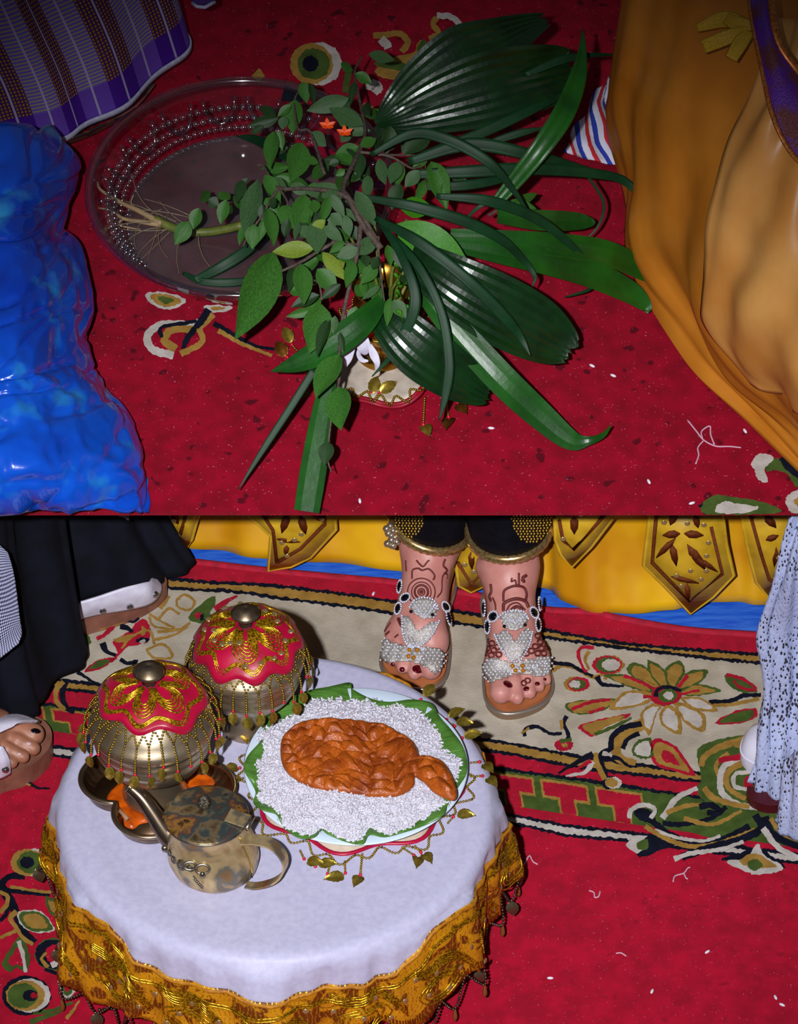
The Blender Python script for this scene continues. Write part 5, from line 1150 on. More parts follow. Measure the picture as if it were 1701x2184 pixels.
# ================================================================ person in white lace, right
def lace():
    m = M('white_lace', (162, 172, 208), .7); nt = m.node_tree; b = nt.nodes['Principled BSDF']; tc = nt.nodes.new('ShaderNodeTexCoord')
    n = nt.nodes.new('ShaderNodeTexNoise'); n.inputs['Scale'].default_value = 12; nt.links.new(tc.outputs['Object'], n.inputs['Vector'])
    mp = nt.nodes.new('ShaderNodeMapping'); mp.inputs['Scale'].default_value = (1.0, 1.0, .55); mp.inputs['Rotation'].default_value = (0, .5, 0); nt.links.new(tc.outputs['Object'], mp.inputs['Vector'])
    v = nt.nodes.new('ShaderNodeTexVoronoi'); v.inputs['Scale'].default_value = 270; nt.links.new(mp.outputs[0], v.inputs['Vector'])
    ad = nt.nodes.new('ShaderNodeMath'); ad.operation = 'ADD'; nt.links.new(v.outputs['Distance'], ad.inputs[0])
    m2 = nt.nodes.new('ShaderNodeMapRange'); m2.inputs['From Min'].default_value = .35; m2.inputs['From Max'].default_value = .65; m2.inputs['To Min'].default_value = -.16; m2.inputs['To Max'].default_value = .22
    nt.links.new(n.outputs['Fac'], m2.inputs['Value']); nt.links.new(m2.outputs[0], ad.inputs[1])
    r = nt.nodes.new('ShaderNodeValToRGB'); r.color_ramp.elements[0].position = .25; r.color_ramp.elements[1].position = .30; r.color_ramp.elements[0].color = rgb((40, 40, 52)); r.color_ramp.elements[1].color = rgb((162, 172, 208))
    nt.links.new(ad.outputs[0], r.inputs['Fac']); nt.links.new(r.outputs['Color'], b.inputs['Base Color'])
    bp_ = nt.nodes.new('ShaderNodeBump'); bp_.inputs['Strength'].default_value = .5; bp_.inputs['Distance'].default_value = .002; nt.links.new(ad.outputs[0], bp_.inputs['Height']); nt.links.new(bp_.outputs[0], b.inputs['Normal']); return m
LACE = lace()
T = Thing('person', L, P(1660, 1700, 0), 'person in a white lace gown at the right edge of the flowered rug', 'person')
rows = [[P(1592, 1668, .015), P(1618, 1694, .012), P(1655, 1702, .012), P(1720, 1704, .012), P(1800, 1708, .01)], [P(1608, 1600, .06), P(1632, 1612, .068), P(1665, 1618, .068), P(1730, 1622, .06), P(1800, 1625, .06)], [P(1617, 1520, .11), P(1640, 1524, .125), P(1680, 1520, .115), P(1730, 1530, .125), P(1800, 1530, .12)], [P(1620, 1420, .175), P(1645, 1418, .195), P(1690, 1425, .18), P(1730, 1430, .195), P(1800, 1430, .18)], [P(1615, 1345, .235), P(1640, 1335, .255), P(1690, 1330, .25), P(1735, 1320, .27), P(1800, 1320, .26)], [P(1648, 1228, .325), P(1672, 1222, .34), P(1700, 1220, .345), P(1745, 1215, .36), P(1800, 1215, .35)], [P(1690, 1085, .42), P(1710, 1083, .425), P(1730, 1082, .43), P(1765, 1080, .43), P(1810, 1080, .43)]]
rows = [r + [r[-1] + Vector((.06, .09, 0)), r[-1] + Vector((.0, .17, 0))] for r in rows]
T.part('lace_gown', shape(grid(rows, 8, 8, lambda u, v: .005 * math.sin(v * 33 + 3 * u) + .003 * math.sin(v * 13.5 + u * 17))), LACE, solid=.002)
rows = [[P(1651, 1752, .012), P(1664, 1776, .01), P(1690, 1790, .01), P(1770, 1796, .01)], [P(1656, 1722, .04), P(1676, 1730, .05), P(1705, 1732, .055), P(1770, 1735, .055)], [P(1668, 1680, .07), P(1690, 1672, .09), P(1715, 1668, .10), P(1780, 1665, .10)], [P(1672, 1620, .11), P(1700, 1600, .14), P(1725, 1595, .15), P(1790, 1590, .15)]]
T.part('lace_trouser_hem', shape(grid(rows, 8, 8, lambda u, v: .003 * math.sin(v * 14 + u * 6))), LACE, solid=.002)
wp = M('white_shoe', (206, 204, 222), .35)
a = cr([(1578, 1608), (1586, 1584), (1606, 1573), (1650, 1570), (1690, 1590), (1690, 1640), (1640, 1655), (1604, 1640), (1584, 1626)], 6, True)
mb = MB(); V = []; Fc = []; n = len(a); c0 = P(1635, 1610, .0)
for z, f in ((.0005, .94), (.006, 1.0), (.022, 1.0), (.030, .96), (.040, .80), (.046, .5), (.048, .02)):
    for x, y in a: q = P(x, y, .012); V.append(Vector((c0.x + (q.x - c0.x) * f, c0.y + (q.y - c0.y) * f, z)))
for i in range(6):
    for j in range(n): Fc.append((i * n + j, i * n + (j + 1) % n, (i + 1) * n + (j + 1) % n, (i + 1) * n + j))
sh = T.part('white_shoe', shape((V, Fc)), wp)
T.part('welt', shape(tube([Vector((c0.x + (P(x, y, .012).x - c0.x), c0.y + (P(x, y, .012).y - c0.y), .022)) for x, y in a], .0016, 6, closed=True)), wp, parent=sh)
slab_px('maroon_sole', [(1592, 1684), (1600, 1676), (1640, 1690), (1672, 1694), (1676, 1712), (1640, 1718), (1604, 1706)], .0005, .016, M('maroon_sole', (70, 6, 18), .5))

# ================================================================ on the dais: glass bowl with water
UPX = 1850.0
def thin_glass(name, tint, rough=.03, gl=1.0):
    m = bpy.data.materials.new(name); m.use_nodes = True; nt = m.node_tree; nt.nodes.remove(nt.nodes['Principled BSDF'])
    tr = nt.nodes.new('ShaderNodeBsdfTransparent'); tr.inputs['Color'].default_value = (*tint, 1); g = nt.nodes.new('ShaderNodeBsdfGlossy'); g.inputs['Roughness'].default_value = rough
    lw = nt.nodes.new('ShaderNodeLayerWeight'); lw.inputs['Blend'].default_value = .5; pw = nt.nodes.new('ShaderNodeMath'); pw.operation = 'POWER'; pw.inputs[1].default_value = 3.5
    fr = nt.nodes.new('ShaderNodeMath'); fr.operation = 'MULTIPLY_ADD'; fr.inputs[1].default_value = .8; fr.inputs[2].default_value = .05 * gl
    nt.links.new(lw.outputs['Facing'], pw.inputs[0]); nt.links.new(pw.outputs[0], fr.inputs[0]); mx = nt.nodes.new('ShaderNodeMixShader')
    nt.links.new(fr.outputs[0], mx.inputs[0]); nt.links.new(tr.outputs[0], mx.inputs[1]); nt.links.new(g.outputs[0], mx.inputs[2]); nt.links.new(mx.outputs[0], nt.nodes['Material Output'].inputs[0]); return m
GLASS = thin_glass('clear_glass', (.93, .92, .94)); GLASS2 = thin_glass('thick_glass', (.84, .84, .87), .10, 3.0)
RH = .105; RC = Q(513, 396, RH); RR = 341 / 1888.0; BC = Vector((RC.x, RC.y, 0))
T = Thing('glass_bowl', U, BC, 'large clear glass bowl of cloudy water on the red rug', 'bowl')
T.part('bowl_wall', shape(lathe([(.0001, .004), (.075, .004), (.10, .012), (.125, .030), (.146, .058), (.165, .086), (RR - .003, .101), (RR, RH)], 96, BC)), GLASS)
T.part('bowl_rim', shape(tube([BC + Vector((RR * math.cos(a), RR * math.sin(a), RH)) for a in np.linspace(0, 2 * math.pi, 129)[:-1]], .0055, 10, closed=True)), GLASS2)
mb = MB()
for j, (r, z) in enumerate(((.160, .079), (.153, .068), (.146, .058), (.138, .047))):
    for i in range(46 + 0 * j):
        a = math.radians(60) + (i + .5 * (j % 2)) * math.radians(3.4); mb.add(ball(BC + Vector((r * math.cos(a), r * math.sin(a), z + .002)), .0042, 8, 6))
T.part('hobnail_relief', mb, GLASS2, kind='stuff')
for k in range(9):
    a = math.radians(25 + k * 19); T.part('moulded_arc', shape(tube([BC + Vector(((.168 - .018 * math.sin(u)) * math.cos(a + .12 * math.cos(u)), (.168 - .018 * math.sin(u)) * math.sin(a + .12 * math.cos(u)), .092 - .028 * math.sin(u))) for u in np.linspace(0, math.pi, 12)], .0028, 6)), GLASS2)
wm = M('cloudy_water', (92, 82, 86), .06, c2=(60, 54, 56), scale=9, alpha=.62, coat=.3, bump=.05, bscale=30)
V = [BC + Vector((0, 0, .052))]; n = 72
for k in (1, 2, 3):
    V += [BC + Vector((.1395 * k / 3 * math.cos(a), .1395 * k / 3 * math.sin(a), .052)) for a in np.linspace(0, 2 * math.pi, n + 1)[:-1]]
Fc = [(0, 1 + i, 1 + (i + 1) % n) for i in range(n)] + [(1 + k * n + i, 1 + (k + 1) * n + i, 1 + (k + 1) * n + (i + 1) % n, 1 + k * n + (i + 1) % n) for k in (0, 1) for i in range(n)]
solo('bowl_water', U, BC + Vector((0, 0, .05)), shape((V, Fc)), wm, 'cloudy grey water filling the glass bowl', 'water')
# ---------------------------------------------------------------- rooted seedling in the water
ROOT = M('pale_root', (156, 132, 96), .6, c2=(128, 104, 72), scale=60); ROOTG = M('green_stem', (104, 112, 40), .5, c2=(80, 90, 30), scale=60)
T = Thing('rooted_plant', U, Q(360, 480, .055), 'uprooted plant with pale branching roots soaking in the bowl', 'plant')
T.part('stem', shape(tube(vv(cr([Q(330, 468, .062), Q(360, 483, .060), Q(400, 494, .060), Q(450, 494, .062), Q(520, 480, .075)], 6)), [.0055] * 25, 8)), ROOTG)
def utube(name, pts, r0, r1, m, par=None, seg=6):
    a = vv(cr([Q(*p) for p in pts], 6)); n = len(a); return T.part(name, shape(tube(a, [r0 + (r1 - r0) * i / (n - 1) for i in range(n)], seg)), m, parent=par)
for pts, r0 in (([(345, 478, .062), (300, 452, .064), (258, 432, .066), (215, 405, .070), (208, 388, .072)], .0045), ([(345, 480, .060), (300, 473, .062), (262, 466, .062), (240, 450, .063), (208, 443, .064)], .0038), ([(262, 466, .062), (255, 480, .06), (300, 490, .056)], .002), ([(258, 432, .066), (240, 424, .068), (228, 428, .068)], .002), ([(300, 452, .064), (280, 434, .066), (285, 415, .066)], .0014)):
    utube('root', pts, r0, .0010, ROOT)
rr2 = random.Random(11)
for k in range(16):
    x0, y0 = 370 + rr2.uniform(-40, 60), 470 + rr2.uniform(-25, 25); an = math.pi + rr2.uniform(-1.3, .7); c = rr2.uniform(-.9, .9); pts = [(x0, y0, .054)]
    for s in range(5): an += c * .35; x0 += 26 * math.cos(an); y0 += 20 * math.sin(an); pts.append((x0, y0, .054 + .001 * k % 3))
    utube('hair_root', pts, .0010, .0004, M('hair_root', (120, 104, 84), .6), seg=4)

# ================================================================ leafy branches
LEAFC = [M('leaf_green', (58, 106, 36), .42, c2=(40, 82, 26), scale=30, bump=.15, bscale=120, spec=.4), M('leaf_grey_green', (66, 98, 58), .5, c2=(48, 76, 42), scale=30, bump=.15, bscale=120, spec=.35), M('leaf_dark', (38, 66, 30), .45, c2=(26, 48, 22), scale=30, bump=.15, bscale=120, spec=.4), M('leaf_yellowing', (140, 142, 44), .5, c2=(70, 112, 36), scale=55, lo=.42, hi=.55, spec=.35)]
TWIG = M('twig_bark', (92, 76, 66), .75, c2=(62, 50, 44), scale=160, bump=.4, bscale=300)
def leafy(name, mat, fold=.22, curl=.12, n=8):
    V = []; Fc = []; xs = [-1, -.5, 0, .5, 1]
    for i in range(n + 1):
        t_ = i / n; w_ = .5 * (math.sin(math.pi * t_ ** .85) ** .9) + (.012 if i in (0, n) else 0)
        for x in xs: V.append(Vector((x * w_, -t_, fold * abs(x) * w_ - curl * t_ * t_ + (.02 * math.sin(9 * t_) * abs(x)))))
    for i in range(n):
        for k in range(4): Fc.append((i * 5 + k, i * 5 + k + 1, (i + 1) * 5 + k + 1, (i + 1) * 5 + k))
    o_ = len(V)
    for i in range(n + 1): t_ = i / n; V += [Vector((.016 * (1 - t_) + .003, -t_, -curl * t_ * t_ + .006)), Vector((-.016 * (1 - t_) - .003, -t_, -curl * t_ * t_ + .006)), Vector((0, -t_, -curl * t_ * t_ + .022))]
    for i in range(n):
        a = o_ + i * 3; Fc += [(a, a + 3, a + 5, a + 2), (a + 2, a + 5, a + 4, a + 1)]
    return mesh_data(name, shape((V, Fc)), mat)
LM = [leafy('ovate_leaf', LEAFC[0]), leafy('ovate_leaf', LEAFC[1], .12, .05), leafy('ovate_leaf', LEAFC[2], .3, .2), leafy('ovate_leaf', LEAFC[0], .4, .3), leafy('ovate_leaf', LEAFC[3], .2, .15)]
def hb(x, y): return max(.05, .215 - .00021 * math.hypot(x - 740, y - 430))
def put_leaf(T, b, t_, w_, kind=None, drop=0.0):
    rr_ = random.Random(int(b[0] * 7 + b[1] * 13 + t_[0])); h0 = hb(*b) + rr_.uniform(-.006, .012) - drop; h1 = h0 - rr_.uniform(.0, .016)
    a, c = Q(b[0], b[1], h0), Q(t_[0], t_[1], h1); d = c - a; l = d.length
    nrm = Vector((rr_.uniform(-.5, .35), -.6 + rr_.uniform(-.45, .3), .75)); m4 = orient(a, d, nrm)
    m4 = m4 @ Matrix.Diagonal((w_ / UPX * 1.28, l * 1.1, (l + w_ / UPX) * .5, 1))
    return T.inst('leaf', LM[kind if kind is not None else rr_.choice((0, 0, 1, 1, 2, 3))], m4)
d3 = cv(500, 80, 3.402); d4 = cv(500, 400, 3.402); d7 = cv(480, 640, 2.835)
def branch(label, twigs, leaves, conv):
    T = Thing('leafy_branch', U, Q(760, 640, .02), label, 'branch', 'leafy branches laid over the bowl')
    for pix, r0, r1 in twigs:
        a = vv(cr([Q(x, y, hb(x, y) - .004) for x, y in pix], 6)); n = len(a); T.part('twig', shape(tube(a, [r0 + (r1 - r0) * i / (n - 1) for i in range(n)], 7)), TWIG)
    for q in leaves:
        b, t_ = conv((q[0], q[1]), (q[2], q[3])); put_leaf(T, b, t_, q[4] / 3.402 if conv is not d7 else q[4] / 2.835, q[5] if len(q) > 5 else None)
    BR.append(T); return T
BR = []
branch('upper leafy branch with small grey-green leaves reaching over the bowl rim', [([(812, 530), (773, 479), (745, 425), (732, 397), (765, 324), (778, 280), (763, 198), (756, 153), (773, 118)], .0042, .0010), ([(691, 371), (662, 283), (635, 274), (628, 215), (641, 190)], .0022, .0010), ([(765, 324), (829, 333), (879, 359), (905, 350), (908, 400)], .0020, .0008), ([(806, 330), (870, 331), (911, 331)], .0016, .0008)],
    [(970, 120, 1145, 160, 75, 1), (860, 240, 770, 190, 60, 0), (875, 260, 985, 325, 75, 0), (830, 440, 550, 525, 105, 1), (935, 640, 705, 520, 105, 1), (870, 320, 835, 485, 45, 2), (985, 570, 940, 470, 65, 2), (495, 320, 520, 458, 75, 0), (545, 330, 578, 468, 45, 2), (440, 450, 420, 670, 115, 0), (410, 490, 320, 565, 55, 0), (320, 580, 118, 638, 75, 2), (300, 570, 185, 505, 65, 2), (210, 640, 120, 695, 50, 2), (360, 570, 350, 660, 70, 1), (285, 680, 255, 918, 98, 0), (320, 670, 345, 805, 55, 0), (490, 765, 425, 1010, 150, 0), (510, 870, 605, 912, 50, 0), (560, 685, 655, 780, 85, 1), (905, 795, 742, 842, 82, 0), (910, 790, 1020, 735, 70, 0), (905, 840, 905, 995, 85, 2), (1130, 640, 1105, 825, 95, 2), (1415, 690, 1240, 825, 135, 2), (1045, 880, 1090, 1050, 78, 1), (1190, 900, 1135, 1045, 85, 1), (1215, 920, 1178, 1065, 60, 0), (1340, 965, 1245, 1075, 85, 1), (1425, 900, 1530, 1192, 130, 3), (1200, 1060, 1142, 1225, 95, 2), (1390, 1030, 1318, 1185, 62, 0), (1400, 860, 1300, 945, 65, 0), (965, 1000, 968, 1158, 75, 1), (880, 1110, 1010, 1348, 100, 1), (945, 1200, 850, 1235, 62, 1), (1510, 1050, 1545, 1170, 60, 3), (760, 900, 690, 920, 50, 2), (800, 960, 740, 1000, 45, 0)], d3)
branch('left leafy branch with broad green leaves hanging into the bowl', [([(812, 530), (745, 425), (665, 403), (594, 400), (562, 356), (548, 352)], .0036, .0012), ([(594, 400), (575, 430), (559, 459), (530, 500), (518, 526)], .0020, .0010), ([(715, 515), (680, 535), (641, 559), (590, 582), (532, 603)], .0024, .0012), ([(594, 400), (612, 430), (610, 455)], .0016, .0008)],
    [(168, 555, 85, 935, 145, 1), (220, 520, 322, 690, 85, 0), (260, 540, 370, 610, 60, 1), (400, 600, 540, 640, 75, 1), (510, 650, 785, 620, 95, 1), (660, 640, 770, 690, 60, 1), (515, 665, 460, 905, 130, 0), (680, 680, 640, 850, 65, 0), (700, 660, 790, 815, 62, 1), (700, 800, 772, 880, 75, 1), (660, 850, 555, 925, 60, 4), (240, 765, 285, 1000, 90, 0), (340, 745, 440, 900, 100, 0), (140, 880, 130, 1040, 95, 0), (225, 830, 185, 985, 55, 0), (80, 880, 35, 1015, 55, 0), (200, 730, 205, 860, 50, 2), (60, 560, 20, 700, 70, 2), (100, 545, 40, 600, 40, 2), (30, 620, 70, 740, 60, 0), (390, 840, 360, 960, 60, 2), (470, 860, 440, 980, 50, 1), (575, 1060, 298, 1070, 105, 4), (590, 850, 600, 1068, 125, 1), (490, 885, 535, 975, 65, 1), (570, 700, 590, 790, 70, 0), (300, 690, 260, 760, 55, 2), (-60, 700, -100, 860, 80, 0), (-20, 740, -70, 800, 60, 2), (-110, 640, -40, 700, 70, 0), (-190, 700, -120, 740, 70, 2), (-260, 760, -300, 900, 85, 0), (-330, 860, -420, 1010, 100, 0), (-250, 720, -180, 640, 60, 0)], lambda *p: [(500 + x / 3.402, 220 + y / 3.402 if y > 500 else 220 + y / 3.402) for x, y in p])
branch('lower leafy branch with drooping leaves over the beaded doily', [([(812, 530), (773, 479), (765, 518), (756, 565), (735, 653), (728, 700), (723, 760), (723, 809), (706, 894), (699, 975), (706, 1007)], .0034, .0008), ([(806, 505), (806, 529), (812, 588), (820, 650)], .0022, .0010), ([(715, 515), (735, 520), (775, 522)], .0020, .0014), ([(686, 640), (680, 605), (662, 598), (648, 612)], .0014, .0008)],
    [(650, 280, 772, 378, 72, 1), (800, 200, 832, 342, 68, 1), (1030, 370, 885, 475, 95, 1), (895, 440, 755, 500, 82, 1), (795, 390, 698, 468, 52, 0), (640, 470, 795, 655, 80, 4), (800, 545, 670, 590, 90, 4), (600, 590, 725, 745, 115, 0), (865, 540, 815, 702, 75, 0), (1030, 560, 928, 685, 85, 0), (1110, 415, 1132, 553, 60, 0), (1150, 440, 1250, 600, 65, 2), (1055, 715, 935, 805, 42, 1), (1125, 800, 1108, 985, 55, 0), (1150, 815, 1235, 935, 85, 1), (480, 555, 505, 812, 115, 0), (425, 580, 400, 728, 62, 2), (290, 470, 55, 1025, 230, 0), (615, 780, 425, 855, 75, 2), (635, 850, 560, 1160, 180, 0), (690, 950, 600, 1185, 75, 2), (585, 880, 390, 935, 55, 0), (730, 930, 718, 1050, 55, 1), (765, 1050, 785, 1178, 38, 2), (1040, 500, 1000, 590, 60, 2), (940, 490, 960, 560, 60, 2), (770, 700, 640, 800, 60, 2)], d4)
branch('drooping sprig with three leaves below the lower branch', [([(723, 730), (723, 809), (706, 894), (699, 975), (706, 1007)], .0016, .0008)], [(692, 330, 555, 555, 130, 0), (690, 525, 690, 752, 140, 0), (622, 858, 600, 980, 75, 2), (690, 200, 712, 310, 40, 1)], d7)

# shaded under-leaves of the same branches
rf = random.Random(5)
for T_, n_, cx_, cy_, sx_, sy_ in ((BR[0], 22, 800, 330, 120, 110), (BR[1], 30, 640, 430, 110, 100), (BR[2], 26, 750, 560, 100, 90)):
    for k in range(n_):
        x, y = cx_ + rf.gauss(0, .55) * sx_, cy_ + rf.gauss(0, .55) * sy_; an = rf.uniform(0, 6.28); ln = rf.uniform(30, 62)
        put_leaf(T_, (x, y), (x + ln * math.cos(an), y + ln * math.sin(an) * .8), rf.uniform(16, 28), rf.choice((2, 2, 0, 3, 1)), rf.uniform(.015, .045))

# ================================================================ palm fans, strap leaves and grass blades
PALM = M('palm_green', (9, 46, 13), .30, c2=(5, 33, 9), scale=40, aniso=(1, 1, 1), spec=.7, coat=.0, bump=.25, bscale=50)
STRAPG = M('strap_leaf_green', (22, 80, 14), .36, c2=(13, 58, 10), scale=25, spec=.5, bump=.12, bscale=90)
GRASS = M('grass_blade_green', (13, 54, 26), .5, c2=(9, 42, 19), scale=40, spec=.25)
BRIGHT = M('young_leaf_green', (58, 124, 20), .40, c2=(44, 104, 16), scale=30, spec=.4)
def blade(path, pl=1, cup=.12, n=8, jagend=0.0, roll=0.0):
    a = cr(path, n); m_ = len(a); k = max(5, 2 * pl + 1); V = []; Fc = []; pts = [Q(*r[:3]) for r in a]; rr_ = random.Random(int(path[0][0] * 3 + path[1][1]))
    tears = [rr_.uniform(0, jagend) for _ in range(k)]
    for i in range(m_):
        t_ = (pts[min(i + 1, m_ - 1)] - pts[max(i - 1, 0)]).normalized(); nr = Vector((0.15 * math.sin(roll), -.62, .76)); s = t_.cross(nr).normalized(); nn = s.cross(t_).normalized()
        w_ = max(.0006, a[i][3] / UPX / 2)
        for j in range(k):
            x = -1 + 2 * j / (k - 1); z = (w_ * cup * (abs(x) if pl == 1 else x * x)) + ((w_ * .03 if j % 2 else 0) if pl > 1 else 0)
            p_ = pts[i] + s * x * w_ + nn * z
            if jagend and i > m_ - 4: p_ -= t_ * tears[j] * (i - m_ + 4) / 3
            V.append(p_)
    for i in range(m_ - 1):
        for j in range(k - 1): Fc.append((i * k + j, i * k + j + 1, (i + 1) * k + j + 1, (i + 1) * k + j))
    return V, Fc
def leaf_thing(name, label, cat, parts, m, group=None):
    """one plant leaf; parts: list of (part name, path, blade options)"""
    b = Q(*parts[0][1][0][:3]); b = Vector((b.x, b.y, max(.0, b.z)))
    if len(parts) == 1: return solo(name, U, b, shape(blade(parts[0][1], **parts[0][2])), m, label, cat, group, smooth=parts[0][2].get('pl', 1) == 1, solid=.0008)
    T = Thing(name, U, b, label, cat, group)
    for pn, path, kw in parts: T.part(pn, shape(blade(path, **kw)), m, smooth=kw.get('pl', 1) == 1, solid=.0008)
    return T
leaf_thing('palm_leaf', 'large glossy two-lobed palm leaf at the top of the bunch', 'leaf', [('leaf_lobe', [(800, 262, .155, 10), (845, 225, .175, 70), (905, 175, .19, 115), (985, 125, .205, 145), (1060, 90, .205, 110), (1118, 62, .20, 70), (1168, 40, .195, 30)], dict(pl=7, jagend=.012, cup=.2)), ('leaf_lobe', [(802, 268, .15, 10), (860, 250, .165, 80), (940, 222, .178, 135), (1040, 192, .185, 165), (1130, 170, .18, 150), (1195, 155, .172, 120), (1228, 148, .168, 80)], dict(pl=8, jagend=.02, cup=.25))], PALM)
leaf_thing('palm_leaf', 'broad dark palm leaf pointing down to the right', 'leaf', [('leaf', [(850, 510, .17, 20), (900, 560, .17, 85), (975, 612, .16, 130), (1060, 660, .135, 150), (1140, 702, .105, 138), (1195, 736, .08, 95), (1222, 756, .07, 50)], dict(pl=7, jagend=.008, cup=.2))], PALM)
leaf_thing('palm_leaf', 'short glossy palm leaf leaning over the beaded doily', 'leaf', [('leaf', [(790, 640, .15, 20), (835, 690, .148, 90), (890, 745, .13, 118), (960, 795, .10, 110), (1020, 830, .072, 74), (1048, 845, .06, 36)], dict(pl=6, jagend=.010, cup=.2))], PALM)
leaf_thing('strap_leaf', 'long strap leaf with a curled tip nearest the thread', 'leaf', [('leaf', [(880, 590, .155, 26), (935, 660, .14, 52), (1000, 735, .115, 64), (1075, 815, .085, 66), (1150, 885, .05, 60), (1215, 938, .025, 44), (1255, 940, .022, 20), (1285, 928, .034, 12), (1302, 908, .05, 3)], dict(pl=3, cup=.2))], STRAPG)
leaf_thing('strap_leaf', 'lower of two strap leaves reaching towards the orange skirt', 'leaf', [('leaf', [(960, 520, .15, 30), (1060, 535, .135, 54), (1160, 556, .11, 60), (1260, 585, .075, 60), (1340, 622, .04, 50), (1376, 652, .02, 28), (1380, 668, .014, 6)], dict(pl=3, cup=.2))], STRAPG)
leaf_thing('strap_leaf', 'upper of two strap leaves ending against the orange skirt', 'leaf', [('leaf', [(960, 500, .15, 26), (1080, 512, .138, 42), (1190, 524, .115, 54), (1290, 540, .085, 56), (1362, 572, .05, 46), (1400, 598, .03, 26), (1412, 612, .025, 6)], dict(pl=3, cup=.2))], STRAPG)
leaf_thing('strap_leaf', 'blunt mottled strap leaf in the shade right of the bunch', 'leaf', [('leaf', [(1060, 462, .12, 30), (1150, 470, .10, 46), (1225, 472, .08, 40), (1258, 474, .072, 22), (1268, 475, .07, 6)], dict(pl=2))], STRAPG)
leaf_thing('strap_leaf', 'upright yellow-green strap leaf pointing to the top edge', 'leaf', [('leaf', [(1050, 440, .15, 22), (1090, 395, .17, 34), (1150, 320, .205, 44), (1200, 245, .225, 48), (1230, 170, .235, 38), (1241, 110, .24, 18), (1242, 64, .24, 3)], dict(pl=1, cup=.45))], STRAPG)
leaf_thing('strap_leaf', 'bright strap leaf pointing left across the sprig', 'leaf', [('leaf', [(815, 640, .165, 30), (770, 690, .16, 56), (710, 735, .145, 62), (640, 772, .125, 42), (578, 792, .11, 3)], dict(pl=2, cup=.3))], STRAPG)
leaf_thing('strap_leaf', 'strap leaf hanging down over the front edge of the dais', 'leaf', [('leaf', [(708, 790, .12, 20), (694, 850, .10, 42), (680, 930, .075, 52), (665, 1020, .045, 56), (654, 1091, .020, 54)], dict(pl=2, cup=.3))], STRAPG)
leaf_thing('grass_blade', 'thin straight blade pointing to the lower left', 'grass', [('leaf', [(672, 785, .12, 17), (620, 868, .092, 16), (560, 960, .062, 13), (508, 1044, .036, 2)], {})], GRASS)
GB = [([(790, 330, .20, 10), (880, 285, .222, 22), (960, 300, .222, 25), (1040, 345, .205, 22), (1090, 400, .175, 14), (1132, 462, .14, 3)], 'grass blade arching over beneath the big palm leaf'), ([(870, 345, .18, 18), (1000, 308, .192, 30), (1130, 330, .178, 26), (1240, 362, .14, 20), (1300, 376, .12, 6)], 'grass blade second from the palm leaf, pointing right'),
      ([(880, 372, .175, 20), (1000, 366, .18, 27), (1120, 360, .172, 27), (1250, 368, .145, 23), (1330, 386, .12, 18), (1372, 440, .095, 14), (1384, 532, .06, 3)], 'longest grass blade drooping against the orange skirt'), ([(890, 398, .165, 16), (980, 396, .165, 22), (1060, 384, .16, 18), (1110, 368, .155, 6)], 'short grass blade under the longest one'),
      ([(770, 420, .205, 12), (880, 440, .208, 24), (990, 472, .19, 25), (1070, 512, .16, 21), (1120, 560, .125, 15), (1140, 590, .11, 10), (1134, 612, .10, 2)], 'browned grass blade curling at its tip'), ([(930, 418, .195, 12), (1040, 428, .188, 24), (1140, 465, .155, 22), (1220, 525, .11, 16), (1264, 580, .07, 11), (1258, 615, .05, 8), (1204, 634, .03, 3)], 'grass blade ending in a hook on the rug'),
      ([(800, 465, .21, 12), (890, 515, .21, 24), (990, 592, .185, 25), (1070, 670, .145, 24), (1110, 720, .115, 16), (1131, 760, .10, 2)], 'grass blade with a torn tip over the dark palm leaf'), ([(810, 470, .205, 14), (860, 555, .20, 18), (885, 640, .175, 24), (860, 715, .14, 22), (828, 765, .11, 12), (793, 803, .09, 2)], 'grass blade bending back to the lower left'),
      ([(820, 490, .20, 12), (890, 565, .195, 18), (940, 665, .165, 19), (957, 770, .125, 21), (950, 840, .095, 18), (936, 897, .07, 2)], 'grass blade hanging down in front of the doily'), ([(900, 330, .165, 14), (1010, 290, .175, 24), (1120, 240, .182, 22), (1215, 195, .175, 8)], 'grass blade along the lower edge of the big palm leaf'),
      ([(1120, 160, .19, 12), (1190, 130, .195, 20), (1250, 118, .19, 12), (1325, 117, .175, 2)], 'thin grass tip above the big palm leaf'), ([(1250, 372, .135, 6), (1286, 430, .105, 7), (1276, 480, .08, 6), (1236, 524, .06, 2)], 'thin curling grass blade beside the orange skirt'), ([(1000, 320, .15, 8), (1100, 286, .16, 18), (1165, 272, .16, 3)], 'short grass blade pointing at the striped cloth'), ([(990, 470, .16, 4), (1020, 442, .175, 9), (1050, 430, .18, 3)], 'small pale grass blade among the strap leaves'), ([(390, 582, .068, 8), (430, 600, .068, 16), (500, 602, .07, 18), (560, 590, .08, 8)], 'green blade floating at the front of the water'), ([(415, 598, .07, 16), (470, 570, .075, 24), (520, 538, .09, 24), (580, 490, .12, 10)], 'dark green blade dipping into the bowl'), ([(505, 290, .10, 4), (550, 300, .11, 22), (600, 330, .13, 20), (640, 350, .15, 8)], 'dark leaf blade over the back of the water')]
for path, lab in GB: leaf_thing('grass_blade', lab, 'grass', [('leaf', path, {})], GRASS, 'grass blades of the bunch')
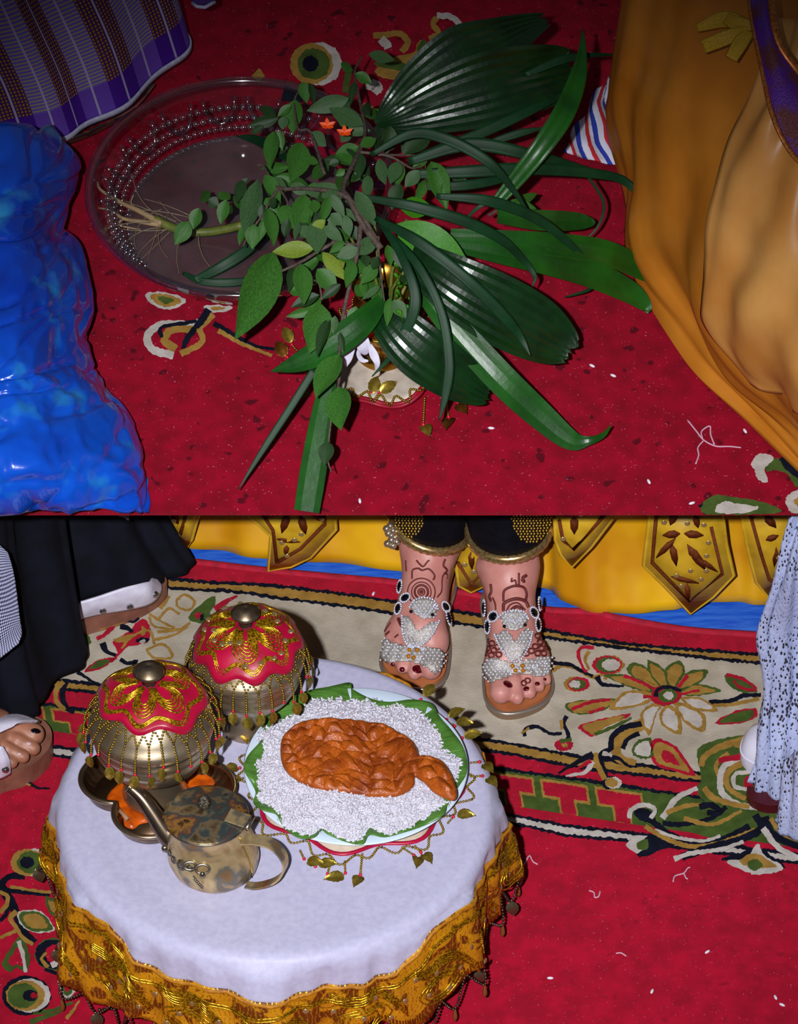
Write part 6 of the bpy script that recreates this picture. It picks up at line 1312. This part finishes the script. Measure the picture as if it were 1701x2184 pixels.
for b, t_, w_, lab in (((845, 478), (1008, 585), 92, 'broad bright green leaf in the middle of the bunch'), ((850, 440), (925, 445), 46, 'small bright leaf behind the grass blades')):
    a, c = Q(*b, .185), Q(*t_, .165); o = bpy.data.objects.new('broad_leaf', leafy('broad_leaf', BRIGHT, .10, .05, 12)); COL.objects.link(o)
    o.matrix_world = U.M @ orient(a, c - a, Vector((0, -.6, .75))) @ Matrix.Diagonal((w_ / UPX, (c - a).length, (c - a).length * .6, 1)); props(o, lab, 'leaf'); finish(o, solid=.0)
T = Thing('low_shrub_sprig', U, Q(1110, 440, .05), 'small sprig of pointed leaves behind the strap leaves', 'sprig')
for b, t_, w_ in (((1090, 440), (1148, 410), 22), ((1095, 430), (1130, 462), 20), ((1080, 430), (1145, 445), 24), ((1085, 420), (1100, 395), 16)):
    a, c = Q(*b, .11), Q(*t_, .10); T.inst('leaf', LM[0], orient(a, c - a, Vector((0, -.6, .75))) @ Matrix.Diagonal((w_ / UPX, (c - a).length, .03, 1)))
T.part('twig', shape(tube([Q(1040, 460, .10), Q(1090, 432, .11)], [.002, .0012], 6)), TWIG)
T = Thing('bud_cluster', U, Q(860, 640, .10), 'cluster of green flower buds under the grass blades', 'buds')
for k in range(18):
    x, y = 838 + rr2.uniform(0, 55), 560 + rr2.uniform(0, 110); b = Q(x, y, .155 + rr2.uniform(0, .02)); d = Vector((rr2.uniform(-.6, .6), rr2.uniform(-.8, .2), .8)).normalized()
    T.part('bud', shape(tube([b - d * .016, b - d * .004, b, b + d * .004], [.0009, .0014, .0030, .0012], 6)), BRIGHT)
T.part('bud_stalk', shape(tube([Q(815, 700, .08), Q(850, 640, .13), Q(864, 610, .15)], [.003, .0026, .0018], 6)), ROOTG)
for x, y, lab in ((698, 270, 'orange petal flower caught in the upper branch'), (735, 285, 'red flower head half hidden behind the upper branch')):
    T = Thing('small_flower', U, Q(x, y, hb(x, y)), lab, 'flower')
    for k in range(5):
        a = k * 1.257 + .4; d = Vector((math.cos(a), math.sin(a) * .8, .5)); T.inst('petal', PET if k or x > 700 else (PET := leafy('petal', M('orange_petal', (230, 80, 14), .5), .2, .1, 5)), orient(Q(x, y, hb(x, y)), d, Vector((0, -.5, .8))) @ Matrix.Diagonal((.0055, .011, .008, 1)))

# ================================================================ vase on its doily
DC = Q(812, 765, .0); DR = .097
T = Thing('beaded_doily', U, DC, 'white doily with crimson hem and gold bead fringe under the leaf bunch', 'doily')
def ude(a): return DR * (.80 + .06 * math.cos(6 * a + .8))
def usf(a, q): return DC + Vector((ude(a) * q * math.cos(a), ude(a) * q * math.sin(a), .004 + .006 * q * q * (1 + math.sin(5 * a))))
V = []; Fc = []; na, nq = 96, 8
for i in range(na):
    for j in range(nq + 1): V.append(usf(2 * math.pi * i / na, .02 + .98 * j / nq))
for i in range(na):
    for j in range(nq): Fc.append((i * (nq + 1) + j, i * (nq + 1) + j + 1, ((i + 1) % na) * (nq + 1) + j + 1, ((i + 1) % na) * (nq + 1) + j))
T.part('doily_cloth', shape((V, Fc)), M('doily_white', (196, 184, 170), .8, c2=(170, 156, 140), scale=60, bump=.2, bscale=500), solid=.002)
for dr, r in ((1.0, .0032), (1.05, .0026)): T.part('crimson_hem', shape(tube([usf(a, dr) + Vector((0, 0, -.001)) for a in np.linspace(0, 2 * math.pi, 97)[:-1]], r, 6, closed=True)), M('crimson_hem', (150, 6, 36), .5, c2=(120, 4, 28), scale=80))
for k in range(26):
    a0 = 2 * math.pi * k / 26; pts = [usf(a0 + u * 2 * math.pi / 26, 1.0 + .10 * math.cos(u * 6.283)) + Vector((0, 0, .006)) for u in np.linspace(0, 1, 9)]
    T.part('bead_strand', bead_row(MB(), pts, .0017), GOLD)
DARKLEAF = leaf_mesh('bronze_pendant', M('bronze_pendant', (150, 92, 34), .3, .8, c2=(110, 64, 20), scale=160), .019, .0135)
for p0, p1, lf, d, me in (((905, 850), (902, 905), (903, 908), (.35, -1), PEND), ((948, 840), (956, 890), (960, 893), (-.2, -1), DARKLEAF), ((968, 835), (975, 858), (978, 860), (.5, -1), DARKLEAF), ((668, 790), (622, 735), (618, 732), (-.35, 1), PEND), ((660, 800), (612, 762), (610, 760), (-.45, .8), DARKLEAF), ((985, 700), (1000, 712), (1003, 720), (.3, -.8), PEND), ((800, 850), (808, 838), (812, 838), (.8, .6), PEND), ((770, 850), (790, 838), (790, 838), (.3, 1), PEND), ((660, 800), (655, 830), (655, 832), (-.5, -.8), DARKLEAF)):
    mb = bead_row(MB(), [Q(*p0, .008), Q(*p1, .006)], .0017); mb.add(ball(Q(*p1, .006), .0023, 7, 5), 1); T.part('bead_strand', mb, [GOLD, REDBEAD])
    T.inst('leaf_pendant', me, orient(Q(*lf, .006), (d[0], d[1], .12), (rnd.uniform(-.4, .4), -.4, 1), 1.25))
VB = DC + Vector((.002, .004, .006))
T = Thing('brass_vase', U, VB, 'small brass vase holding the bunch of leaves on the doily', 'vase')
T.part('vase_body', shape(lathe([(.0001, 0), (.030, 0), (.032, .003), (.024, .010), (.018, .020), (.026, .034), (.036, .050), (.038, .064), (.032, .080), (.024, .092), (.024, .104), (.034, .114), (.036, .117), (.033, .116), (.022, .104), (.020, .092)], 48, VB)), M('vase_brass', (190, 140, 50), .25, .9, c2=(140, 94, 26), scale=26))
T.part('vase_band', shape(tube([VB + Vector((.0385 * math.cos(a), .0385 * math.sin(a), .060)) for a in np.linspace(0, 2 * math.pi, 49)[:-1]], .002, 6, closed=True)), GOLD)
for k in range(7):
    a = k * .9; T.part('stalk', shape(tube([VB + Vector((.010 * math.cos(a), .010 * math.sin(a), .05)), VB + Vector((.018 * math.cos(a), .018 * math.sin(a), .125)), VB + Vector((.045 * math.cos(a), .05 * math.sin(a) + .02, .165))], [.0022, .0022, .0016], 6)), ROOTG)
T = Thing('white_blossom', U, Q(765, 745, .07), 'wilted white blossom drooping at the mouth of the vase', 'flower')
WPET = M('white_petal', (214, 210, 226), .5, c2=(190, 186, 206), scale=40, sss=.2)
for pts, w_ in (([(770, 706, .13, 8), (772, 722, .125, 26), (776, 742, .115, 28), (780, 756, .105, 6)], 1), ([(760, 722, .12, 10), (746, 745, .11, 22), (740, 765, .10, 20), (738, 782, .09, 3)], 1), ([(768, 738, .118, 6), (764, 755, .108, 9), (772, 768, .10, 10), (785, 770, .098, 4)], 1), ([(788, 735, .12, 8), (796, 755, .11, 18), (804, 775, .10, 12), (800, 795, .085, 2)], 1), ([(752, 716, .125, 6), (742, 730, .118, 16), (734, 748, .11, 4)], 1)):
    T.part('petal', shape(blade(pts, 1, .35)), WPET, solid=.001)

# ================================================================ blue plastic bag
def bagm():
    m = M('blue_plastic', (4, 52, 166), .20, c2=(10, 84, 206), scale=8, detail=4, spec=.6, coat=.4, bump=.12, bscale=60); nt = m.node_tree; b = nt.nodes['Principled BSDF']; src = b.inputs['Base Color'].links[0].from_socket
    tc = nt.nodes.new('ShaderNodeTexCoord'); n = nt.nodes.new('ShaderNodeTexNoise'); n.inputs['Scale'].default_value = 16; n.inputs['Detail'].default_value = 3; nt.links.new(tc.outputs['Object'], n.inputs['Vector'])
    r = nt.nodes.new('ShaderNodeValToRGB'); r.color_ramp.elements[0].position = .56; r.color_ramp.elements[1].position = .72; nt.links.new(n.outputs['Fac'], r.inputs['Fac'])
    mx = nt.nodes.new('ShaderNodeMix'); mx.data_type = 'RGBA'; mx.inputs['B'].default_value = rgb((40, 132, 190)); nt.links.new(r.outputs['Color'], mx.inputs['Factor']); nt.links.new(src, mx.inputs['A']); nt.links.new(mx.outputs['Result'], b.inputs['Base Color']); return m
BAG = bagm()
bd = [(110, 279, .10), (166, 350, .075), (160, 410, .06), (139, 482, .05), (172, 535, .05), (194, 640, .045), (190, 712, .035), (202, 785, .03), (232, 832, .025), (280, 905, .018), (308, 1000, .012), (314, 1091, .006)]
rows = []
for i, (x, y, h) in enumerate(bd):
    f = i / (len(bd) - 1); hb_ = .20 * (1 - f) ** .6 + .09 * f
    rows.append([Vector(Q(x, y, h)) + Vector((-.03, .03, -h + .004)), Q(x, y, h), Q(x - 28, y + 2, h + .45 * (hb_ - h)), Q(x * .55 - 6, y + 6 - (14 if i == 0 else 0), h + .85 * (hb_ - h)), Q(x * .22 - 16, y + 8 - (20 if i == 0 else 0), hb_ + .01), Q(-70, y + 10 - (20 if i == 0 else 0), hb_), Q(-160, y + 10, hb_ * .5)])
last = rows[-1]; rows[-1] = [Q(314, 1091, .006) + Vector((-.02, .02, -.003)), Q(314, 1091, .006), Q(270, 1091, .03), Q(170, 1091, .06), Q(60, 1091, .075), Q(-70, 1091, .08), Q(-160, 1091, .05)]
rows.append([v + Vector((0, .05, -v.z * .6)) for v in rows[-1]])
first = [v + Vector((0, .05, -v.z * .5)) for v in rows[0]]; rows.insert(0, first)
def crinkle(u, v):
    q = Vector((u * 7 + v * 2, v * 5 - u * 2, 1.7)); lowf = .10 + .9 * max(0, u - .15) ** .8
    f1 = mnoise.voronoi(q)[0]; g1 = mnoise.voronoi(q * 2.4 + Vector((3, 1, 2)))[0]; r = 1 - abs(mnoise.noise(Vector((u * 14 - v * 3, v * 2.0 + u * 3, 4)))) * 2
    return .016 * (f1[1] - f1[0]) * lowf + .008 * (g1[1] - g1[0]) * lowf + .006 * max(0, r) ** 4 - .004
solo('plastic_bag', U, Q(60, 800, 0), shape(grid(rows, 18, 14, crinkle)), BAG, 'crumpled glossy blue plastic bag at the left edge of the dais', 'bag', solid=.0006)

# ================================================================ person in the chequered sarong
def plaid():
    m = M('plaid_cotton', (70, 40, 130), .85, bump=.15, bscale=900, spec=.2); nt = m.node_tree; b = nt.nodes['Principled BSDF']; tc = nt.nodes.new('ShaderNodeTexCoord'); sx = nt.nodes.new('ShaderNodeSeparateXYZ'); nt.links.new(tc.outputs['UV'], sx.inputs[0])
    def math_(op, a, bv=None, c=None):
        n = nt.nodes.new('ShaderNodeMath'); n.operation = op
        for i, q in enumerate((a, bv)):
            if q is None: continue
            if hasattr(q, 'node'): nt.links.new(q, n.inputs[i])
            else: n.inputs[i].default_value = q
        return n.outputs[0]
    def mix(f, a, c):
        n = nt.nodes.new('ShaderNodeMix'); n.data_type = 'RGBA'; nt.links.new(f, n.inputs['Factor'])
        for k, q in (('A', a), ('B', c)):
            if hasattr(q, 'node'): nt.links.new(q, n.inputs[k])
            else: n.inputs[k].default_value = rgb(q)
        return n.outputs['Result']
    u, v = sx.outputs[0], sx.outputs[1]
    fr = lambda s, k, o=0.0: math_('FRACT', math_('ADD', math_('MULTIPLY', s, k), o))
    band = math_('GREATER_THAN', fr(u, 5.0, .1), .5); fu = math_('GREATER_THAN', fr(u, 90.0), .5); fv = math_('GREATER_THAN', fr(v, 70.0), .42)
    dots = math_('MULTIPLY', fu, fv)
    dark = mix(dots, (62, 28, 84), (156, 110, 20)); light = mix(fv, (150, 134, 108), (98, 84, 176)); body = mix(band, dark, light)
    edge_ = mix(band, (62, 20, 132), (96, 62, 166)); hemf = math_('LESS_THAN', v, .135); col = mix(hemf, body, edge_)
    thin = math_('LESS_THAN', math_('ABSOLUTE', math_('SUBTRACT', fr(u, 10.0, .2), .5)), .035); col = mix(thin, col, (158, 150, 190))
    nt.links.new(col, b.inputs['Base Color']); return m
PLAID = plaid()
T = Thing('person', U, Q(180, 200, 0), 'kneeling person in a purple and cream plaid sarong, top left', 'person')
sh = [(404, 96, .03), (348, 152, .03), (275, 218, .03), (195, 264, .03), (132, 296, .03), (40, 322, .03), (-70, 340, .03)]
def sarcol(x, y, h, i):
    b = Q(x, y, h); k = 1 - i / 6.0; return [b, b + Vector((-.020, .012, .085)), b + Vector((-.05, .03, .17)), b + Vector((-.08 - .02 * k, .06, .27)), b + Vector((-.11 - .03 * k, .11, .36))]
rows = [sarcol(x, y, h, i) for i, (x, y, h) in enumerate(sh)]
rows.insert(0, [v + Vector((-.012, .05, 0)) for v in rows[0]])
SG = grid(rows, 10, 10, lambda u, v: .004 * math.sin(u * 24 + v))
T.part('sarong', shape(SG), PLAID, solid=.002)
hm = [SG[0][i] for i in range(0, len(SG[0]), 41)]
V = []; Fc = []
for v in hm: V += [v + Vector((.001, -.002, .0075)), v + Vector((.001, -.0025, .0030)), v + Vector((.001, -.002, -.002))]
for i in range(len(hm) - 1): Fc += [(3 * i, 3 * i + 3, 3 * i + 4, 3 * i + 1), (3 * i + 1, 3 * i + 4, 3 * i + 5, 3 * i + 2)]
T.part('white_trim', shape((V, Fc)), M('white_trim', (176, 176, 200), .7, c2=(150, 150, 180), scale=200), solid=.002)
T.part('underskirt', shape(grid([[Q(330, 180, .028), Q(322, 178, .004)], [Q(290, 226, .03), Q(288, 232, .004)], [Q(220, 265, .03), Q(222, 276, .004)], [Q(150, 295, .03), Q(150, 306, .004)], [Q(60, 320, .03), Q(60, 334, .004)]], 6, 4)), M('brown_underskirt', (112, 66, 54), .8, c2=(40, 26, 24), scale=60, detail=3, lo=.45, hi=.6), solid=.002)
T.part('sarong_fold', shape(grid([[Q(400, -30, .16), Q(430, -40, .17), Q(465, -50, .16)], [Q(406, -10, .135), Q(432, -6, .14), Q(460, -16, .135)], [Q(412, 4, .12), Q(432, 10, .12), Q(456, 2, .12)]], 5, 5)), M('purple_fold', (80, 52, 140), .8), solid=.003)
T.part('white_trim', shape(tube([Q(410, 6, .121), Q(420, 14, .121), Q(436, 16, .121), Q(458, 4, .121)], .0025, 6)), M('white_trim', (176, 176, 200)))

# ================================================================ person in the orange satin dress
OSATIN = M('orange_satin', (186, 116, 34), .36, c2=(166, 98, 24), scale=10, detail=5, spec=.35, bump=.1, bscale=12)
T = Thing('person', U, Q(1560, 700, 0), 'seated person in a draped orange satin dress, right edge', 'person')
OG = [[(1338, -60, .30), (1420, -60, .36), (1560, -60, .42), (1780, -60, .45)], [(1310, 150, .20), (1400, 150, .27), (1540, 150, .34), (1780, 150, .38)], [(1302, 240, .14), (1390, 250, .22), (1530, 280, .30), (1780, 280, .35)], [(1326, 380, .09), (1400, 400, .165), (1530, 420, .245), (1780, 430, .31)], [(1328, 470, .05), (1400, 510, .12), (1520, 550, .195), (1780, 580, .27)], [(1350, 550, .022), (1430, 600, .08), (1530, 660, .15), (1780, 720, .23)], [(1420, 660, .010), (1478, 690, .055), (1570, 750, .12), (1780, 830, .18)], [(1492, 782, .008), (1545, 790, .045), (1630, 840, .095), (1790, 920, .13)], [(1600, 892, .006), (1650, 880, .03), (1710, 920, .065), (1810, 985, .08)], [(1720, 1005, .006), (1760, 1000, .018), (1790, 1010, .028), (1840, 1040, .035)]]
rows = []
for r in OG: a = [Q(*q) for q in r]; rows.append([a[0] + Vector((.04, .06, -a[0].z + .003))] + a + [a[-1] + Vector((.12, .07, -.2 * a[-1].z)), a[-1] + Vector((.20, .14, -.95 * a[-1].z))])
def ofold(u, v):
    v *= 1.5
    d = .0070 * math.sin(v * 46 + 7 * u + 2 * math.sin(u * 5)) * (1 - v) * (.4 + u) + .010 * math.sin(v * 17 + u * 9) * math.sin(3.1 * u)
    d += .0045 * math.sin(v * 120) * max(0, 1 - abs(v - .28) / .2) * max(0, min(1, (u - .6) / .08)) * max(0, 1 - (u - .6) / .4)
    return -d
T.part('satin_skirt', shape(grid(rows, 9, 14, ofold)), OSATIN, solid=.002)
PG = [[(1640, 40, .43), (1690, 40, .45), (1740, 40, .46), (1800, 40, .46)], [(1617, 155, .395), (1670, 160, .41), (1730, 160, .42), (1800, 160, .42)], [(1556, 290, .325), (1620, 300, .355), (1710, 300, .37), (1800, 300, .38)], [(1513, 432, .265), (1590, 440, .295), (1700, 450, .32), (1800, 450, .33)], [(1502, 550, .215), (1580, 560, .245), (1690, 580, .28), (1800, 590, .285)], [(1498, 640, .172), (1570, 660, .205), (1680, 700, .235), (1800, 720, .25)], [(1508, 705, .135), (1590, 760, .15), (1690, 810, .185), (1800, 840, .20)], [(1600, 820, .105), (1650, 840, .115), (1720, 880, .135), (1810, 920, .15)]]
T.part('satin_overskirt', shape(grid([[Q(*q) for q in r] for r in PG], 8, 9, lambda u, v: .006 * math.sin(v * 15 + u * 11) * math.sin(3.1 * v + .2) + .005 * mnoise.noise(Vector((u * 7, v * 6, 0))))), M('light_orange_satin', (202, 146, 78), .36, c2=(182, 120, 54), scale=10, detail=5, spec=.35), solid=.0025)
PUR = M('purple_sequin_shawl', (84, 18, 140), .35, c2=(96, 34, 40), scale=26, detail=4, lo=.48, hi=.6, spec=.5, bump=.6, bscale=500, coat=.2)
le = [(1592, -40, .50), (1600, 40, .49), (1620, 140, .47), (1642, 240, .45), (1676, 315, .43), (1720, 365, .42)]; re_ = [(1640, -40, .51), (1648, 40, .50), (1662, 95, .485), (1692, 140, .47), (1730, 180, .46), (1790, 230, .45)]
T.part('purple_shawl', shape(grid([[Q(*l_), Vector(Q(*l_)).lerp(Q(*r_), .5) + Vector((0, 0, .012)), Q(*r_)] for l_, r_ in zip(le, re_)], 8, 6)), PUR, solid=.003)
T.part('shawl_border', shape(tube(vv(cr([Q(x, y, h + .003) for x, y, h in re_], 8)), .0055, 6, squash=.5)), M('copper_border', (150, 74, 30), .35, .5, c2=(190, 120, 50), scale=300))
T.part('shawl_border', shape(tube(vv(cr([Q(x + 3, y, h + .003) for x, y, h in le], 8)), .0030, 6, squash=.5)), M('copper_border', (150, 74, 30)))
YT = M('yellow_tassel', (190, 152, 24), .6, c2=(150, 112, 12), scale=200, aniso=(6, 6, 1), bump=.4, bscale=500)
for pth in ([(1602, 58, .405, 22), (1545, 42, .402, 34), (1486, 60, .385, 16)], [(1600, 62, .405, 18), (1550, 80, .402, 30), (1500, 100, .385, 28)], [(1604, 62, .405, 16), (1580, 90, .40, 30), (1558, 126, .392, 26)], [(1606, 56, .41, 20), (1570, 50, .408, 30), (1550, 40, .405, 24)]):
    T.part('yellow_tassel', shape(blade(pth, 3, .3)), YT, solid=.004)

# ================================================================ striped cloth
def stripes():
    m = M('striped_cotton', (196, 196, 214), .8, bump=.1, bscale=600); nt = m.node_tree; b = nt.nodes['Principled BSDF']; tc = nt.nodes.new('ShaderNodeTexCoord')
    wv = nt.nodes.new('ShaderNodeTexWave'); wv.inputs['Scale'].default_value = 1.6; wv.inputs['Distortion'].default_value = 1.5; wv.bands_direction = 'DIAGONAL'; nt.links.new(tc.outputs['UV'], wv.inputs['Vector'])
    r = nt.nodes.new('ShaderNodeValToRGB'); r.color_ramp.interpolation = 'CONSTANT'; e = r.color_ramp.elements; e[0].color = rgb((34, 54, 160)); e[0].position = 0; e[1].position = .14; e[1].color = rgb((206, 206, 222))
    q = e.new(.88); q.color = rgb((190, 36, 44)); nt.links.new(wv.outputs['Fac'], r.inputs['Fac']); nt.links.new(r.outputs['Color'], b.inputs['Base Color']); return m
rows = [[Q(1200, 322, .006), Q(1240, 336, .012), Q(1285, 348, .010), Q(1330, 350, .01)], [Q(1218, 290, .014), Q(1255, 300, .028), Q(1290, 300, .02), Q(1335, 300, .03)], [Q(1240, 250, .010), Q(1265, 245, .026), Q(1300, 250, .018), Q(1340, 250, .03)], [Q(1268, 205, .008), Q(1285, 205, .018), Q(1305, 205, .012), Q(1340, 205, .02)], [Q(1292, 172, .005), Q(1300, 168, .008), Q(1312, 170, .008), Q(1340, 172, .01)]]
solo('striped_cloth', U, Q(1280, 300, 0), shape(grid(rows, 6, 6, lambda u, v: .004 * math.sin(u * 14 + v * 9))), stripes(), 'white cloth with red and blue stripes beside the orange skirt', 'cloth', solid=.002)

# ================================================================ crumbs and threads on the rugs
GRN = mesh_data('rice_grain', shape(ball((0, 0, 0), .0018, 7, 5, (1, 2.4, 1))), M('dry_rice', (214, 210, 222), .5))
for F, lst, grp in ((U, [(1307, 801, 'white rice grain right of the dark palm leaf tip'), (1383, 1027, 'white rice grain below the forked thread scrap'), (1299, 519, 'white rice grain beside the upper strap leaf'), (1475, 1073, 'white rice grain next to the woven flower at the dais edge'), (767, 1068, 'white rice grain near the strap leaf hanging off the dais'), (1047, 913, 'white rice grain under the curled strap leaf'), (1588, 919, 'white rice grain at the hem of the orange skirt'), (1262, 780, 'white rice grain nearest the dark palm leaf tip')], 'rice grains on the dais rug'),
                    (L, [(1508, 2030, 'white grain below the curled thread scrap, right of centre'), (1390, 2114, 'grey-white grain low in the middle of the lower rug'), (1653, 2127, 'white grain, left of two by the lower right corner'), (1667, 2143, 'white grain, right of two by the lower right corner'), (1173, 2086, 'white grain right of the bead fringe of the tablecloth'), (796, 1266, 'white bead-like grain on the red rug edge by the left sandal')], 'rice grains beside the table')):
    for x, y, lab in lst:
        o = bpy.data.objects.new('rice_grain', GRN); COL.objects.link(o); o.matrix_world = F.M @ Matrix.Translation(F.p(x, y, .0028)) @ Matrix.Rotation(rnd.uniform(0, 3), 4, 'Z'); props(o, lab, 'rice', grp)
THR = M('pale_thread', (196, 150, 170), .8)
e8 = cv(1250, 400, 3.155); e5 = cv(1000, 1650, 2.427)
def thread(F, lab, lines):
    T = Thing('thread_scrap', F, F.p(*lines[0][0], 0), lab, 'thread')
    for ln in lines: T.part('strand', shape(tube(vv(cr([F.p(x, y, .0018) for x, y in ln], 6)), .0010, 5)), THR)
thread(U, 'forked pale thread scrap near the orange skirt', [e8((680, 1565), (740, 1640), (790, 1700), (870, 1740), (960, 1742), (1040, 1750)), e8((780, 1690), (775, 1640), (830, 1605), (835, 1660), (860, 1730)), e8((790, 1700), (750, 1750), (755, 1800), (735, 1860))])
thread(L, 'looped pink thread scrap just right of the table', [e5((355, 470), (330, 455), (312, 425), (290, 460), (262, 497), (272, 520), (265, 548))])
thread(L, 'curled pale thread scrap below the woven scroll', [e5((1055, 560), (1065, 530), (1110, 515), (1130, 490), (1143, 485)), e5((1110, 515), (1122, 540), (1132, 545))])
thread(L, 'small hooked thread scrap in the middle of the rug', [e5((620, 605), (645, 615), (650, 640), (670, 635), (678, 608))])
thread(L, 'short pale thread scrap low on the red rug', [e5((760, 930), (785, 928), (812, 944))])
